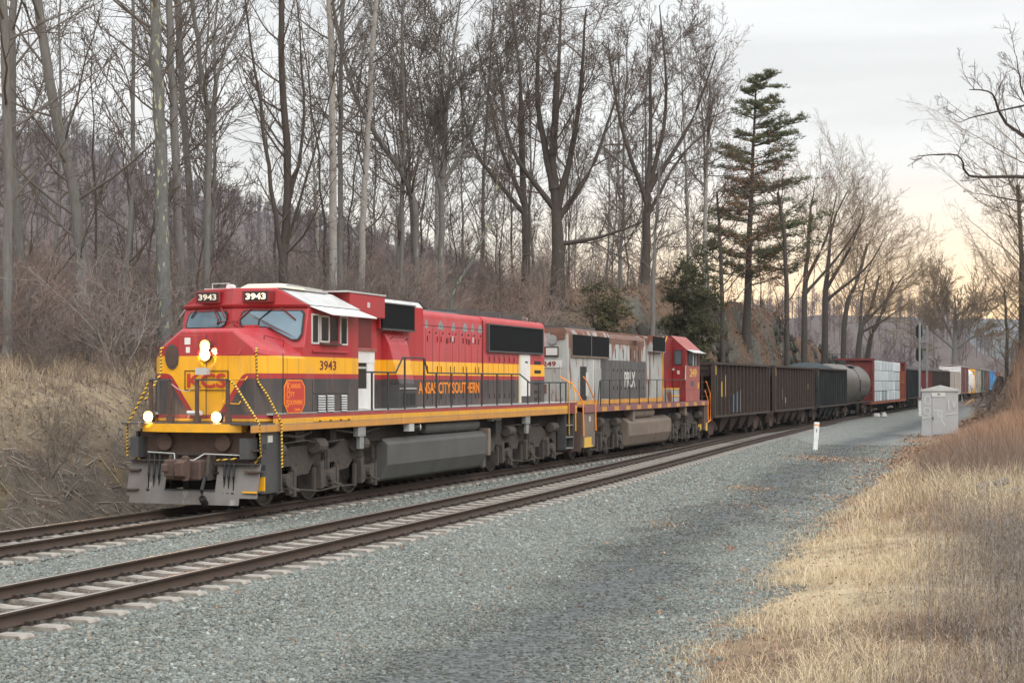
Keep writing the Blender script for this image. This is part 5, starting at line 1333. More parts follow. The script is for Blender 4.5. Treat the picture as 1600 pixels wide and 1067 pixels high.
    tp = [(1.45, 1.10), (1.45, .62), (1.28, .26), (1.02, .18), (-1.02, .18), (-1.28, .26), (-1.45, .62), (-1.45, 1.10), (-1.2, 1.27), (1.2, 1.27)]
    b.prx(tp, 54.9, 61.2, 'tank_tan'); b.build('fuel_tank', r, bevel=.05, seg=2)
    for s in (1, -1):
        b = MB(ox); b.tube([(55.4, s * 1.22, 1.42), (55.5, s * 1.22, 1.42), (58.7, s * 1.22, 1.42), (58.8, s * 1.22, 1.42)], [.12, .19, .19, .12], 'tank_tan', 16); b.build('air_reservoir', r, smooth=True)
    b = MB(ox); b.box(50.5, 53.6, -.55, .55, 4.36, 4.5, 'charcoal'); b.build('radiator_fan', r)
    b = MB(ox); b.box(54.6, 60.8, -.5, .5, 4.3, 4.42, 'roofrust'); b.build('exhaust_cover', r)
    coupler(r, ox, 49.0, -1); coupler(r, ox, 67.9, 1)
    loco_truck(r, ox, 52.1, 1, 'tank_tan' if False else 'truck'); loco_truck(r, ox, 64.4, -1)
second_locomotive()

# ------------------------------------------------------------------ freight cars
def car_truck(root, ox, xc, m='truckdark', r_=.46):
    for k in (-.88, .88): wheelset(root, ox, xc + k, r=r_)
    b = MB(ox)
    for s in (1, -1):
        y0, y1 = sorted((s * .98, s * 1.12))
        b.pry([(xc - 1.15, .62), (xc - .9, .74), (xc - .4, .86), (xc + .4, .86), (xc + .9, .74), (xc + 1.15, .62), (xc + 1.1, .42), (xc + .65, .44), (xc + .35, .18), (xc - .35, .18), (xc - .65, .44), (xc - 1.1, .42)], y0, y1, 'rustbrown')
        for k in (-.88, .88): b.cyl((xc + k, s * 1.1, .47), (xc + k, s * 1.2, .47), .13, 'truck', n=10)
    b.box(xc - .25, xc + .25, -1.0, 1.0, .45, .8, m); b.build('truck_frame', root)

def hopper_car(u0, label, black=False, L=13.3, marks=0, top=3.46, load=False, plain=False, side='hopper', rib='hopperrib', group='open hopper cars'):
    ox = u0 + L / 2; r = vroot('hopper_car', ox, label, 'hopper car', group)
    sm = 'hopperblack' if black else side; rm = 'hopperblack' if black else rib
    b = MB(ox)
    for s in (1, -1):
        b.cur = s
        y0, y1 = sorted((s * 1.42, s * 1.46)); b.box(u0 + .55, u0 + L - .55, y0, y1, 1.05, top - .1, sm)
    b.build('side_sheet', r)
    b = MB(ox)
    n = 15
    for s in (1, -1):
        b.cur = s; y0, y1 = sorted((s * 1.46, s * 1.58))
        for k in range(n):
            x = u0 + .95 + k * (L - 1.9) / (n - 1); b.box(x - .045, x + .045, y0, y1, 1.08, top - .1, rm)
        y0, y1 = sorted((s * 1.44, s * 1.62)); b.box(u0 + .3, u0 + L - .3, y0, y1, top - .1, top, 'hopperrib'); b.box(u0 + .3, u0 + L - .3, y0, y1, .98, 1.08, 'hopperrib')
        for x in (u0 + .32, u0 + L - .48): b.box(x, x + .16, y0, y1, .98, top - .1, rm)
    b.build('side_post', r)
    b = MB(ox)
    for x, d in ((u0 + .5, 1), (u0 + L - .5, -1)):
        b.add([(x, -1.42, top), (x, 1.42, top), (x, 1.42, top - .55), (x, -1.42, top - .55), (x + d * 2.1, -1.42, 1.0), (x + d * 2.1, 1.42, 1.0)], [(0, 1, 2, 3), (3, 2, 5, 4)], 'hopperin' if not black else 'hopperblack')
        b.box(x - .04, x + .04, -1.5, 1.5, top - .12, top, 'hopperrib'); b.box(min(x, x - d * .4), max(x, x - d * .4), -1.5, 1.5, .85, 1.05, 'hopperrib')
        for y in (-1.0, -.3, .3, 1.0): b.box(x - .03, x + .03, y - .04, y + .04, 1.05, top - .5, rm)
        b.box(x - .03, x + .03, -1.4, 1.4, 2.1, 2.18, rm)
        for s in (1, -1):
            for z in np.linspace(1.3, top - .3, 7): b.box(x - d * .16, x - d * .12, s * 1.15 - .2, s * 1.15 + .2, z, z + .03, rm)
        b.build('end_sheet', r); b = MB(ox)
    b = MB(ox); b.box(u0 + .3, u0 + L - .3, -.25, .25, .75, 1.0, 'truckdark')
    nb = 4
    for k in range(nb):
        x = u0 + 2.6 + k * (L - 5.2) / nb; w_ = (L - 5.2) / nb
        b.loft([[(x + .05, -1.4, 1.0), (x + .05, 1.4, 1.0), (x + w_ - .05, 1.4, 1.0), (x + w_ - .05, -1.4, 1.0)], [(x + w_ * .35, -1.15, .32), (x + w_ * .35, 1.15, .32), (x + w_ * .65, 1.15, .32), (x + w_ * .65, -1.15, .32)]], sm)
    b.build('discharge_chute', r)
    b = MB(ox); b.quad((u0 + .6, -1.41, top - .7), (u0 + L - .6, -1.41, top - .7), (u0 + L - .6, 1.41, top - .7), (u0 + .6, 1.41, top - .7), 'hopperin'); b.build('floor', r)
    if load:
        b = MB(ox); rows = []
        for k in range(9):
            t = k / 8; x = u0 + .7 + (L - 1.4) * t; h = math.sin(min(1, t * 2.2) * 1.57) * math.sin(min(1, (1 - t) * 2.2) * 1.57)
            rows.append([(x, -1.38, top - .15), (x, -.9, top - .05 + .3 * h), (x, -.3, top + .42 * h + random.uniform(-.05, .05)), (x, .4, top + .40 * h), (x, 1.0, top - .05 + .25 * h), (x, 1.38, top - .15)])
        b.loft(rows, 'coal' if load is True else load); b.build('load', r, smooth=True)
    if marks:
        rg = random.Random(marks); b = MB(ox)
        if marks == 1:
            for x, z0, z1, m in ((.55, 2.9, 3.3, 'mark_yellow'), (2.35, 1.9, 2.6, 'mark_yellow'), (3.1, 1.9, 2.9, 'mark_yellow'), (8.9, 2.2, 3.1, 'mark_yellow'), (9.7, 2.3, 3.1, 'mark_yellow'), (10.6, 1.4, 3.05, 'mark_yellow'), (5.0, 1.15, 2.0, 'mark_blue'), (5.8, 1.15, 2.1, 'mark_blue'), (6.5, 1.15, 2.2, 'mark_white')):
                b.box(u0 + x + .0, u0 + x + .22, 1.461, 1.585 if x < 1 else 1.47, z0, z1, m)
        else:
            b.box(u0 + .5, u0 + .75, 1.46, 1.585, 2.9, 3.3, 'mark_yellow')
            for k in range(4):
                x = rg.uniform(1.5, L - 1.5); z = rg.uniform(1.2, 2.2); b.box(u0 + x, u0 + x + .14, 1.461, 1.47, z, z + rg.uniform(.3, 1.0), rg.choice(['mark_yellow', 'mark_yellow', 'mark_white']))
        b.build('painted_mark', r)
    car_truck(r, ox, u0 + 1.7); car_truck(r, ox, u0 + L - 1.7)
    coupler(r, ox, u0 + .1, -1); coupler(r, ox, u0 + L - .1, 1)
    return r
hopper_car(68.1, 'rusty brown open hopper car directly behind the red cab, with blue and white daubs', marks=1, L=13.9)
hopper_car(82.9, 'rusty brown open hopper car, second behind the engines', marks=2, L=13.9)
hopper_car(97.6, 'black open hopper car heaped with dark coal, in front of the tank car', black=True, marks=3, L=13.6, load=True)

def tank_car(u0, L=14.6):
    ox = u0 + L / 2; r = vroot('tank_car', ox, 'dusty grey-brown tank car between black hopper and lumber car', 'tank car')
    b = MB(ox); R_ = 1.48; cz = 2.42; n = 32
    secs = []
    for x, k in ((.35, .35), (.42, .62), (.6, .85), (.95, 1), (L - .95, 1), (L - .6, .85), (L - .42, .62), (L - .35, .35)):
        secs.append([(u0 + x, R_ * k * math.cos(2 * math.pi * i / n), cz + R_ * k * math.sin(2 * math.pi * i / n)) for i in range(n)])
    b.loft(secs, 'tankcar'); b.build('tank', r, smooth=True)
    b = MB(ox)
    for x in (u0 + L * .5,):
        b.loft([[(x + dx, (R_ + .02) * math.cos(2 * math.pi * i / n), cz + (R_ + .02) * math.sin(2 * math.pi * i / n)) for i in range(n)] for dx in (-.14, .14)], 'tankdark')
    b.build('tank_band', r)
    b = MB(ox); b.cyl((ox, 0, cz + R_ - .1), (ox, 0, cz + R_ + .3), .4, 'tankdark', n=16); b.build('dome', r)
    b = MB(ox)
    for s in (1, -1):
        b.tube([(ox - 1.6, s * .8, cz + R_ - .05), (ox - 1.6, s * .8, cz + R_ + .75), (ox + 1.6, s * .8, cz + R_ + .75), (ox + 1.6, s * .8, cz + R_ - .05)], .03, 'tankdark', 5); b.box(ox - 1.6, ox + 1.6, s * .8 - .2, s * .8 + .2, cz + R_ - .18, cz + R_ - .12, 'tankdark')
        b.box(ox - .05, ox + .05, s * 1.5 - .03, s * 1.5 + .03, 1.1, cz + .3, 'tankdark')
    b.box(ox - 1.6, ox - 1.5, -.8, .8, cz + R_ + .7, cz + R_ + .75, 'tankdark'); b.build('dome_platform', r)
    b = MB(ox)
    for s in (1, -1): b.box(u0 + .2, u0 + L - .2, s * 1.42 - .06, s * 1.42 + .06, 1.02, 1.12, 'hopperrib')
    b.box(u0 + .1, u0 + 2.4, -1.4, 1.4, .92, 1.05, 'tankdark'); b.box(u0 + L - 2.4, u0 + L - .1, -1.4, 1.4, .92, 1.05, 'tankdark'); b.build('running_board', r)
    b = MB(ox)
    for s in (1, -1): b.tube([(u0 + .3, s * 1.5, 1.75), (u0 + L - .3, s * 1.5, 1.75)], .025, 'tankdark', 5)
    b.build('safety_rail', r)
    car_truck(r, ox, u0 + 1.9); car_truck(r, ox, u0 + L - 1.9)
tank_car(111.7)

def lumber_car(u0, L=25.6):
    ox = u0 + L / 2; r = vroot('lumber_car', ox, 'centre-beam car with red bulkhead and stacks of white wrapped lumber', 'lumber car')
    b = MB(ox)
    for x in (u0 + .5, u0 + L - .5):
        b.box(x - .12, x + .12, -1.5, 1.5, 1.0, 4.42, 'carred'); b.box(x - .3, x + .3, -1.52, -1.36, 1.0, 4.42, 'carred'); b.box(x - .3, x + .3, 1.36, 1.52, 1.0, 4.42, 'carred'); b.box(x - .32, x + .32, -1.52, 1.52, 4.3, 4.46, 'carred')
        b.build('bulkhead', r); b = MB(ox)
    b = MB(ox); b.box(u0 + .6, u0 + L - .6, -.12, .12, 1.0, 4.4, 'carorange'); b.box(u0 + .6, u0 + L - .6, -.4, .4, 4.3, 4.4, 'carred'); b.build('centre_beam', r)
    b = MB(ox); b.box(u0, u0 + L, -1.5, 1.5, .82, 1.0, 'carorange'); b.box(u0 + 3, u0 + L - 3, -.5, .5, .4, .82, 'truckdark')
    for k in range(4): b.box(u0 + 20.9 + k * 1.1, u0 + 21.0 + k * 1.1, 1.3, 1.5, 1.0, 3.6 if k else 3.9, 'carorange')
    b.box(u0 + 20.6, u0 + 24.9, 1.34, 1.46, 2.5, 2.7, 'carorange'); b.build('deck', r)
    car_truck(r, ox, u0 + 2); car_truck(r, ox, u0 + L - 2)
    # the wrapped bundles lie on the car: things of their own
    rg = random.Random(5)
    names = ['bottom', 'second', 'third', 'top']
    proto = None
    for t in range(4):
        for c in range(4):
            x0 = u0 + .8 + c * 4.95
            bu = empty('lumber_bundle', W(x0 + 2.4, V0 + .8, 1.02 + t * .83), math.pi / 2 - TH)
            tag(bu, 'white wrapped lumber bundle, %s tier, %s from the red bulkhead' % (names[t], ['first', 'second', 'third', 'fourth'][c]), 'lumber bundle', 'white wrapped lumber bundles on the centre-beam car')
            if proto is None:
                b = MB(); b.box(-2.44, 2.44, -.66, .66, 0, .80, 'wrap'); o = b.build('wrapping', bu, bevel=.05, seg=2)
                b2 = MB()
                for k in (-1.6, -.5, .6, 1.7): b2.box(k - .02, k + .02, -.668, .668, -.008, .808, 'wrapgap')
                o2 = b2.build('strap', bu); proto = (o, o2)
            else:
                for q in proto: cc = q.copy(); COL.objects.link(cc); cc.parent = bu
            for ch in [x for x in bpy.data.objects if x.parent == bu]: ch.location = (rg.uniform(-.04, .04), rg.uniform(-.03, .03), 0)
            bu.rotation_euler.z += rg.uniform(-.006, .006)
lumber_car(126.6)

hopper_car(152.8, 'black open hopper car next after the lumber car', black=True, top=3.82, L=12.6, load='hopperblack')
hopper_car(166.0, 'dark open hopper car with rust-red end, beyond the signal mast', top=3.84, L=12.9, side='hopper', rib='carred', load='hopperin')
hopper_car(179.4, 'dark brown open hopper car behind the roof of the signal hut, nearer one', top=3.88, L=12.9, load='hopperin')
hopper_car(192.8, 'dark brown open hopper car with an orange post, behind the signal hut roof', top=3.92, L=12.6, rib='carorange' if False else 'hopper', load='hopperin')

def box_car(u0, L, top, label, side, end, roof, cat='boxcar', ribs=True, name='boxcar', yellow=False, curved=False):
    ox = u0 + L / 2; r = vroot(name, ox, label, cat)
    b = MB(ox)
    if curved:
        pr = [(-1.35, 1.15), (-1.52, 1.7), (-1.55, 3.4), (-1.2, 4.1), (-.6, top), (.6, top), (1.2, 4.1), (1.55, 3.4), (1.52, 1.7), (1.35, 1.15)]
    else:
        pr = [(-1.52, 1.05), (-1.52, top - .18), (0, top), (1.52, top - .18), (1.52, 1.05)]
    b.prx(pr, u0 + .3, u0 + L - .3, side); b.build('body', r, smooth=curved)
    b = MB(ox); b.box(u0 + .24, u0 + .30, -1.5, 1.5, 1.05, top - .2, end)
    for k in range(7): b.box(u0 + .17, u0 + .24, -1.4, 1.4, 1.3 + k * .45, 1.42 + k * .45, end)
    b.build('end_wall', r)
    b = MB(ox); b.prx([(-1.56, top - .2), (0, top - .0), (1.56, top - .2), (1.56, top - .16), (0, top + .05), (-1.56, top - .16)], u0 + .2, u0 + L - .2, roof)
    if not curved: b.build('roof', r)
    if ribs:
        b = MB(ox)
        n = 9
        for s in (1, -1):
            b.cur = s
            for k in range(n): 
                x = u0 + .8 + k * (L - 1.6) / (n - 1); y0, y1 = sorted((s * 1.50, s * 1.58)); b.box(x - .04, x + .04, y0, y1, 1.2, (top - .3 if not curved else 3.4), side)
        b.build('side_post', r)
        b = MB(ox); b.both(ox - 1.5, ox + 1.5, 1.53, 1.6, 1.15, (top - .5 if not curved else 1.4), side); b.build('sliding_door' if not curved else 'sill_plate', r)
    b = MB(ox); b.box(u0, u0 + L, -1.45, 1.45, .9, 1.06, 'truckdark'); b.both(u0, u0 + L, 1.4, 1.55, .9, 1.12, 'yellow' if yellow else side); b.build('underframe', r)
    if yellow:
        b = MB(ox); b.box(u0 + L - .4, u0 + L - .2, -1.6, 1.6, top - .2, top + .05, 'yellow'); b.both(u0 + L - .9, u0 + L - .2, 1.5, 1.62, .9, top, 'yellow'); b.build('end_frame', r)
    car_truck(r, ox, u0 + 1.8); car_truck(r, ox, u0 + L - 1.8)
    return r
box_car(205.8, 19.5, 4.15, 'low pale grey covered freight car seen just above the hut', 'cartan', 'cartan', 'carwhite', cat='freight car', name='covered_hopper')
box_car(226.6, 15.5, 4.95, 'maroon boxcar with tall white end and white roof', 'carmaroon', 'carwhite', 'carwhite')
box_car(242.6, 14.8, 4.55, 'whitish round-sided covered hopper with yellow end frame', 'carwhite', 'carwhite', 'carwhite', cat='covered hopper', name='covered_hopper', yellow=True, curved=True)
box_car(258.0, 16.5, 4.75, 'tan boxcar beyond the yellow frame', 'cartan', 'cartan', 'cardark')
box_car(275.0, 12, 4.82, 'dark green and navy freight car, far down the train', 'cargreen', 'cardark', 'cardark', cat='freight car')
box_car(287.5, 14, 4.88, 'small dull maroon boxcar just before the blue one', 'carmaroon', 'carmaroon', 'cartan')
box_car(302.0, 24, 4.97, 'bright blue boxcar with white top near the end of the visible train', 'carblue', 'carwhite', 'carwhite')
box_car(326.5, 16, 4.96, 'rusty brown boxcar at the far end of the visible train', 'carorange', 'carorange', 'carorange')

# ------------------------------------------------------------------ trackside objects
def signal_mast():
    x, y, _ = P(1437, 0, 142); z = tz(x, y); r = empty('signal_mast', (x, y, z)); tag(r, 'tall steel signal mast with two black target heads and a ladder beside the track', 'signal')
    def mb(): return MB()
    top = CAMH + (597 - 503) / FPX * 142 - z
    b = mb(); b.cyl((0, 0, 1.7), (0, 0, top - .1), .10, 'steel', n=12); b.build('mast', r)
    b = mb(); b.box(-.13, .13, -.13, .13, 0, 1.5, 'postwhite'); b.box(-.17, .17, -.17, .17, 1.45, 1.75, 'tank_tan'); b.build('base_case', r, bevel=.01)
    for zc in (top - .85, top - 2.95):
        b = mb(); prof = [(0.0 + .32 * math.cos(a), zc + .42 * math.sin(a) + (.22 if math.sin(a) > 0 else -.22)) for a in [R(t) for t in range(0, 360, 20)]]
        b.pry(prof, -.22, -.19, 'signalblack')
        for dz in (.38, 0, -.38): b.tube([(0, -.22, zc + dz), (0, -.45, zc + dz)], .11, 'signalblack', 12)
        b.box(-.12, .12, -.19, -.02, zc - .5, zc + .5, 'signalblack'); b.build('signal_head', r)
        b = mb()
        b.box(.09, .62, -.25, .25, zc - .98, zc - .94, 'steel')
        for px_ in (.30, .56):
            b.box(px_ - .02, px_ + .02, -.26, -.22, zc - .94, zc + .1, 'steel')
        for dz in (-.5, -.1, .1): b.box(.28, .58, -.26, -.22, zc + dz - .02, zc + dz + .02, 'steel')
        b.build('service_platform', r)
    b = mb()
    for px_ in (.62, .72): b.tube([(px_, 0, .2), (px_, 0, top - .3)], .04, 'steel', 6)
    for k in range(int((top - .5) / .35)): b.box(.62, .72, -.012, .012, .4 + k * .35, .42 + k * .35, 'steel')
    for k in (2.2, 4.2, 6.2): b.box(.05, .65, -.02, .02, k, k + .03, 'steel')
    b.build('ladder', r)
signal_mast()

def signal_hut():
    a = P(1440, 683, 88); c = P(1497, 683, 87.45); z = min(tz(a[0], a[1]), tz(c[0], c[1])) + .02
    w_ = math.hypot(c[0] - a[0], c[1] - a[1]); mid = ((a[0] + c[0]) / 2, (a[1] + c[1]) / 2)
    r = empty('signal_hut', (mid[0], mid[1], z), math.atan2(c[1] - a[1], c[0] - a[0])); tag(r, 'small grey metal equipment hut with gabled roof and faint white graffiti', 'hut')
    h = w_ / 2; hz_ = 2.55
    def bm_(): return MB()
    b = bm_(); b.box(-h, h, -1.8, 0, .06, hz_, 'hut'); b.box(-h - .03, h + .03, -1.83, .03, 0, .06, 'tank_tan'); b.build('wall', r, bevel=.012)
    b = bm_(); 
    b.pry([(-h - .05, hz_), (-h - .05, hz_ + .08), (0, hz_ + .34), (h + .05, hz_ + .08), (h + .05, hz_)], -1.9, .07, 'silver'); b.build('roof', r, bevel=.01)
    b = bm_(); b.box(-h * .42, h * .28, 0, .03, .14, 2.22, 'hut'); o = b.build('door', r, bevel=.012)
    b = bm_(); b.box(-h * .40, -h * .34, .03, .07, .95, 1.12, 'cargreen'); b.build('handle', o)
    b = bm_(); b.box(-h * .44, h * .30, 0, .05, 2.24, 2.48, 'carwhite'); b.box(-.12, 0, .05, .07, 2.36, 2.42, 'charcoal'); b.build('door_hood', r)
    b = bm_(); 
    for s in (-1, 1): b.tube([(s * h, .05, hz_ + .05), (s * h, .05, hz_ + .22)], .03, 'silver', 6)
    b.build('lifting_eye', r)
    # graffiti strokes (sprayed, low contrast)
    b = bm_()
    def stroke(pts, wd=.035): 
        for (x0, z0), (x1, z1) in zip(pts, pts[1:]):
            dx, dz = x1 - x0, z1 - z0; L = math.hypot(dx, dz) or 1; nx, nz = -dz / L * wd, dx / L * wd
            b.add([(x0 - nx, .034, z0 - nz), (x0 + nx, .034, z0 + nz), (x1 + nx, .034, z1 + nz), (x1 - nx, .034, z1 - nz)], [(0, 1, 2, 3)], 'graffiti')
    cir = lambda x, z, a, c_, s0=0, s1=360: [(x + a * math.cos(R(t)), z + c_ * math.sin(R(t))) for t in range(s0, s1 + 1, 30)]
    stroke(cir(-.68, 1.45, .17, .2)); stroke([(-.6, 1.3), (-.5, 1.1), (-.95, 1.05)]); stroke(cir(-.66, 2.05, .16, .24)); stroke([(-.35, 1.5), (.1, 1.5), (.1, 1.0), (.3, .62)]); stroke([(.3, 1.25), (.95, 1.35)]); stroke(cir(.1, 1.3, .2, .18, 60, 300)); stroke([(.45, 2.1), (.5, 1.5)]); stroke([(.7, 2.0), (.75, 1.6), (.85, 2.0)])
    b.build('graffiti', r)
    for i, t in enumerate('(2)'): text('hut_number', t, .2, 'charcoal', r, 0, (-.16 + i * .13, -.034 - .0, 1.62), 'side', width=.07, extr=.001)
signal_hut()

def marker_post():
    x, y, _ = P(1273.5, 0, 70.8); z = tz(x, y); r = empty('marker_post', (x, y, z), R(8)); tag(r, 'short white trackside post with an orange band near the top', 'post'); r.rotation_euler = (0, R(3.5), R(8))
    b = MB(); b.box(-.105, .105, -.05, .05, -.2, .55, 'postwhite'); b.build('post_base', r, bevel=.01)
    b = MB(); b.box(-.115, .115, -.062, .062, .5, 1.28, 'postwhite'); b.build('post_sleeve', r, bevel=.01)
    b = MB(); b.box(-.117, .117, -.065, .065, 1.12, 1.17, 'orange'); b.box(-.02, .015, .062, .066, .82, .98, 'charcoal'); b.build('reflective_band', r)
marker_post()

def misc():
    x, y, _ = P(1503, 0, 225); z = tz(x, y); r = empty('pole', (x, y, z)); tag(r, 'slim white pole beside the train beyond the hut', 'pole')
    b = MB(); b.cyl((0, 0, 0), (0, 0, 5.05), .06, 'carwhite', r1=.05, n=8); b.build('shaft', r); b = MB(); b.box(-.09, .09, -.09, .09, 5.05, 5.15, 'steel'); b.build('cap', r)
    x, y, _ = P(1515, 0, 205); z = tz(x, y); r = empty('road_gate', (x, y, z)); tag(r, 'low orange-yellow pipe gate standing on the gravel far along the track', 'gate')
    b = MB(); b.tube([(.5, 0, -.1), (.5, 0, .95)], .06, 'yellow', 6); b.build('upright', r); b = MB(); b.tube([(.5, 0, .92), (-.65, .1, .1)], .055, 'yellow', 6); b.build('arm', r)
    x, y, _ = P(1371, 0, 128); z = tz(x, y); r = empty('rubble_heap', (x, y, z)); tag(r, 'small heap of whitish rubble beside the rails', 'rubble')
    rg = random.Random(2)
    for k in range(9):
        b = MB(); s_ = rg.uniform(.1, .22); cx, cy = rg.uniform(-.6, .6), rg.uniform(-.3, .3)
        b.loft([[(cx - s_, cy - s_, 0), (cx + s_, cy - s_ * .8, 0), (cx + s_, cy + s_, 0), (cx - s_ * .8, cy + s_, 0)], [(cx - s_ * .7, cy - s_ * .6, s_ * 1.6), (cx + s_ * .6, cy - s_ * .5, s_ * 1.3), (cx + s_ * .5, cy + s_ * .6, s_ * 1.7), (cx - s_ * .5, cy + s_ * .5, s_ * 1.5)]], 'carwhite')
        b.build('lump', r, bevel=.02)
    x, y, _ = P(1530, 0, 44); x, y = P(1545, 0, 37)[:2]; z = tz(x, y)
    r = empty('old_log', (x, y, z), R(20)); tag(r, 'weathered grey log lying among the brown weeds on the right', 'log')
    b = MB(); b.tube([(-.5, 0, .20), (-.2, .02, .30), (.2, 0, .33), (.5, .05, .42)], [.09, .10, .10, .07], 'bark_grey', 9); b.build('log', r, smooth=True)
    b = MB(); b.tube([(-.5, .2, .15), (.9, .25, .2)], .10, 'bark_grey', 8); b.build('broken_limb', r)
misc()

# ------------------------------------------------------------------ trees
def polylines_mesh(lines):
    """lines: list of (pts Nx3, radii N, sides). returns verts, quads"""
    V = []; F = []; k = 0
    by = {}
    for pts, rad, sd in lines: by.setdefault((len(pts), sd), []).append((pts, rad))
    for (n, sd), L in by.items():
        Pn = np.array([a for a, _ in L]); Rn = np.array([b for _, b in L]); M = len(L)
        D = np.gradient(Pn, axis=1); D /= np.maximum(np.linalg.norm(D, axis=2, keepdims=True), 1e-6)
        up = np.where(np.abs(D[..., 2:3]) < .9, np.array([0, 0, 1.]), np.array([1., 0, 0]))
        A = np.cross(D, up); A /= np.maximum(np.linalg.norm(A, axis=2, keepdims=True), 1e-6); B = np.cross(D, A)
        th_ = np.arange(sd) * 2 * math.pi / sd
        ring = Pn[:, :, None, :] + Rn[:, :, None, None] * (A[:, :, None, :] * np.cos(th_)[:, None] + B[:, :, None, :] * np.sin(th_)[:, None])
        V.append(ring.reshape(-1, 3))
        base = k + (np.arange(M)[:, None, None] * n + np.arange(n - 1)[None, :, None]) * sd + np.arange(sd)
        nxt = k + (np.arange(M)[:, None, None] * n + np.arange(n - 1)[None, :, None]) * sd + (np.arange(sd) + 1) % sd
        F.append(np.stack([base, nxt, nxt + sd, base + sd], -1).reshape(-1, 4)); k += M * n * sd
    return np.concatenate(V), np.concatenate(F)

def rperp(g, d):
    a = g.normal(0, 1, 3); a -= a.dot(d) * d; return a / np.linalg.norm(a)

def branch(g, out, p, d, L, r, lev, S):
    """S: dict with per-level lists"""
    n = S['seg'][lev]; pts = [p]; rad = [r]; q = p.copy(); dd = d.copy()
    for i in range(n):
        dd = dd + g.normal(0, S['wob'][lev], 3) + np.array([0, 0, S['up'][lev]]); dd /= np.linalg.norm(dd)
        q = q + dd * L / n; pts.append(q.copy()); rad.append(max(r * (1 - (i + 1) / n * .78), S['rmin']))
    out.append((np.array(pts), np.array(rad), 6 if lev == 0 else (4 if lev == 1 else 3)))
    if lev + 1 < len(S['seg']):
        m = g.poisson(S['kids'][lev]); m = max(m, 2)
        for k in range(m):
            t = S['t0'][lev] + (1 - S['t0'][lev]) * (k + g.random()) / m; t = min(t, .99)
            f = t * n; i = min(int(f), n - 1); pp = pts[i] + (pts[i + 1] - pts[i]) * (f - i)
            dloc = pts[i + 1] - pts[i]; dloc /= np.linalg.norm(dloc)
            ang = R(g.normal(S['ang'][lev], 9)); nd = dloc * math.cos(ang) + rperp(g, dloc) * math.sin(ang)
            Lr = L * S['len'][lev] * (1 - .45 * t) * g.uniform(.7, 1.25); rr = max(rad[i] * S['rr'][lev] * (1 - .2 * t), S['rmin'])
            branch(g, out, pp, nd, Lr, rr, lev + 1, S)

OAK = dict(seg=[7, 5, 4, 3], wob=[.12, .13, .15, .17], up=[.07, .06, .05, .04], kids=[8, 6, 4], t0=[.12, .1, .08], ang=[36, 40, 42], len=[.58, .52, .5], rr=[.5, .5, .5], rmin=.009)
THIN = dict(seg=[7, 4, 3], wob=[.10, .14, .18], up=[.09, .06, .04], kids=[7, 4.5], t0=[.08, .1], ang=[36, 40], len=[.5, .48], rr=[.5, .5], rmin=.007)
SHRUB = dict(seg=[5, 4, 3], wob=[.16, .2, .22], up=[.05, .04, .02], kids=[9, 6], t0=[.15, .1], ang=[35, 42], len=[.5, .45], rr=[.55, .6], rmin=.006)
RIDGE = dict(seg=[7, 5, 4, 3], wob=[.07, .09, .12, .15], up=[.08, .06, .04, .03], kids=[7, 4.5, 3], t0=[.12, .1, .08], ang=[30, 36, 42], len=[.55, .5, .5], rr=[.42, .5, .5], rmin=.0065)
FAN = dict(seg=[7, 5, 4, 3], wob=[.06, .08, .11, .14], up=[.09, .07, .05, .03], kids=[8, 5, 3.2], t0=[.12, .1, .08], ang=[25, 30, 36], len=[.6, .52, .5], rr=[.5, .5, .5], rmin=.010)

def trunk_line(pts, r0, r1, sub=5, g=None, wob=.02):
    pts = np.array(pts, float); n = len(pts); t = np.linspace(0, n - 1, (n - 1) * sub + 1)
    # smooth (Catmull-Rom)
    out = []
    for a in t:
        i = min(int(a), n - 2); f = a - i; p0, p1, p2, p3 = pts[max(i - 1, 0)], pts[i], pts[i + 1], pts[min(i + 2, n - 1)]
        out.append(.5 * ((2 * p1) + (-p0 + p2) * f + (2 * p0 - 5 * p1 + 4 * p2 - p3) * f * f + (-p0 + 3 * p1 - 3 * p2 + p3) * f ** 3))
    out = np.array(out)
    if g is not None: out[1:-1] += g.normal(0, wob, out[1:-1].shape) * np.array([1, 1, 0])
    rad = r0 + (r1 - r0) * np.linspace(0, 1, len(out)) ** .85; rad[0] *= 1.25
    return out, rad

def tree_obj(name, loc, label, group, trunk, crown, bark, twig, cat='tree', leaves=None, parts=('trunk', 'crown')):
    r = empty(name, loc); tag(r, label, cat, group)
    v, f = polylines_mesh(trunk); np_mesh('trunk', v, f, [bark], parent=r, smooth=True)
    if crown:
        v, f = polylines_mesh(crown); np_mesh('crown', v, f, [twig], parent=r, smooth=False)
    if leaves is not None:
        V, F, T = leaves; np_mesh('foliage', V, F, [leaves_m.get(name, 'russet')], parent=r, tint=T)
    return r
leaves_m = {'pine_tree': 'needles', 'cedar_tree': 'needles', 'hemlock_tree': 'needles'}

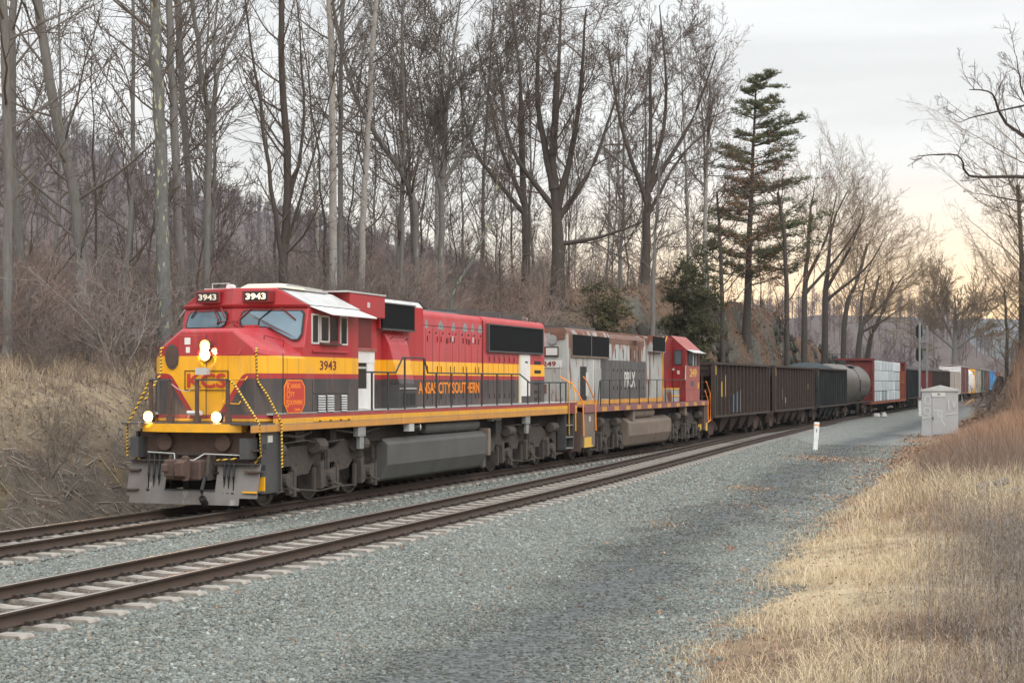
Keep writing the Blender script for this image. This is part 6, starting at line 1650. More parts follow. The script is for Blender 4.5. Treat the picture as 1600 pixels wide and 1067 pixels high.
def photo_tree(Zd, path, wb, wt, label, bark='bark_grey', twig='twig_grey', limbs=(), S=THIN, nb=26, t0=.3, bl=3.0, seed=0, side=1.0, group=None, name='bare_tree', ang=52, dead=False, leaves=0, ground=None, brr=.34):
    """a tree whose trunk follows a measured line at its own distance; branches grow from it in all directions"""
    g = np.random.default_rng(seed + 100)
    x, y, _ = P(path[0][0], 0, Zd); z0 = tz(x, y) - .15 if ground is None else ground
    if S is RIDGE: bl *= 1.35; brr = .28
    pts = [(0, 0, 0)]; dy = 0
    for i, (px, py) in enumerate(path[1:]):
        q = P(px, py, Zd); dy += g.uniform(-.3, .3); pts.append((q[0] - x, dy, max(q[2] - z0, .5 * (i + 1))))
    k = Zd / FPX / 2
    tl, tr = trunk_line(pts, wb * k, wt * k, g=g)
    trunk = [(tl, tr, 10)]; crown = []; src = [(tl, tr, nb, t0, bl)]
    for lp, lw, ln, lbl in limbs:
        lpts = [];
        for j, (px, py) in enumerate(lp):
            q = P(px, py, Zd); lpts.append((q[0] - x, dy * .5 + (g.uniform(-.6, .6) * j), q[2] - z0))
        # snap first limb point to trunk
        i = np.argmin(np.abs(tl[:, 2] - lpts[0][2])); lpts[0] = tuple(tl[i])
        ll, lr = trunk_line(lpts, lw * k, lw * k * .18, g=g); trunk.append((ll, lr, 8)); src.append((ll, lr, ln, .12, lbl))
    for ll, lr, n, tt, L in src:
        for j in range(n):
            t = tt + (1 - tt) * (j + g.random()) / n; f = t * (len(ll) - 1); i = min(int(f), len(ll) - 2); p = ll[i] + (ll[i + 1] - ll[i]) * (f - i)
            d = ll[i + 1] - ll[i]; d /= np.linalg.norm(d); a = R(g.normal(ang, 10)); q = rperp(g, d); q[1] *= .8; nd = d * math.cos(a) + q * math.sin(a)
            branch(g, crown, p, nd / np.linalg.norm(nd), L * 1.45 * g.uniform(.5, 1.3), min(max(lr[i] * brr, .014), .05), 0, S)
    lv = None
    if leaves:
        tips = np.concatenate([c[0][-1:] for c in crown]); s_ = tips[g.integers(0, len(tips), leaves)] + g.normal(0, .22, (leaves, 3))
        lv = leaf_quads(s_[:, 0], s_[:, 1], s_[:, 2], g.uniform(.04, .085, leaves), g.uniform(.5, 1.35, leaves)[:, None] * np.ones((1, 3)))
    return tree_obj(name, (x, y, z0), label, group, trunk, crown, bark, twig, leaves=lv)

T = photo_tree
T(50, [(256, 560), (251, 300), (243, 100), (237, -60)], 24, 15, 'thick grey trunk with pale lichen patches just left of the cab roof', 'bark_lichen', nb=12, t0=.55, bl=2.6, seed=1)
T(58, [(287, 560), (278, 300), (267, 60), (262, -80)], 16, 9, 'tall straight grey trunk, first to the right of the lichened trunk', nb=18, t0=.45, bl=2.6, seed=2)
T(63, [(303, 560), (296, 300), (284, 100), (281, -60)], 13, 8, 'tall straight grey trunk, second to the right of the lichened trunk', nb=18, t0=.4, bl=2.8, seed=3)
T(60, [(321, 560), (322, 330), (325, 210), (310, 90), (296, -40)], 12, 6, 'forked grey tree standing above the lit number board', limbs=[([(325, 210), (345, 110), (372, 30), (392, -50)], 8, 10, 2.0)], nb=16, t0=.4, bl=2.2, seed=4)
T(52, [(142, 600), (130, 480), (112, 310), (82, 160), (52, -40)], 20, 14, 'leaning grey trunk that crosses the ridge line on the left', nb=14, t0=.35, bl=3.4, seed=5)
T(47, [(8, 600), (9, 300), (4, 0), (2, -80)], 17, 11, 'broad grey trunk at the left edge of the view', nb=10, t0=.3, bl=3.2, seed=6)
T(54, [(52, 600), (36, 450), (20, 250), (18, 0), (18, -60)], 17, 9, 'grey trunk close beside the broad one at the left edge', nb=18, t0=.2, bl=4.0, seed=7)
T(61, [(442, 560), (442, 420), (448, 260), (440, 100), (440, -60)], 17, 8, 'dark many-stemmed tree rising behind the white sun shade', 'bark_dark', 'twig_brown', limbs=[([(443, 420), (421, 260), (402, 110), (384, -40)], 9, 8, 1.8), ([(446, 330), (474, 190), (464, -30)], 8, 8, 1.8), ([(443, 400), (490, 250), (530, 100)], 6, 7, 1.6)], nb=14, t0=.25, bl=2.8, seed=8)
T(64, [(521, 560), (520, 300), (517, 100), (512, -50)], 14, 8, 'pale smooth trunk, left one of a close pair behind the engine', 'bark_pale', nb=14, t0=.45, bl=2.2, seed=9)
T(66, [(532, 560), (531, 300), (531, 150), (534, -50)], 10, 6, 'slimmer trunk, right one of a close pair behind the engine', nb=16, t0=.4, bl=2.2, seed=10)
T(66, [(565, 560), (567, 400), (576, 200), (592, -40)], 12, 7, 'slender pale trunk curving to the right above the engine hood', 'bark_pale', nb=16, t0=.35, bl=2.6, seed=11)
T(74, [(692, 560), (690, 400), (691, 290), (697, 240), (690, 130)], 14, 3, 'open-crowned grey tree behind the exhaust of the red engine', limbs=[([(691, 280), (700, 150), (722, -30)], 9, 18, 2.6), ([(691, 300), (665, 200), (640, 60)], 8, 16, 2.6), ([(690, 290), (740, 200), (775, 80)], 8, 14, 2.6)], nb=10, t0=.6, bl=2.8, seed=12, S=FAN)
T(72, [(655, 560), (650, 400), (644, 300), (590, 215), (548, 130), (520, 0)], 13, 5, 'grey tree leaning far to the left behind the engine hood', nb=34, t0=.35, bl=3.0, seed=13)
T(62, [(702, 560), (706, 470), (732, 420), (766, 340), (782, 250)], 9, 3, 'pale lichened dead stem leaning right above the radiator fans', 'bark_lichen', nb=7, t0=.5, bl=1.6, seed=14)
T(84, [(870, 520), (872, 400), (868, 310), (864, 240), (868, 110)], 28, 5, 'massive dark oak with dense rounded crown, the thicker of the two behind the grey engine', 'bark_dark', 'twig_brown', S=OAK, limbs=[([(868, 330), (900, 200), (915, 20)], 14, 8, 3.2), ([(868, 300), (840, 160), (845, 0)], 14, 8, 3.2), ([(870, 350), (930, 250), (975, 110)], 11, 7, 3.0), ([(870, 390), (940, 370), (1010, 345)], 9, 6, 2.6), ([(868, 320), (800, 230), (775, 80)], 11, 7, 3.0), ([(864, 240), (872, 120), (878, -20)], 12, 8, 3.0)], nb=3, t0=.7, bl=3.0, seed=15, brr=.4)
T(92, [(820, 500), (822, 400), (820, 320), (815, 270), (812, 140)], 18, 4, 'dark upright oak just left of the massive one', 'bark_dark', 'twig_brown', S=OAK, limbs=[([(820, 320), (780, 220), (745, 60)], 9, 7, 3.0), ([(820, 290), (815, 150), (800, 10)], 9, 7, 3.0), ([(820, 340), (740, 230), (715, 110)], 8, 6, 2.8)], nb=2, t0=.8, bl=2.6, seed=16, brr=.4)
T(96, [(1008, 500), (1010, 400), (1012, 300), (1016, 240), (1016, 90)], 18, 4, 'tall oak with wide fan crown between the massive oak and the pine', 'bark_dark', 'twig_brown', S=OAK, limbs=[([(1012, 300), (1040, 170), (1030, 10)], 9, 8, 3.0), ([(1012, 320), (970, 200), (950, 70)], 9, 7, 3.0), ([(1014, 300), (1080, 190), (1120, 80)], 9, 8, 3.0), ([(1012, 340), (1060, 250), (1100, 210)], 7, 6, 2.6)], nb=2, t0=.8, bl=2.6, seed=17, brr=.4)
T(70, [(1018, 520), (1022, 430), (1026, 360), (1032, 250)], 9, 3, 'thin grey snag with crooked bare arms above the red cab', 'bark_grey', nb=12, t0=.35, bl=1.8, seed=18)
T(98, [(1100, 460), (1104, 300), (1108, 200), (1112, 120)], 8, 3, 'slim pale trunk directly left of the pine', 'bark_pale', nb=24, t0=.3, bl=2.6, seed=19, leaves=500)
T(103, [(1232, 520), (1228, 400), (1215, 300)], 10, 4, 'young tree with russet leaves under the right side of the pine', 'bark_dark', 'twig_brown', nb=20, t0=.2, bl=2.4, seed=20, leaves=1500)
T(100, [(1130, 480), (1126, 400), (1120, 300)], 9, 3, 'young tree with russet leaves under the left side of the pine', 'bark_dark', 'twig_brown', nb=20, t0=.2, bl=2.4, seed=21, leaves=1500)
# trees along the falling ridge
T(122, [(1256, 520), (1258, 460), (1262, 400), (1268, 340)], 12, 3, 'spreading bare tree on the ridge, nearest to the pine', 'bark_dark', 'twig_tan', S=RIDGE, limbs=[([(1260, 440), (1290, 370), (1310, 300)], 7, 12, 3.0), ([(1262, 400), (1265, 340), (1275, 290)], 7, 10, 2.6), ([(1258, 450), (1310, 400), (1350, 340)], 6, 12, 2.8)], nb=6, t0=.5, bl=2.6, seed=22)
T(130, [(1288, 535), (1290, 470), (1293, 420), (1298, 350)], 13, 3, 'spreading bare tree on the ridge above the black hopper', 'bark_dark', 'twig_tan', S=RIDGE, limbs=[([(1292, 450), (1325, 390), (1345, 330)], 7, 12, 3.2), ([(1293, 420), (1300, 350), (1320, 300)], 7, 12, 3.2), ([(1290, 480), (1350, 420), (1385, 370)], 6, 12, 3.0)], nb=6, t0=.5, bl=2.8, seed=23)
T(137, [(1313, 545), (1322, 490), (1340, 440), (1358, 380)], 10, 4, 'slender bare tree leaning right from the ridge over the tank car', 'bark_dark', 'twig_tan', S=RIDGE, nb=26, t0=.25, bl=3.4, seed=24)
T(146, [(1337, 560), (1345, 520), (1362, 480), (1375, 430)], 12, 3, 'low forked bare tree at the end of the ridge over the lumber stacks', 'bark_dark', 'twig_tan', S=RIDGE, limbs=[([(1345, 520), (1348, 460), (1362, 400)], 6, 12, 3.0), ([(1350, 510), (1385, 470), (1412, 430)], 6, 14, 3.0), ([(1342, 530), (1380, 500), (1415, 475)], 5, 10, 2.4)], nb=4, t0=.6, bl=2.6, seed=25)
T(150, [(1353, 575), (1357, 540), (1378, 490), (1395, 440)], 10, 4, 'outermost bare tree at the foot of the ridge, reaching right', 'bark_dark', 'twig_tan', S=RIDGE, nb=24, t0=.3, bl=3.2, seed=26)
T(330, [(1490, 590), (1491, 545), (1492, 520), (1492, 480)], 11, 3, 'isolated rounded bare tree far behind the signal mast', 'bark_grey', 'twig_tan', S=dict(FAN, rmin=.035), limbs=[([(1491, 540), (1475, 500), (1462, 470)], 6, 14, 5.5), ([(1492, 530), (1492, 490), (1492, 462)], 6, 14, 5.5), ([(1491, 540), (1510, 500), (1528, 475)], 6, 14, 5.5), ([(1491, 550), (1460, 520), (1440, 500)], 5, 10, 4.5), ([(1491, 550), (1520, 525), (1540, 505)], 5, 10, 4.5)], nb=6, t0=.5, bl=4, seed=27)
# right-hand side
T(58, [(1668, 700), (1660, 480), (1648, 320), (1640, 130)], 26, 14, 'big tree at the right edge whose long crooked limb reaches over the tracks', 'bark_dark', 'twig_brown', S=dict(THIN, kids=[6, 4], rmin=.006), limbs=[([(1648, 300), (1590, 275), (1530, 268), (1478, 252), (1440, 240)], 7, 9, .8), ([(1645, 250), (1580, 190), (1545, 150), (1515, 140)], 7, 9, .9), ([(1645, 220), (1600, 150), (1585, 90)], 6, 7, 1.0), ([(1650, 330), (1600, 315), (1540, 300)], 6, 9, .9), ([(1545, 150), (1530, 180), (1512, 185)], 4, 6, .8)], nb=6, t0=.6, bl=1.4, seed=28)
T(118, [(1597, 600), (1596, 480), (1594, 380), (1590, 290)], 12, 5, 'fuzzy bare tree on the earth bank at the right edge', 'bark_dark', 'twig_tan', S=RIDGE, nb=34, t0=.1, bl=3.2, seed=29)
T(112, [(1640, 600), (1636, 480), (1625, 350), (1620, 250)], 14, 6, 'taller bare tree half outside the right edge, behind the bank', 'bark_dark', 'twig_tan', S=RIDGE, nb=34, t0=.15, bl=3.6, seed=30)
T(128, [(1572, 600), (1574, 520), (1570, 450)], 7, 3, 'small bushy bare tree at the left foot of the earth bank', 'bark_dark', 'twig_tan', S=RIDGE, nb=26, t0=.1, bl=2.6, seed=31)

# conifers
def conifer(Zd, base, top, hw, label, name, seed, skew=0.0, gaps=.5, n=60, den=90, rl=.5, shape=1.5):
    g = np.random.default_rng(seed); x, y, _ = P(base[0], 0, Zd); z0 = tz(x, y) - .2
    q = P(top[0], top[1], Zd); H = q[2] - z0; dx = q[0] - x
    tl, tr = trunk_line([(0, 0, 0), (dx * .4, 0, H * .5), (dx, 0, H)], .30 * H / 16, .03, g=g)
    crown = []; N_ = []; sizes = []
    W_ = hw * Zd / FPX
    for k in range(n):
        t = rl + (1 - rl) * k / n if rl < .9 else k / n
        t = min(.99, max(rl, t + g.uniform(-.02, .02))); p = np.array([np.interp(t, np.linspace(0, 1, len(tl)), tl[:, i]) for i in range(3)])
        a = g.uniform(0, 6.28); L = W_ * (1 - ((t - rl) / (1 - rl)) ** shape * .86) * g.uniform(.45, 1.1) * (1 + skew * math.cos(a))
        d = np.array([math.cos(a), math.sin(a), g.uniform(-.05, .22)]); pts = [p]; q_ = p.copy()
        for i in range(5): d = d + np.array([0, 0, .06]) + g.normal(0, .05, 3); d /= np.linalg.norm(d); q_ = q_ + d * L / 5; pts.append(q_.copy())
        pts = np.array(pts); crown.append((pts, np.linspace(.045, .012, 6), 4))
        m = int(den * L / W_)
        f = g.uniform(.25, 1, m) * 5; i = np.minimum(f.astype(int), 4); c = pts[i] + (pts[i + 1] - pts[i]) * (f - i)[:, None]
        c = c + g.normal(0, 1, (m, 3)) * np.array([.30, .30, .10]) * (L / W_ * .9 + .35)
        N_.append(c)
    c = np.concatenate(N_); M = 12; m = len(c)
    # each tuft: a handful of needle slivers
    V = []; 
    dirs = g.normal(0, 1, (m, M, 3)); dirs[..., 2] = np.abs(dirs[..., 2]) * .8; dirs /= np.linalg.norm(dirs, axis=2, keepdims=True); Ln = g.uniform(.12, .30, (m, M, 1)) * (Zd / 100) ** .5
    wv = np.cross(dirs, g.normal(0, 1, (m, M, 3))); wv /= np.linalg.norm(wv, axis=2, keepdims=True); wv *= .015
    b0 = c[:, None, :] + 0 * dirs; tip = b0 + dirs * Ln
    V = np.stack([b0 - wv, b0 + wv, tip + wv * .6, tip - wv * .6], 2).reshape(-1, 3); F = np.arange(len(V)).reshape(-1, 4)
    T_ = np.repeat(g.uniform(.5, 1.6, m), M * 4)[:, None] * np.ones((1, 3))
    return tree_obj(name, (x, y, z0), label, None, [(tl, tr, 9)], crown, 'bark_dark', 'twig_brown', leaves=(V, F, T_))
conifer(110, (1166, 480), (1182, 118), 128, 'tall dark pine with ragged layered boughs reaching right', 'pine_tree', 41, skew=.3, n=105, den=105, rl=.26, shape=1.7)
def round_evergreen(Zd, px, pybase, pytop, hw, label, name, seed, stems=6, tufts=2200, tone=(1, 1, 1)):
    g = np.random.default_rng(seed); x, y, _ = P(px, 0, Zd); z0 = tz(x, y) - .1; H = P(px, pytop, Zd)[2] - z0; W_ = hw * Zd / FPX
    trunk = []; crown = []; C = []
    for k in range(stems):
        a = 6.28 * k / stems + g.uniform(-.4, .4); rr = W_ * g.uniform(.25, .85); top = np.array([math.cos(a) * rr, math.sin(a) * rr, H * g.uniform(.7, .98)])
        tl, tr = trunk_line([(math.cos(a) * .15, math.sin(a) * .15, 0), tuple(top * np.array([.6, .6, .5])), tuple(top)], .07, .02, g=g); trunk.append((tl, tr, 6))
        for j in range(26):
            t = g.uniform(.12, 1); p = np.array([np.interp(t, np.linspace(0, 1, len(tl)), tl[:, i]) for i in range(3)]); b = g.uniform(0, 6.28); L = W_ * g.uniform(.3, .75) * (1.2 - .5 * t)
            d = np.array([math.cos(b), math.sin(b), g.uniform(.05, .5)]); pts = np.array([p + d * L * q / 3 + g.normal(0, .04, 3) for q in range(4)]); crown.append((pts, np.linspace(.025, .008, 4), 3))
            m = int(tufts / (stems * 26)) + 1; f = g.uniform(.2, 1.05, m)[:, None]; C.append(p + d * L * f + g.normal(0, .16, (m, 3)))
    c = np.concatenate(C); m = len(c); M = 11
    dirs = g.normal(0, 1, (m, M, 3)); dirs[..., 2] = dirs[..., 2] * .6 + .5; dirs /= np.linalg.norm(dirs, axis=2, keepdims=True); Ln = g.uniform(.10, .28, (m, M, 1))
    wv = np.cross(dirs, g.normal(0, 1, (m, M, 3))); wv /= np.linalg.norm(wv, axis=2, keepdims=True); wv *= .014
    b0 = c[:, None, :] + 0 * dirs; tip = b0 + dirs * Ln
    V = np.stack([b0 - wv, b0 + wv, tip + wv * .6, tip - wv * .6], 2).reshape(-1, 3); F = np.arange(len(V)).reshape(-1, 4)
    T_ = np.repeat(g.uniform(.5, 1.5, m)[:, None] * np.array(tone), M * 4, 0)
    return tree_obj(name, (x, y, z0), label, None, trunk, crown, 'bark_dark', 'twig_brown', leaves=(V, F, T_))
round_evergreen(88, 1082, 500, 358, 50, 'rounded dark olive cedar on the slope above the red cab', 'cedar_tree', 42, stems=9, tufts=4200, tone=(.62, .52, .5))
round_evergreen(80, 945, 525, 440, 52, 'low thin olive evergreen bush on the leafy slope behind the grey engine', 'hemlock_tree', 43, stems=5, tufts=900, tone=(.8, .62, .55))

def outcrop():
    g = np.random.default_rng(8); cube = np.array([(a, b, c) for a in (-1, 1) for b in (-1, 1) for c in (-1, 1)], float)
    cf = np.array([(0, 1, 3, 2), (4, 6, 7, 5), (0, 4, 5, 1), (2, 3, 7, 6), (0, 2, 6, 4), (1, 5, 7, 3)]); V = []; F = []; T_ = []; k = 0
    x0, y0, z0 = Wg(118, V0 - 5)
    for i in range(1500):
        u = 80 + g.random() * 78; d = 1.4 + 3.8 * g.random() ** 1.3; v = V0 - 1.5 - d
        if fbm(np.array([u]), np.array([v]), .16, 2, 71)[0] < .40: continue
        x, y, z = Wg(u, v); s = g.uniform(.12, .5) * np.array([g.uniform(.5, 1.0), g.uniform(.5, .9), g.uniform(.7, 1.7)])
        q = cube * (1 + g.normal(0, .2, (8, 3))) * s; a = math.pi / 2 - TH + g.normal(0, .3); t = g.normal(-.25, .15)
        q = np.stack([q[:, 0], q[:, 1] * math.cos(t) - q[:, 2] * math.sin(t), q[:, 1] * math.sin(t) + q[:, 2] * math.cos(t)], -1)
        q = np.stack([q[:, 0] * math.cos(a) - q[:, 1] * math.sin(a), q[:, 0] * math.sin(a) + q[:, 1] * math.cos(a), q[:, 2]], -1) + np.array([x - x0, y - y0, z - z0 + .1])
        V.append(q); F.append(cf + k); k += 8; T_.append(np.ones((8, 3)) * g.uniform(.4, 1.5) * (np.array([.085, .078, .068]) if g.random() < .8 else np.array([.13, .14, .105])))
    r = empty('rock_outcrop', (x0, y0, z0)); tag(r, 'grey broken rock face in the cutting above the first hopper cars', 'rock outcrop')
    np_mesh('rock', np.concatenate(V), np.concatenate(F), ['stone_face'], tint=np.concatenate(T_), parent=r)
outcrop()

# background wood: prototypes copied one by one
def proto_tree(seed, H, r0, S, nb, t0, bl, bark, twig, ang=48, fork=False):
    g = np.random.default_rng(seed); lean = g.normal(0, .5, 2)
    tl, tr = trunk_line([(0, 0, -.2), (lean[0] * .4, lean[1] * .4, H * .45), (lean[0] * 1.6, lean[1] * 1.6, H)], r0, r0 * .18, g=g, wob=.05)
    trunk = [(tl, tr, 7)]; crown = []
    for j in range(nb):
        t = t0 + (1 - t0) * (j + g.random()) / nb; f = t * (len(tl) - 1); i = min(int(f), len(tl) - 2); p = tl[i] + (tl[i + 1] - tl[i]) * (f - i)
        d = tl[i + 1] - tl[i]; d /= np.linalg.norm(d); a = R(g.normal(ang, 9)); nd = d * math.cos(a) + rperp(g, d) * math.sin(a)
        branch(g, crown, p, nd, bl * 1.4 * g.uniform(.6, 1.25) * (1.15 - .5 * t), min(max(tr[i] * .36, .016), .06), 0, S)
    return trunk, crown, bark, twig
PROTOS = [proto_tree(201, 22, .17, dict(THIN, rmin=.012), 26, .3, 3.0, 'bark_grey', 'twig_grey'), proto_tree(202, 24, .20, dict(THIN, rmin=.012), 30, .28, 3.4, 'bark_dark', 'twig_brown'),
          proto_tree(203, 19, .13, dict(THIN, rmin=.012), 26, .2, 2.6, 'bark_grey', 'twig_brown'), proto_tree(204, 21, .22, dict(FAN, rmin=.013), 16, .32, 5.0, 'bark_dark', 'twig_brown', ang=36),
          proto_tree(205, 14, .09, dict(THIN, rmin=.011), 24, .15, 2.2, 'bark_dark', 'twig_grey'), proto_tree(206, 17, .15, dict(THIN, rmin=.012), 26, .25, 2.8, 'bark_pale', 'twig_grey'),
          proto_tree(207, 9, .06, dict(THIN, rmin=.010), 20, .1, 1.8, 'bark_dark', 'twig_brown')]
PM = []
def forest():
    g = np.random.default_rng(77)
    kinds = ['tall grey-barked tree', 'tall dark tree', 'thin grey brown-twigged tree', 'dark wide-forking tree', 'young dark tree', 'pale slender tree', 'small bushy sapling']
    marks = [(-999, 60, 'at the far left'), (60, 200, 'above the grassy left bank'), (200, 310, 'beside the lichened trunk'), (310, 400, 'above the number boards'), (400, 480, 'above the right windshield'), (480, 560, 'above the white sun shade'),
             (560, 660, 'above the black brake grille'), (660, 760, 'above the red hood'), (760, 850, 'above the long grille'), (850, 950, 'above the grey engine'), (950, 1050, 'above the PRLX lettering'), (1050, 1110, 'above the red cab'), (1110, 1400, 'beside the pine')]
    placed = []; recs = []
    tries = 0
    while len(recs) < 74 and tries < 9000:
        tries += 1
        px = g.uniform(-120, 1240); Zd = g.uniform(50, 165); x, y = Zd * (px - 800) / FPX, Zd; u, v = UV(x, y)
        d = (V0 - 1.5) - v
        if d < np.interp(u, [0, 60, 80, 100, 170], [11, 11, 9, 5.0, 5.0]) or d > 110: continue
        if px < 560 and g.random() < .72: continue
        if px < 560 and Zd > 95: continue
        if any((x - a) ** 2 + (y - b) ** 2 < 5 for a, b in placed): continue
        p0 = int(g.choice(7, p=[.13, .09, .16, .06, .22, .07, .27]))
        if px < 620 and p0 in (0, 1, 3) : p0 = int(g.choice([2, 4, 6, 6]))
        if px > 960 and p0 in (0, 1, 3) and g.random() < .8: p0 = int(g.choice([2, 4, 6, 5]))
        if px > 1110: p0 = int(g.choice([4, 6]))
        placed.append((x, y)); mk = next(t for a, b, t in marks if a <= px < b); dp = 'near wood edge' if Zd < 75 else ('mid wood' if Zd < 115 else 'deep in wood')
        recs.append((px, x, y, p0, mk, dp))
    recs.sort(key=lambda r: r[0]); cnt = {}
    for r_ in recs: cnt[r_[3:]] = cnt.get(r_[3:], 0) + 1
    seen = {}; made = {}; ords = ['first', 'second', 'third', 'fourth', 'fifth', 'sixth', 'seventh', 'eighth', 'ninth']
    for (px, x, y, p0, mk, dp) in recs:
        key = (p0, mk, dp); lab = '%s %s, %s' % (kinds[p0], mk, dp)
        if cnt[key] > 1: lab += ', %s from left' % ords[min(seen.get(key, 0), 8)]; seen[key] = seen.get(key, 0) + 1
        s = g.uniform(.8, 1.15); z = tz(x, y)
        if p0 not in made:
            tr_, cr_, bk, tw = PROTOS[p0]; r = tree_obj('bare_tree', (x, y, z), lab, 'bare trees of the wood behind the train', tr_, cr_, bk, tw); made[p0] = (r, [c for c in bpy.data.objects if c.parent == r])
        else:
            src, kids = made[p0]; r = src.copy(); COL.objects.link(r)
            for c in kids: cc = c.copy(); COL.objects.link(cc); cc.parent = r
        r['label'] = lab
        r.location = (x, y, z); r.rotation_euler = (0, 0, g.uniform(0, 6.28)); r.scale = (s, s, s * g.uniform(.9, 1.1))
forest()

def thickets():
    g = np.random.default_rng(99); V = []; F = []; T_ = []; k = 0
    pr = []
    for s in range(5):
        lines = []
        for q in range(7):
            a = g.uniform(0, 6.28); d = np.array([math.cos(a) * .45, math.sin(a) * .45, 1.0]); branch(g, lines, np.array([math.cos(a) * .15, math.sin(a) * .15, 0]), d / np.linalg.norm(d), g.uniform(1.6, 3.4), .022, 0, SHRUB)
        lines = [(p, r, 3) for p, r, _ in lines]; pr.append(polylines_mesh(lines))
    cnt = 0
    while cnt < 620:
        px = g.uniform(-120, 1300); Zd = g.uniform(42, 150) if g.random() < .55 else g.uniform(42, 75); x, y = Zd * (px - 800) / FPX, Zd; u, v = UV(x, y); d = (V0 - 1.5) - v
        lim = np.interp(u, [0, 40, 60, 80, 100, 170], [10, 9, 6, 5, 3.6, 3.5])
        if d < lim: continue
        cnt += 1; vv, ff = pr[g.integers(5)]; s = g.uniform(.5, 1.25) * (1 if px < 1000 else .6); a = g.uniform(0, 6.28)
        R_ = np.array([[math.cos(a), -math.sin(a), 0], [math.sin(a), math.cos(a), 0], [0, 0, 1]]) * s
        V.append(vv @ R_.T + np.array([x, y, tz(x, y)])); F.append(ff + k); k += len(vv)
        T_.append(np.ones((len(vv), 3)) * (np.array([.24, .17, .14]) * (1 - (w_ := g.random())) + np.array([.20, .18, .165]) * w_) * g.uniform(.6, 1.3))
    cnt = 0
    while cnt < 90:
        u = g.uniform(98, 215); e = g.uniform(2.2, 13); v = float(verge(u)) + e; x, y, _ = W(u, v); cnt += 1
        vv, ff = pr[g.integers(5)]; s = g.uniform(.4, .9); a = g.uniform(0, 6.28)
        R_ = np.array([[math.cos(a), -math.sin(a), 0], [math.sin(a), math.cos(a), 0], [0, 0, 1]]) * s
        V.append(vv @ R_.T + np.array([x, y, tz(x, y)])); F.append(ff + k); k += len(vv)
        T_.append(np.ones((len(vv), 3)) * np.array([.17, .125, .095]) * g.uniform(.5, 1.4))
    cnt = 0
    while cnt < 90:
        px = g.uniform(-60, 240); u = g.uniform(22, 66); d = g.uniform(3, 10); x, y, _ = W(u, V0 - 1.5 - d); cnt += 1
        vv, ff = pr[g.integers(5)]; s = g.uniform(.15, .5); a = g.uniform(0, 6.28)
        R_ = np.array([[math.cos(a), -math.sin(a), 0], [math.sin(a), math.cos(a), 0], [0, 0, 1]]) * s
        V.append(vv @ R_.T + np.array([x, y, tz(x, y)])); F.append(ff + k); k += len(vv)
        T_.append(np.ones((len(vv), 3)) * np.array([.16, .125, .10]) * g.uniform(.5, 1.4))
    tag(np_mesh('undergrowth', np.concatenate(V), np.concatenate(F), ['litter'], tint=np.concatenate(T_)), kind='stuff')
thickets()

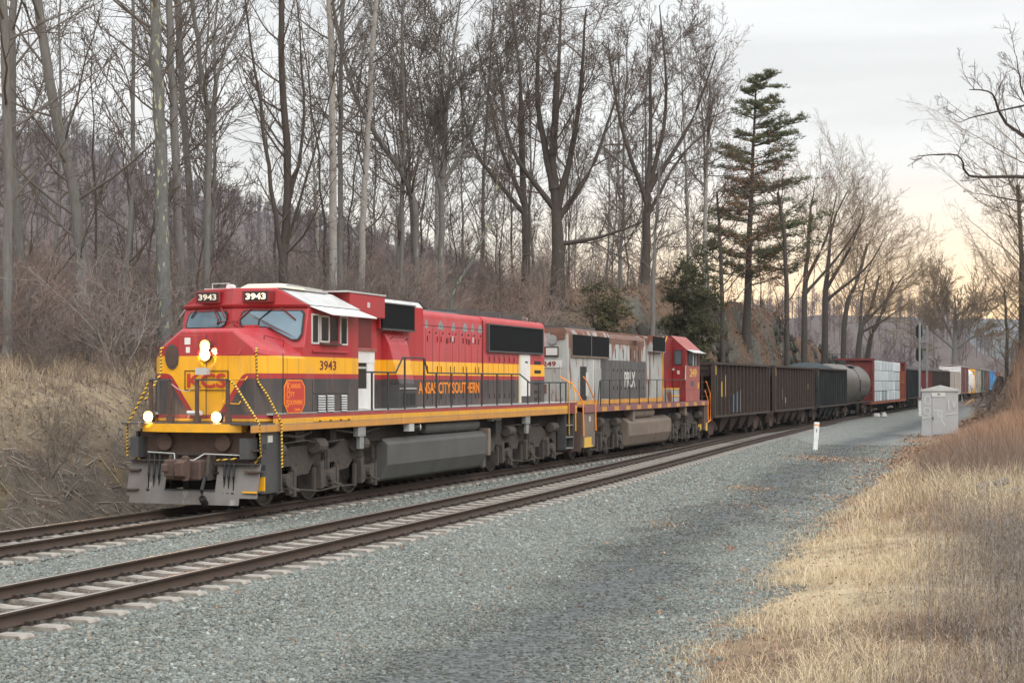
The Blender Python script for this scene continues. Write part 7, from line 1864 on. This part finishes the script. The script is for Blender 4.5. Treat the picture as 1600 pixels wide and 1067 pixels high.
def hill_woods():
    """far woods on the mountain and the valley side: thousands of small bare crowns"""
    g = np.random.default_rng(5); pr = []
    for s in range(8):
        lines = []; H = g.uniform(9, 13)
        lines.append((np.array([(0, 0, -1), (0, 0, H * .5), (g.normal(0, .3), 0, H)]), np.array([.16, .12, .05]), 3))
        for j in range(30):
            t = g.uniform(.25, .97); a = g.uniform(0, 6.28); L = g.uniform(1.6, 3.8) * (1.15 - .6 * t); p = np.array([0, 0, H * t]); d = np.array([math.cos(a) * .75, math.sin(a) * .75, g.uniform(.5, 1.2)]); d /= np.linalg.norm(d)
            m1 = p + d * L * .5 + g.normal(0, .15, 3); e = m1 + (d + np.array([0, 0, .3]) + g.normal(0, .3, 3)) * L * .5
            lines.append((np.array([p, m1, e]), np.array([.06, .045, .03]), 3))
            for q in range(2):
                e2 = m1 + (d + g.normal(0, .6, 3)) * L * .45; lines.append((np.array([m1, (m1 + e2) / 2 + g.normal(0, .08, 3), e2]), np.array([.04, .035, .025]), 3))
        pr.append(polylines_mesh(lines))
    V = []; F = []; T_ = []; k = 0
    def put(n, x0, x1, z0, z1, pw, s0, s1, tint):
        nonlocal k
        xp = g.uniform(x0, x1, n); Zd = z0 + (z1 - z0) * g.random(n) ** pw; X = xp * Zd; Y = Zd; Zt = terr(X, Y); u, v = UV(X, Y)
        for i in range(n):
            if (V0 - 12 < v[i] < V0 + 10) or (u[i] < 215 and v[i] > -40 and X[i] > 0 and xp[i] > .14): continue
            vv, ff = pr[g.integers(8)]; s = g.uniform(s0, s1); a = g.uniform(0, 6.28); ca, sa = math.cos(a) * s, math.sin(a) * s
            w = np.stack([vv[:, 0] * ca - vv[:, 1] * sa + X[i], vv[:, 0] * sa + vv[:, 1] * ca + Y[i], vv[:, 2] * s + Zt[i]], -1)
            V.append(w); F.append(ff + k); k += len(vv); T_.append(np.ones((len(vv), 3)) * tint * g.uniform(.6, 1.35))
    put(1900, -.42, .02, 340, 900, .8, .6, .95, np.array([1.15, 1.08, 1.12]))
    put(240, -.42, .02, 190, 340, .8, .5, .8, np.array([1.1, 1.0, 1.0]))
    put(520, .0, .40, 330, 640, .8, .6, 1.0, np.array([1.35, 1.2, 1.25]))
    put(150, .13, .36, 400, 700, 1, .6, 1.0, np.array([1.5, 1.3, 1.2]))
    tag(np_mesh('distant_woods', np.concatenate(V), np.concatenate(F), ['hilltwig'], tint=np.concatenate(T_)), kind='stuff')
hill_woods()

def stump():
    x, y, _ = P(1557, 0, 122); z = tz(x, y) - .1; r = empty('tree_stump', (x, y, z)); tag(r, 'dark broken stump with tangled roots at the foot of the right bank', 'stump')
    b = MB(); b.tube([(0, 0, 0), (.05, 0, 1.0), (.2, 0, 2.2), (.3, 0, 2.9)], [.75, .5, .42, .2], 'bark_dark', 10); b.build('stump', r, smooth=True)
    rg = random.Random(4)
    for k in range(7):
        a = rg.uniform(0, 6.28); b = MB(); L = rg.uniform(1.0, 2.6)
        b.tube([(0, 0, rg.uniform(.2, 1.8)), (math.cos(a) * L * .5, math.sin(a) * L * .5, rg.uniform(.4, 2.0)), (math.cos(a) * L, math.sin(a) * L, rg.uniform(-.1, 2.4))], [.14, .09, .03], 'bark_dark', 6); b.build('root', r, smooth=True)
stump()

# ------------------------------------------------------------------ air
def haze():
    b = MB(); b.box(-1500, 1700, -2960, 60, -60, 170, 'haze_air'); o = b.build('haze'); tag(o, kind='stuff')
m = bpy.data.materials.new('haze_air'); m.use_nodes = True; nt = m.node_tree; nt.nodes.remove(nt.nodes['Principled BSDF'])
pv = N(nt, 'ShaderNodeVolumePrincipled'); pv.inputs['Color'].default_value = (.72, .82, .95, 1); pv.inputs['Density'].default_value = .00013; pv.inputs['Anisotropy'].default_value = .2
nt.links.new(pv.outputs[0], nt.nodes['Material Output'].inputs['Volume']); MATS['haze_air'] = m
haze()
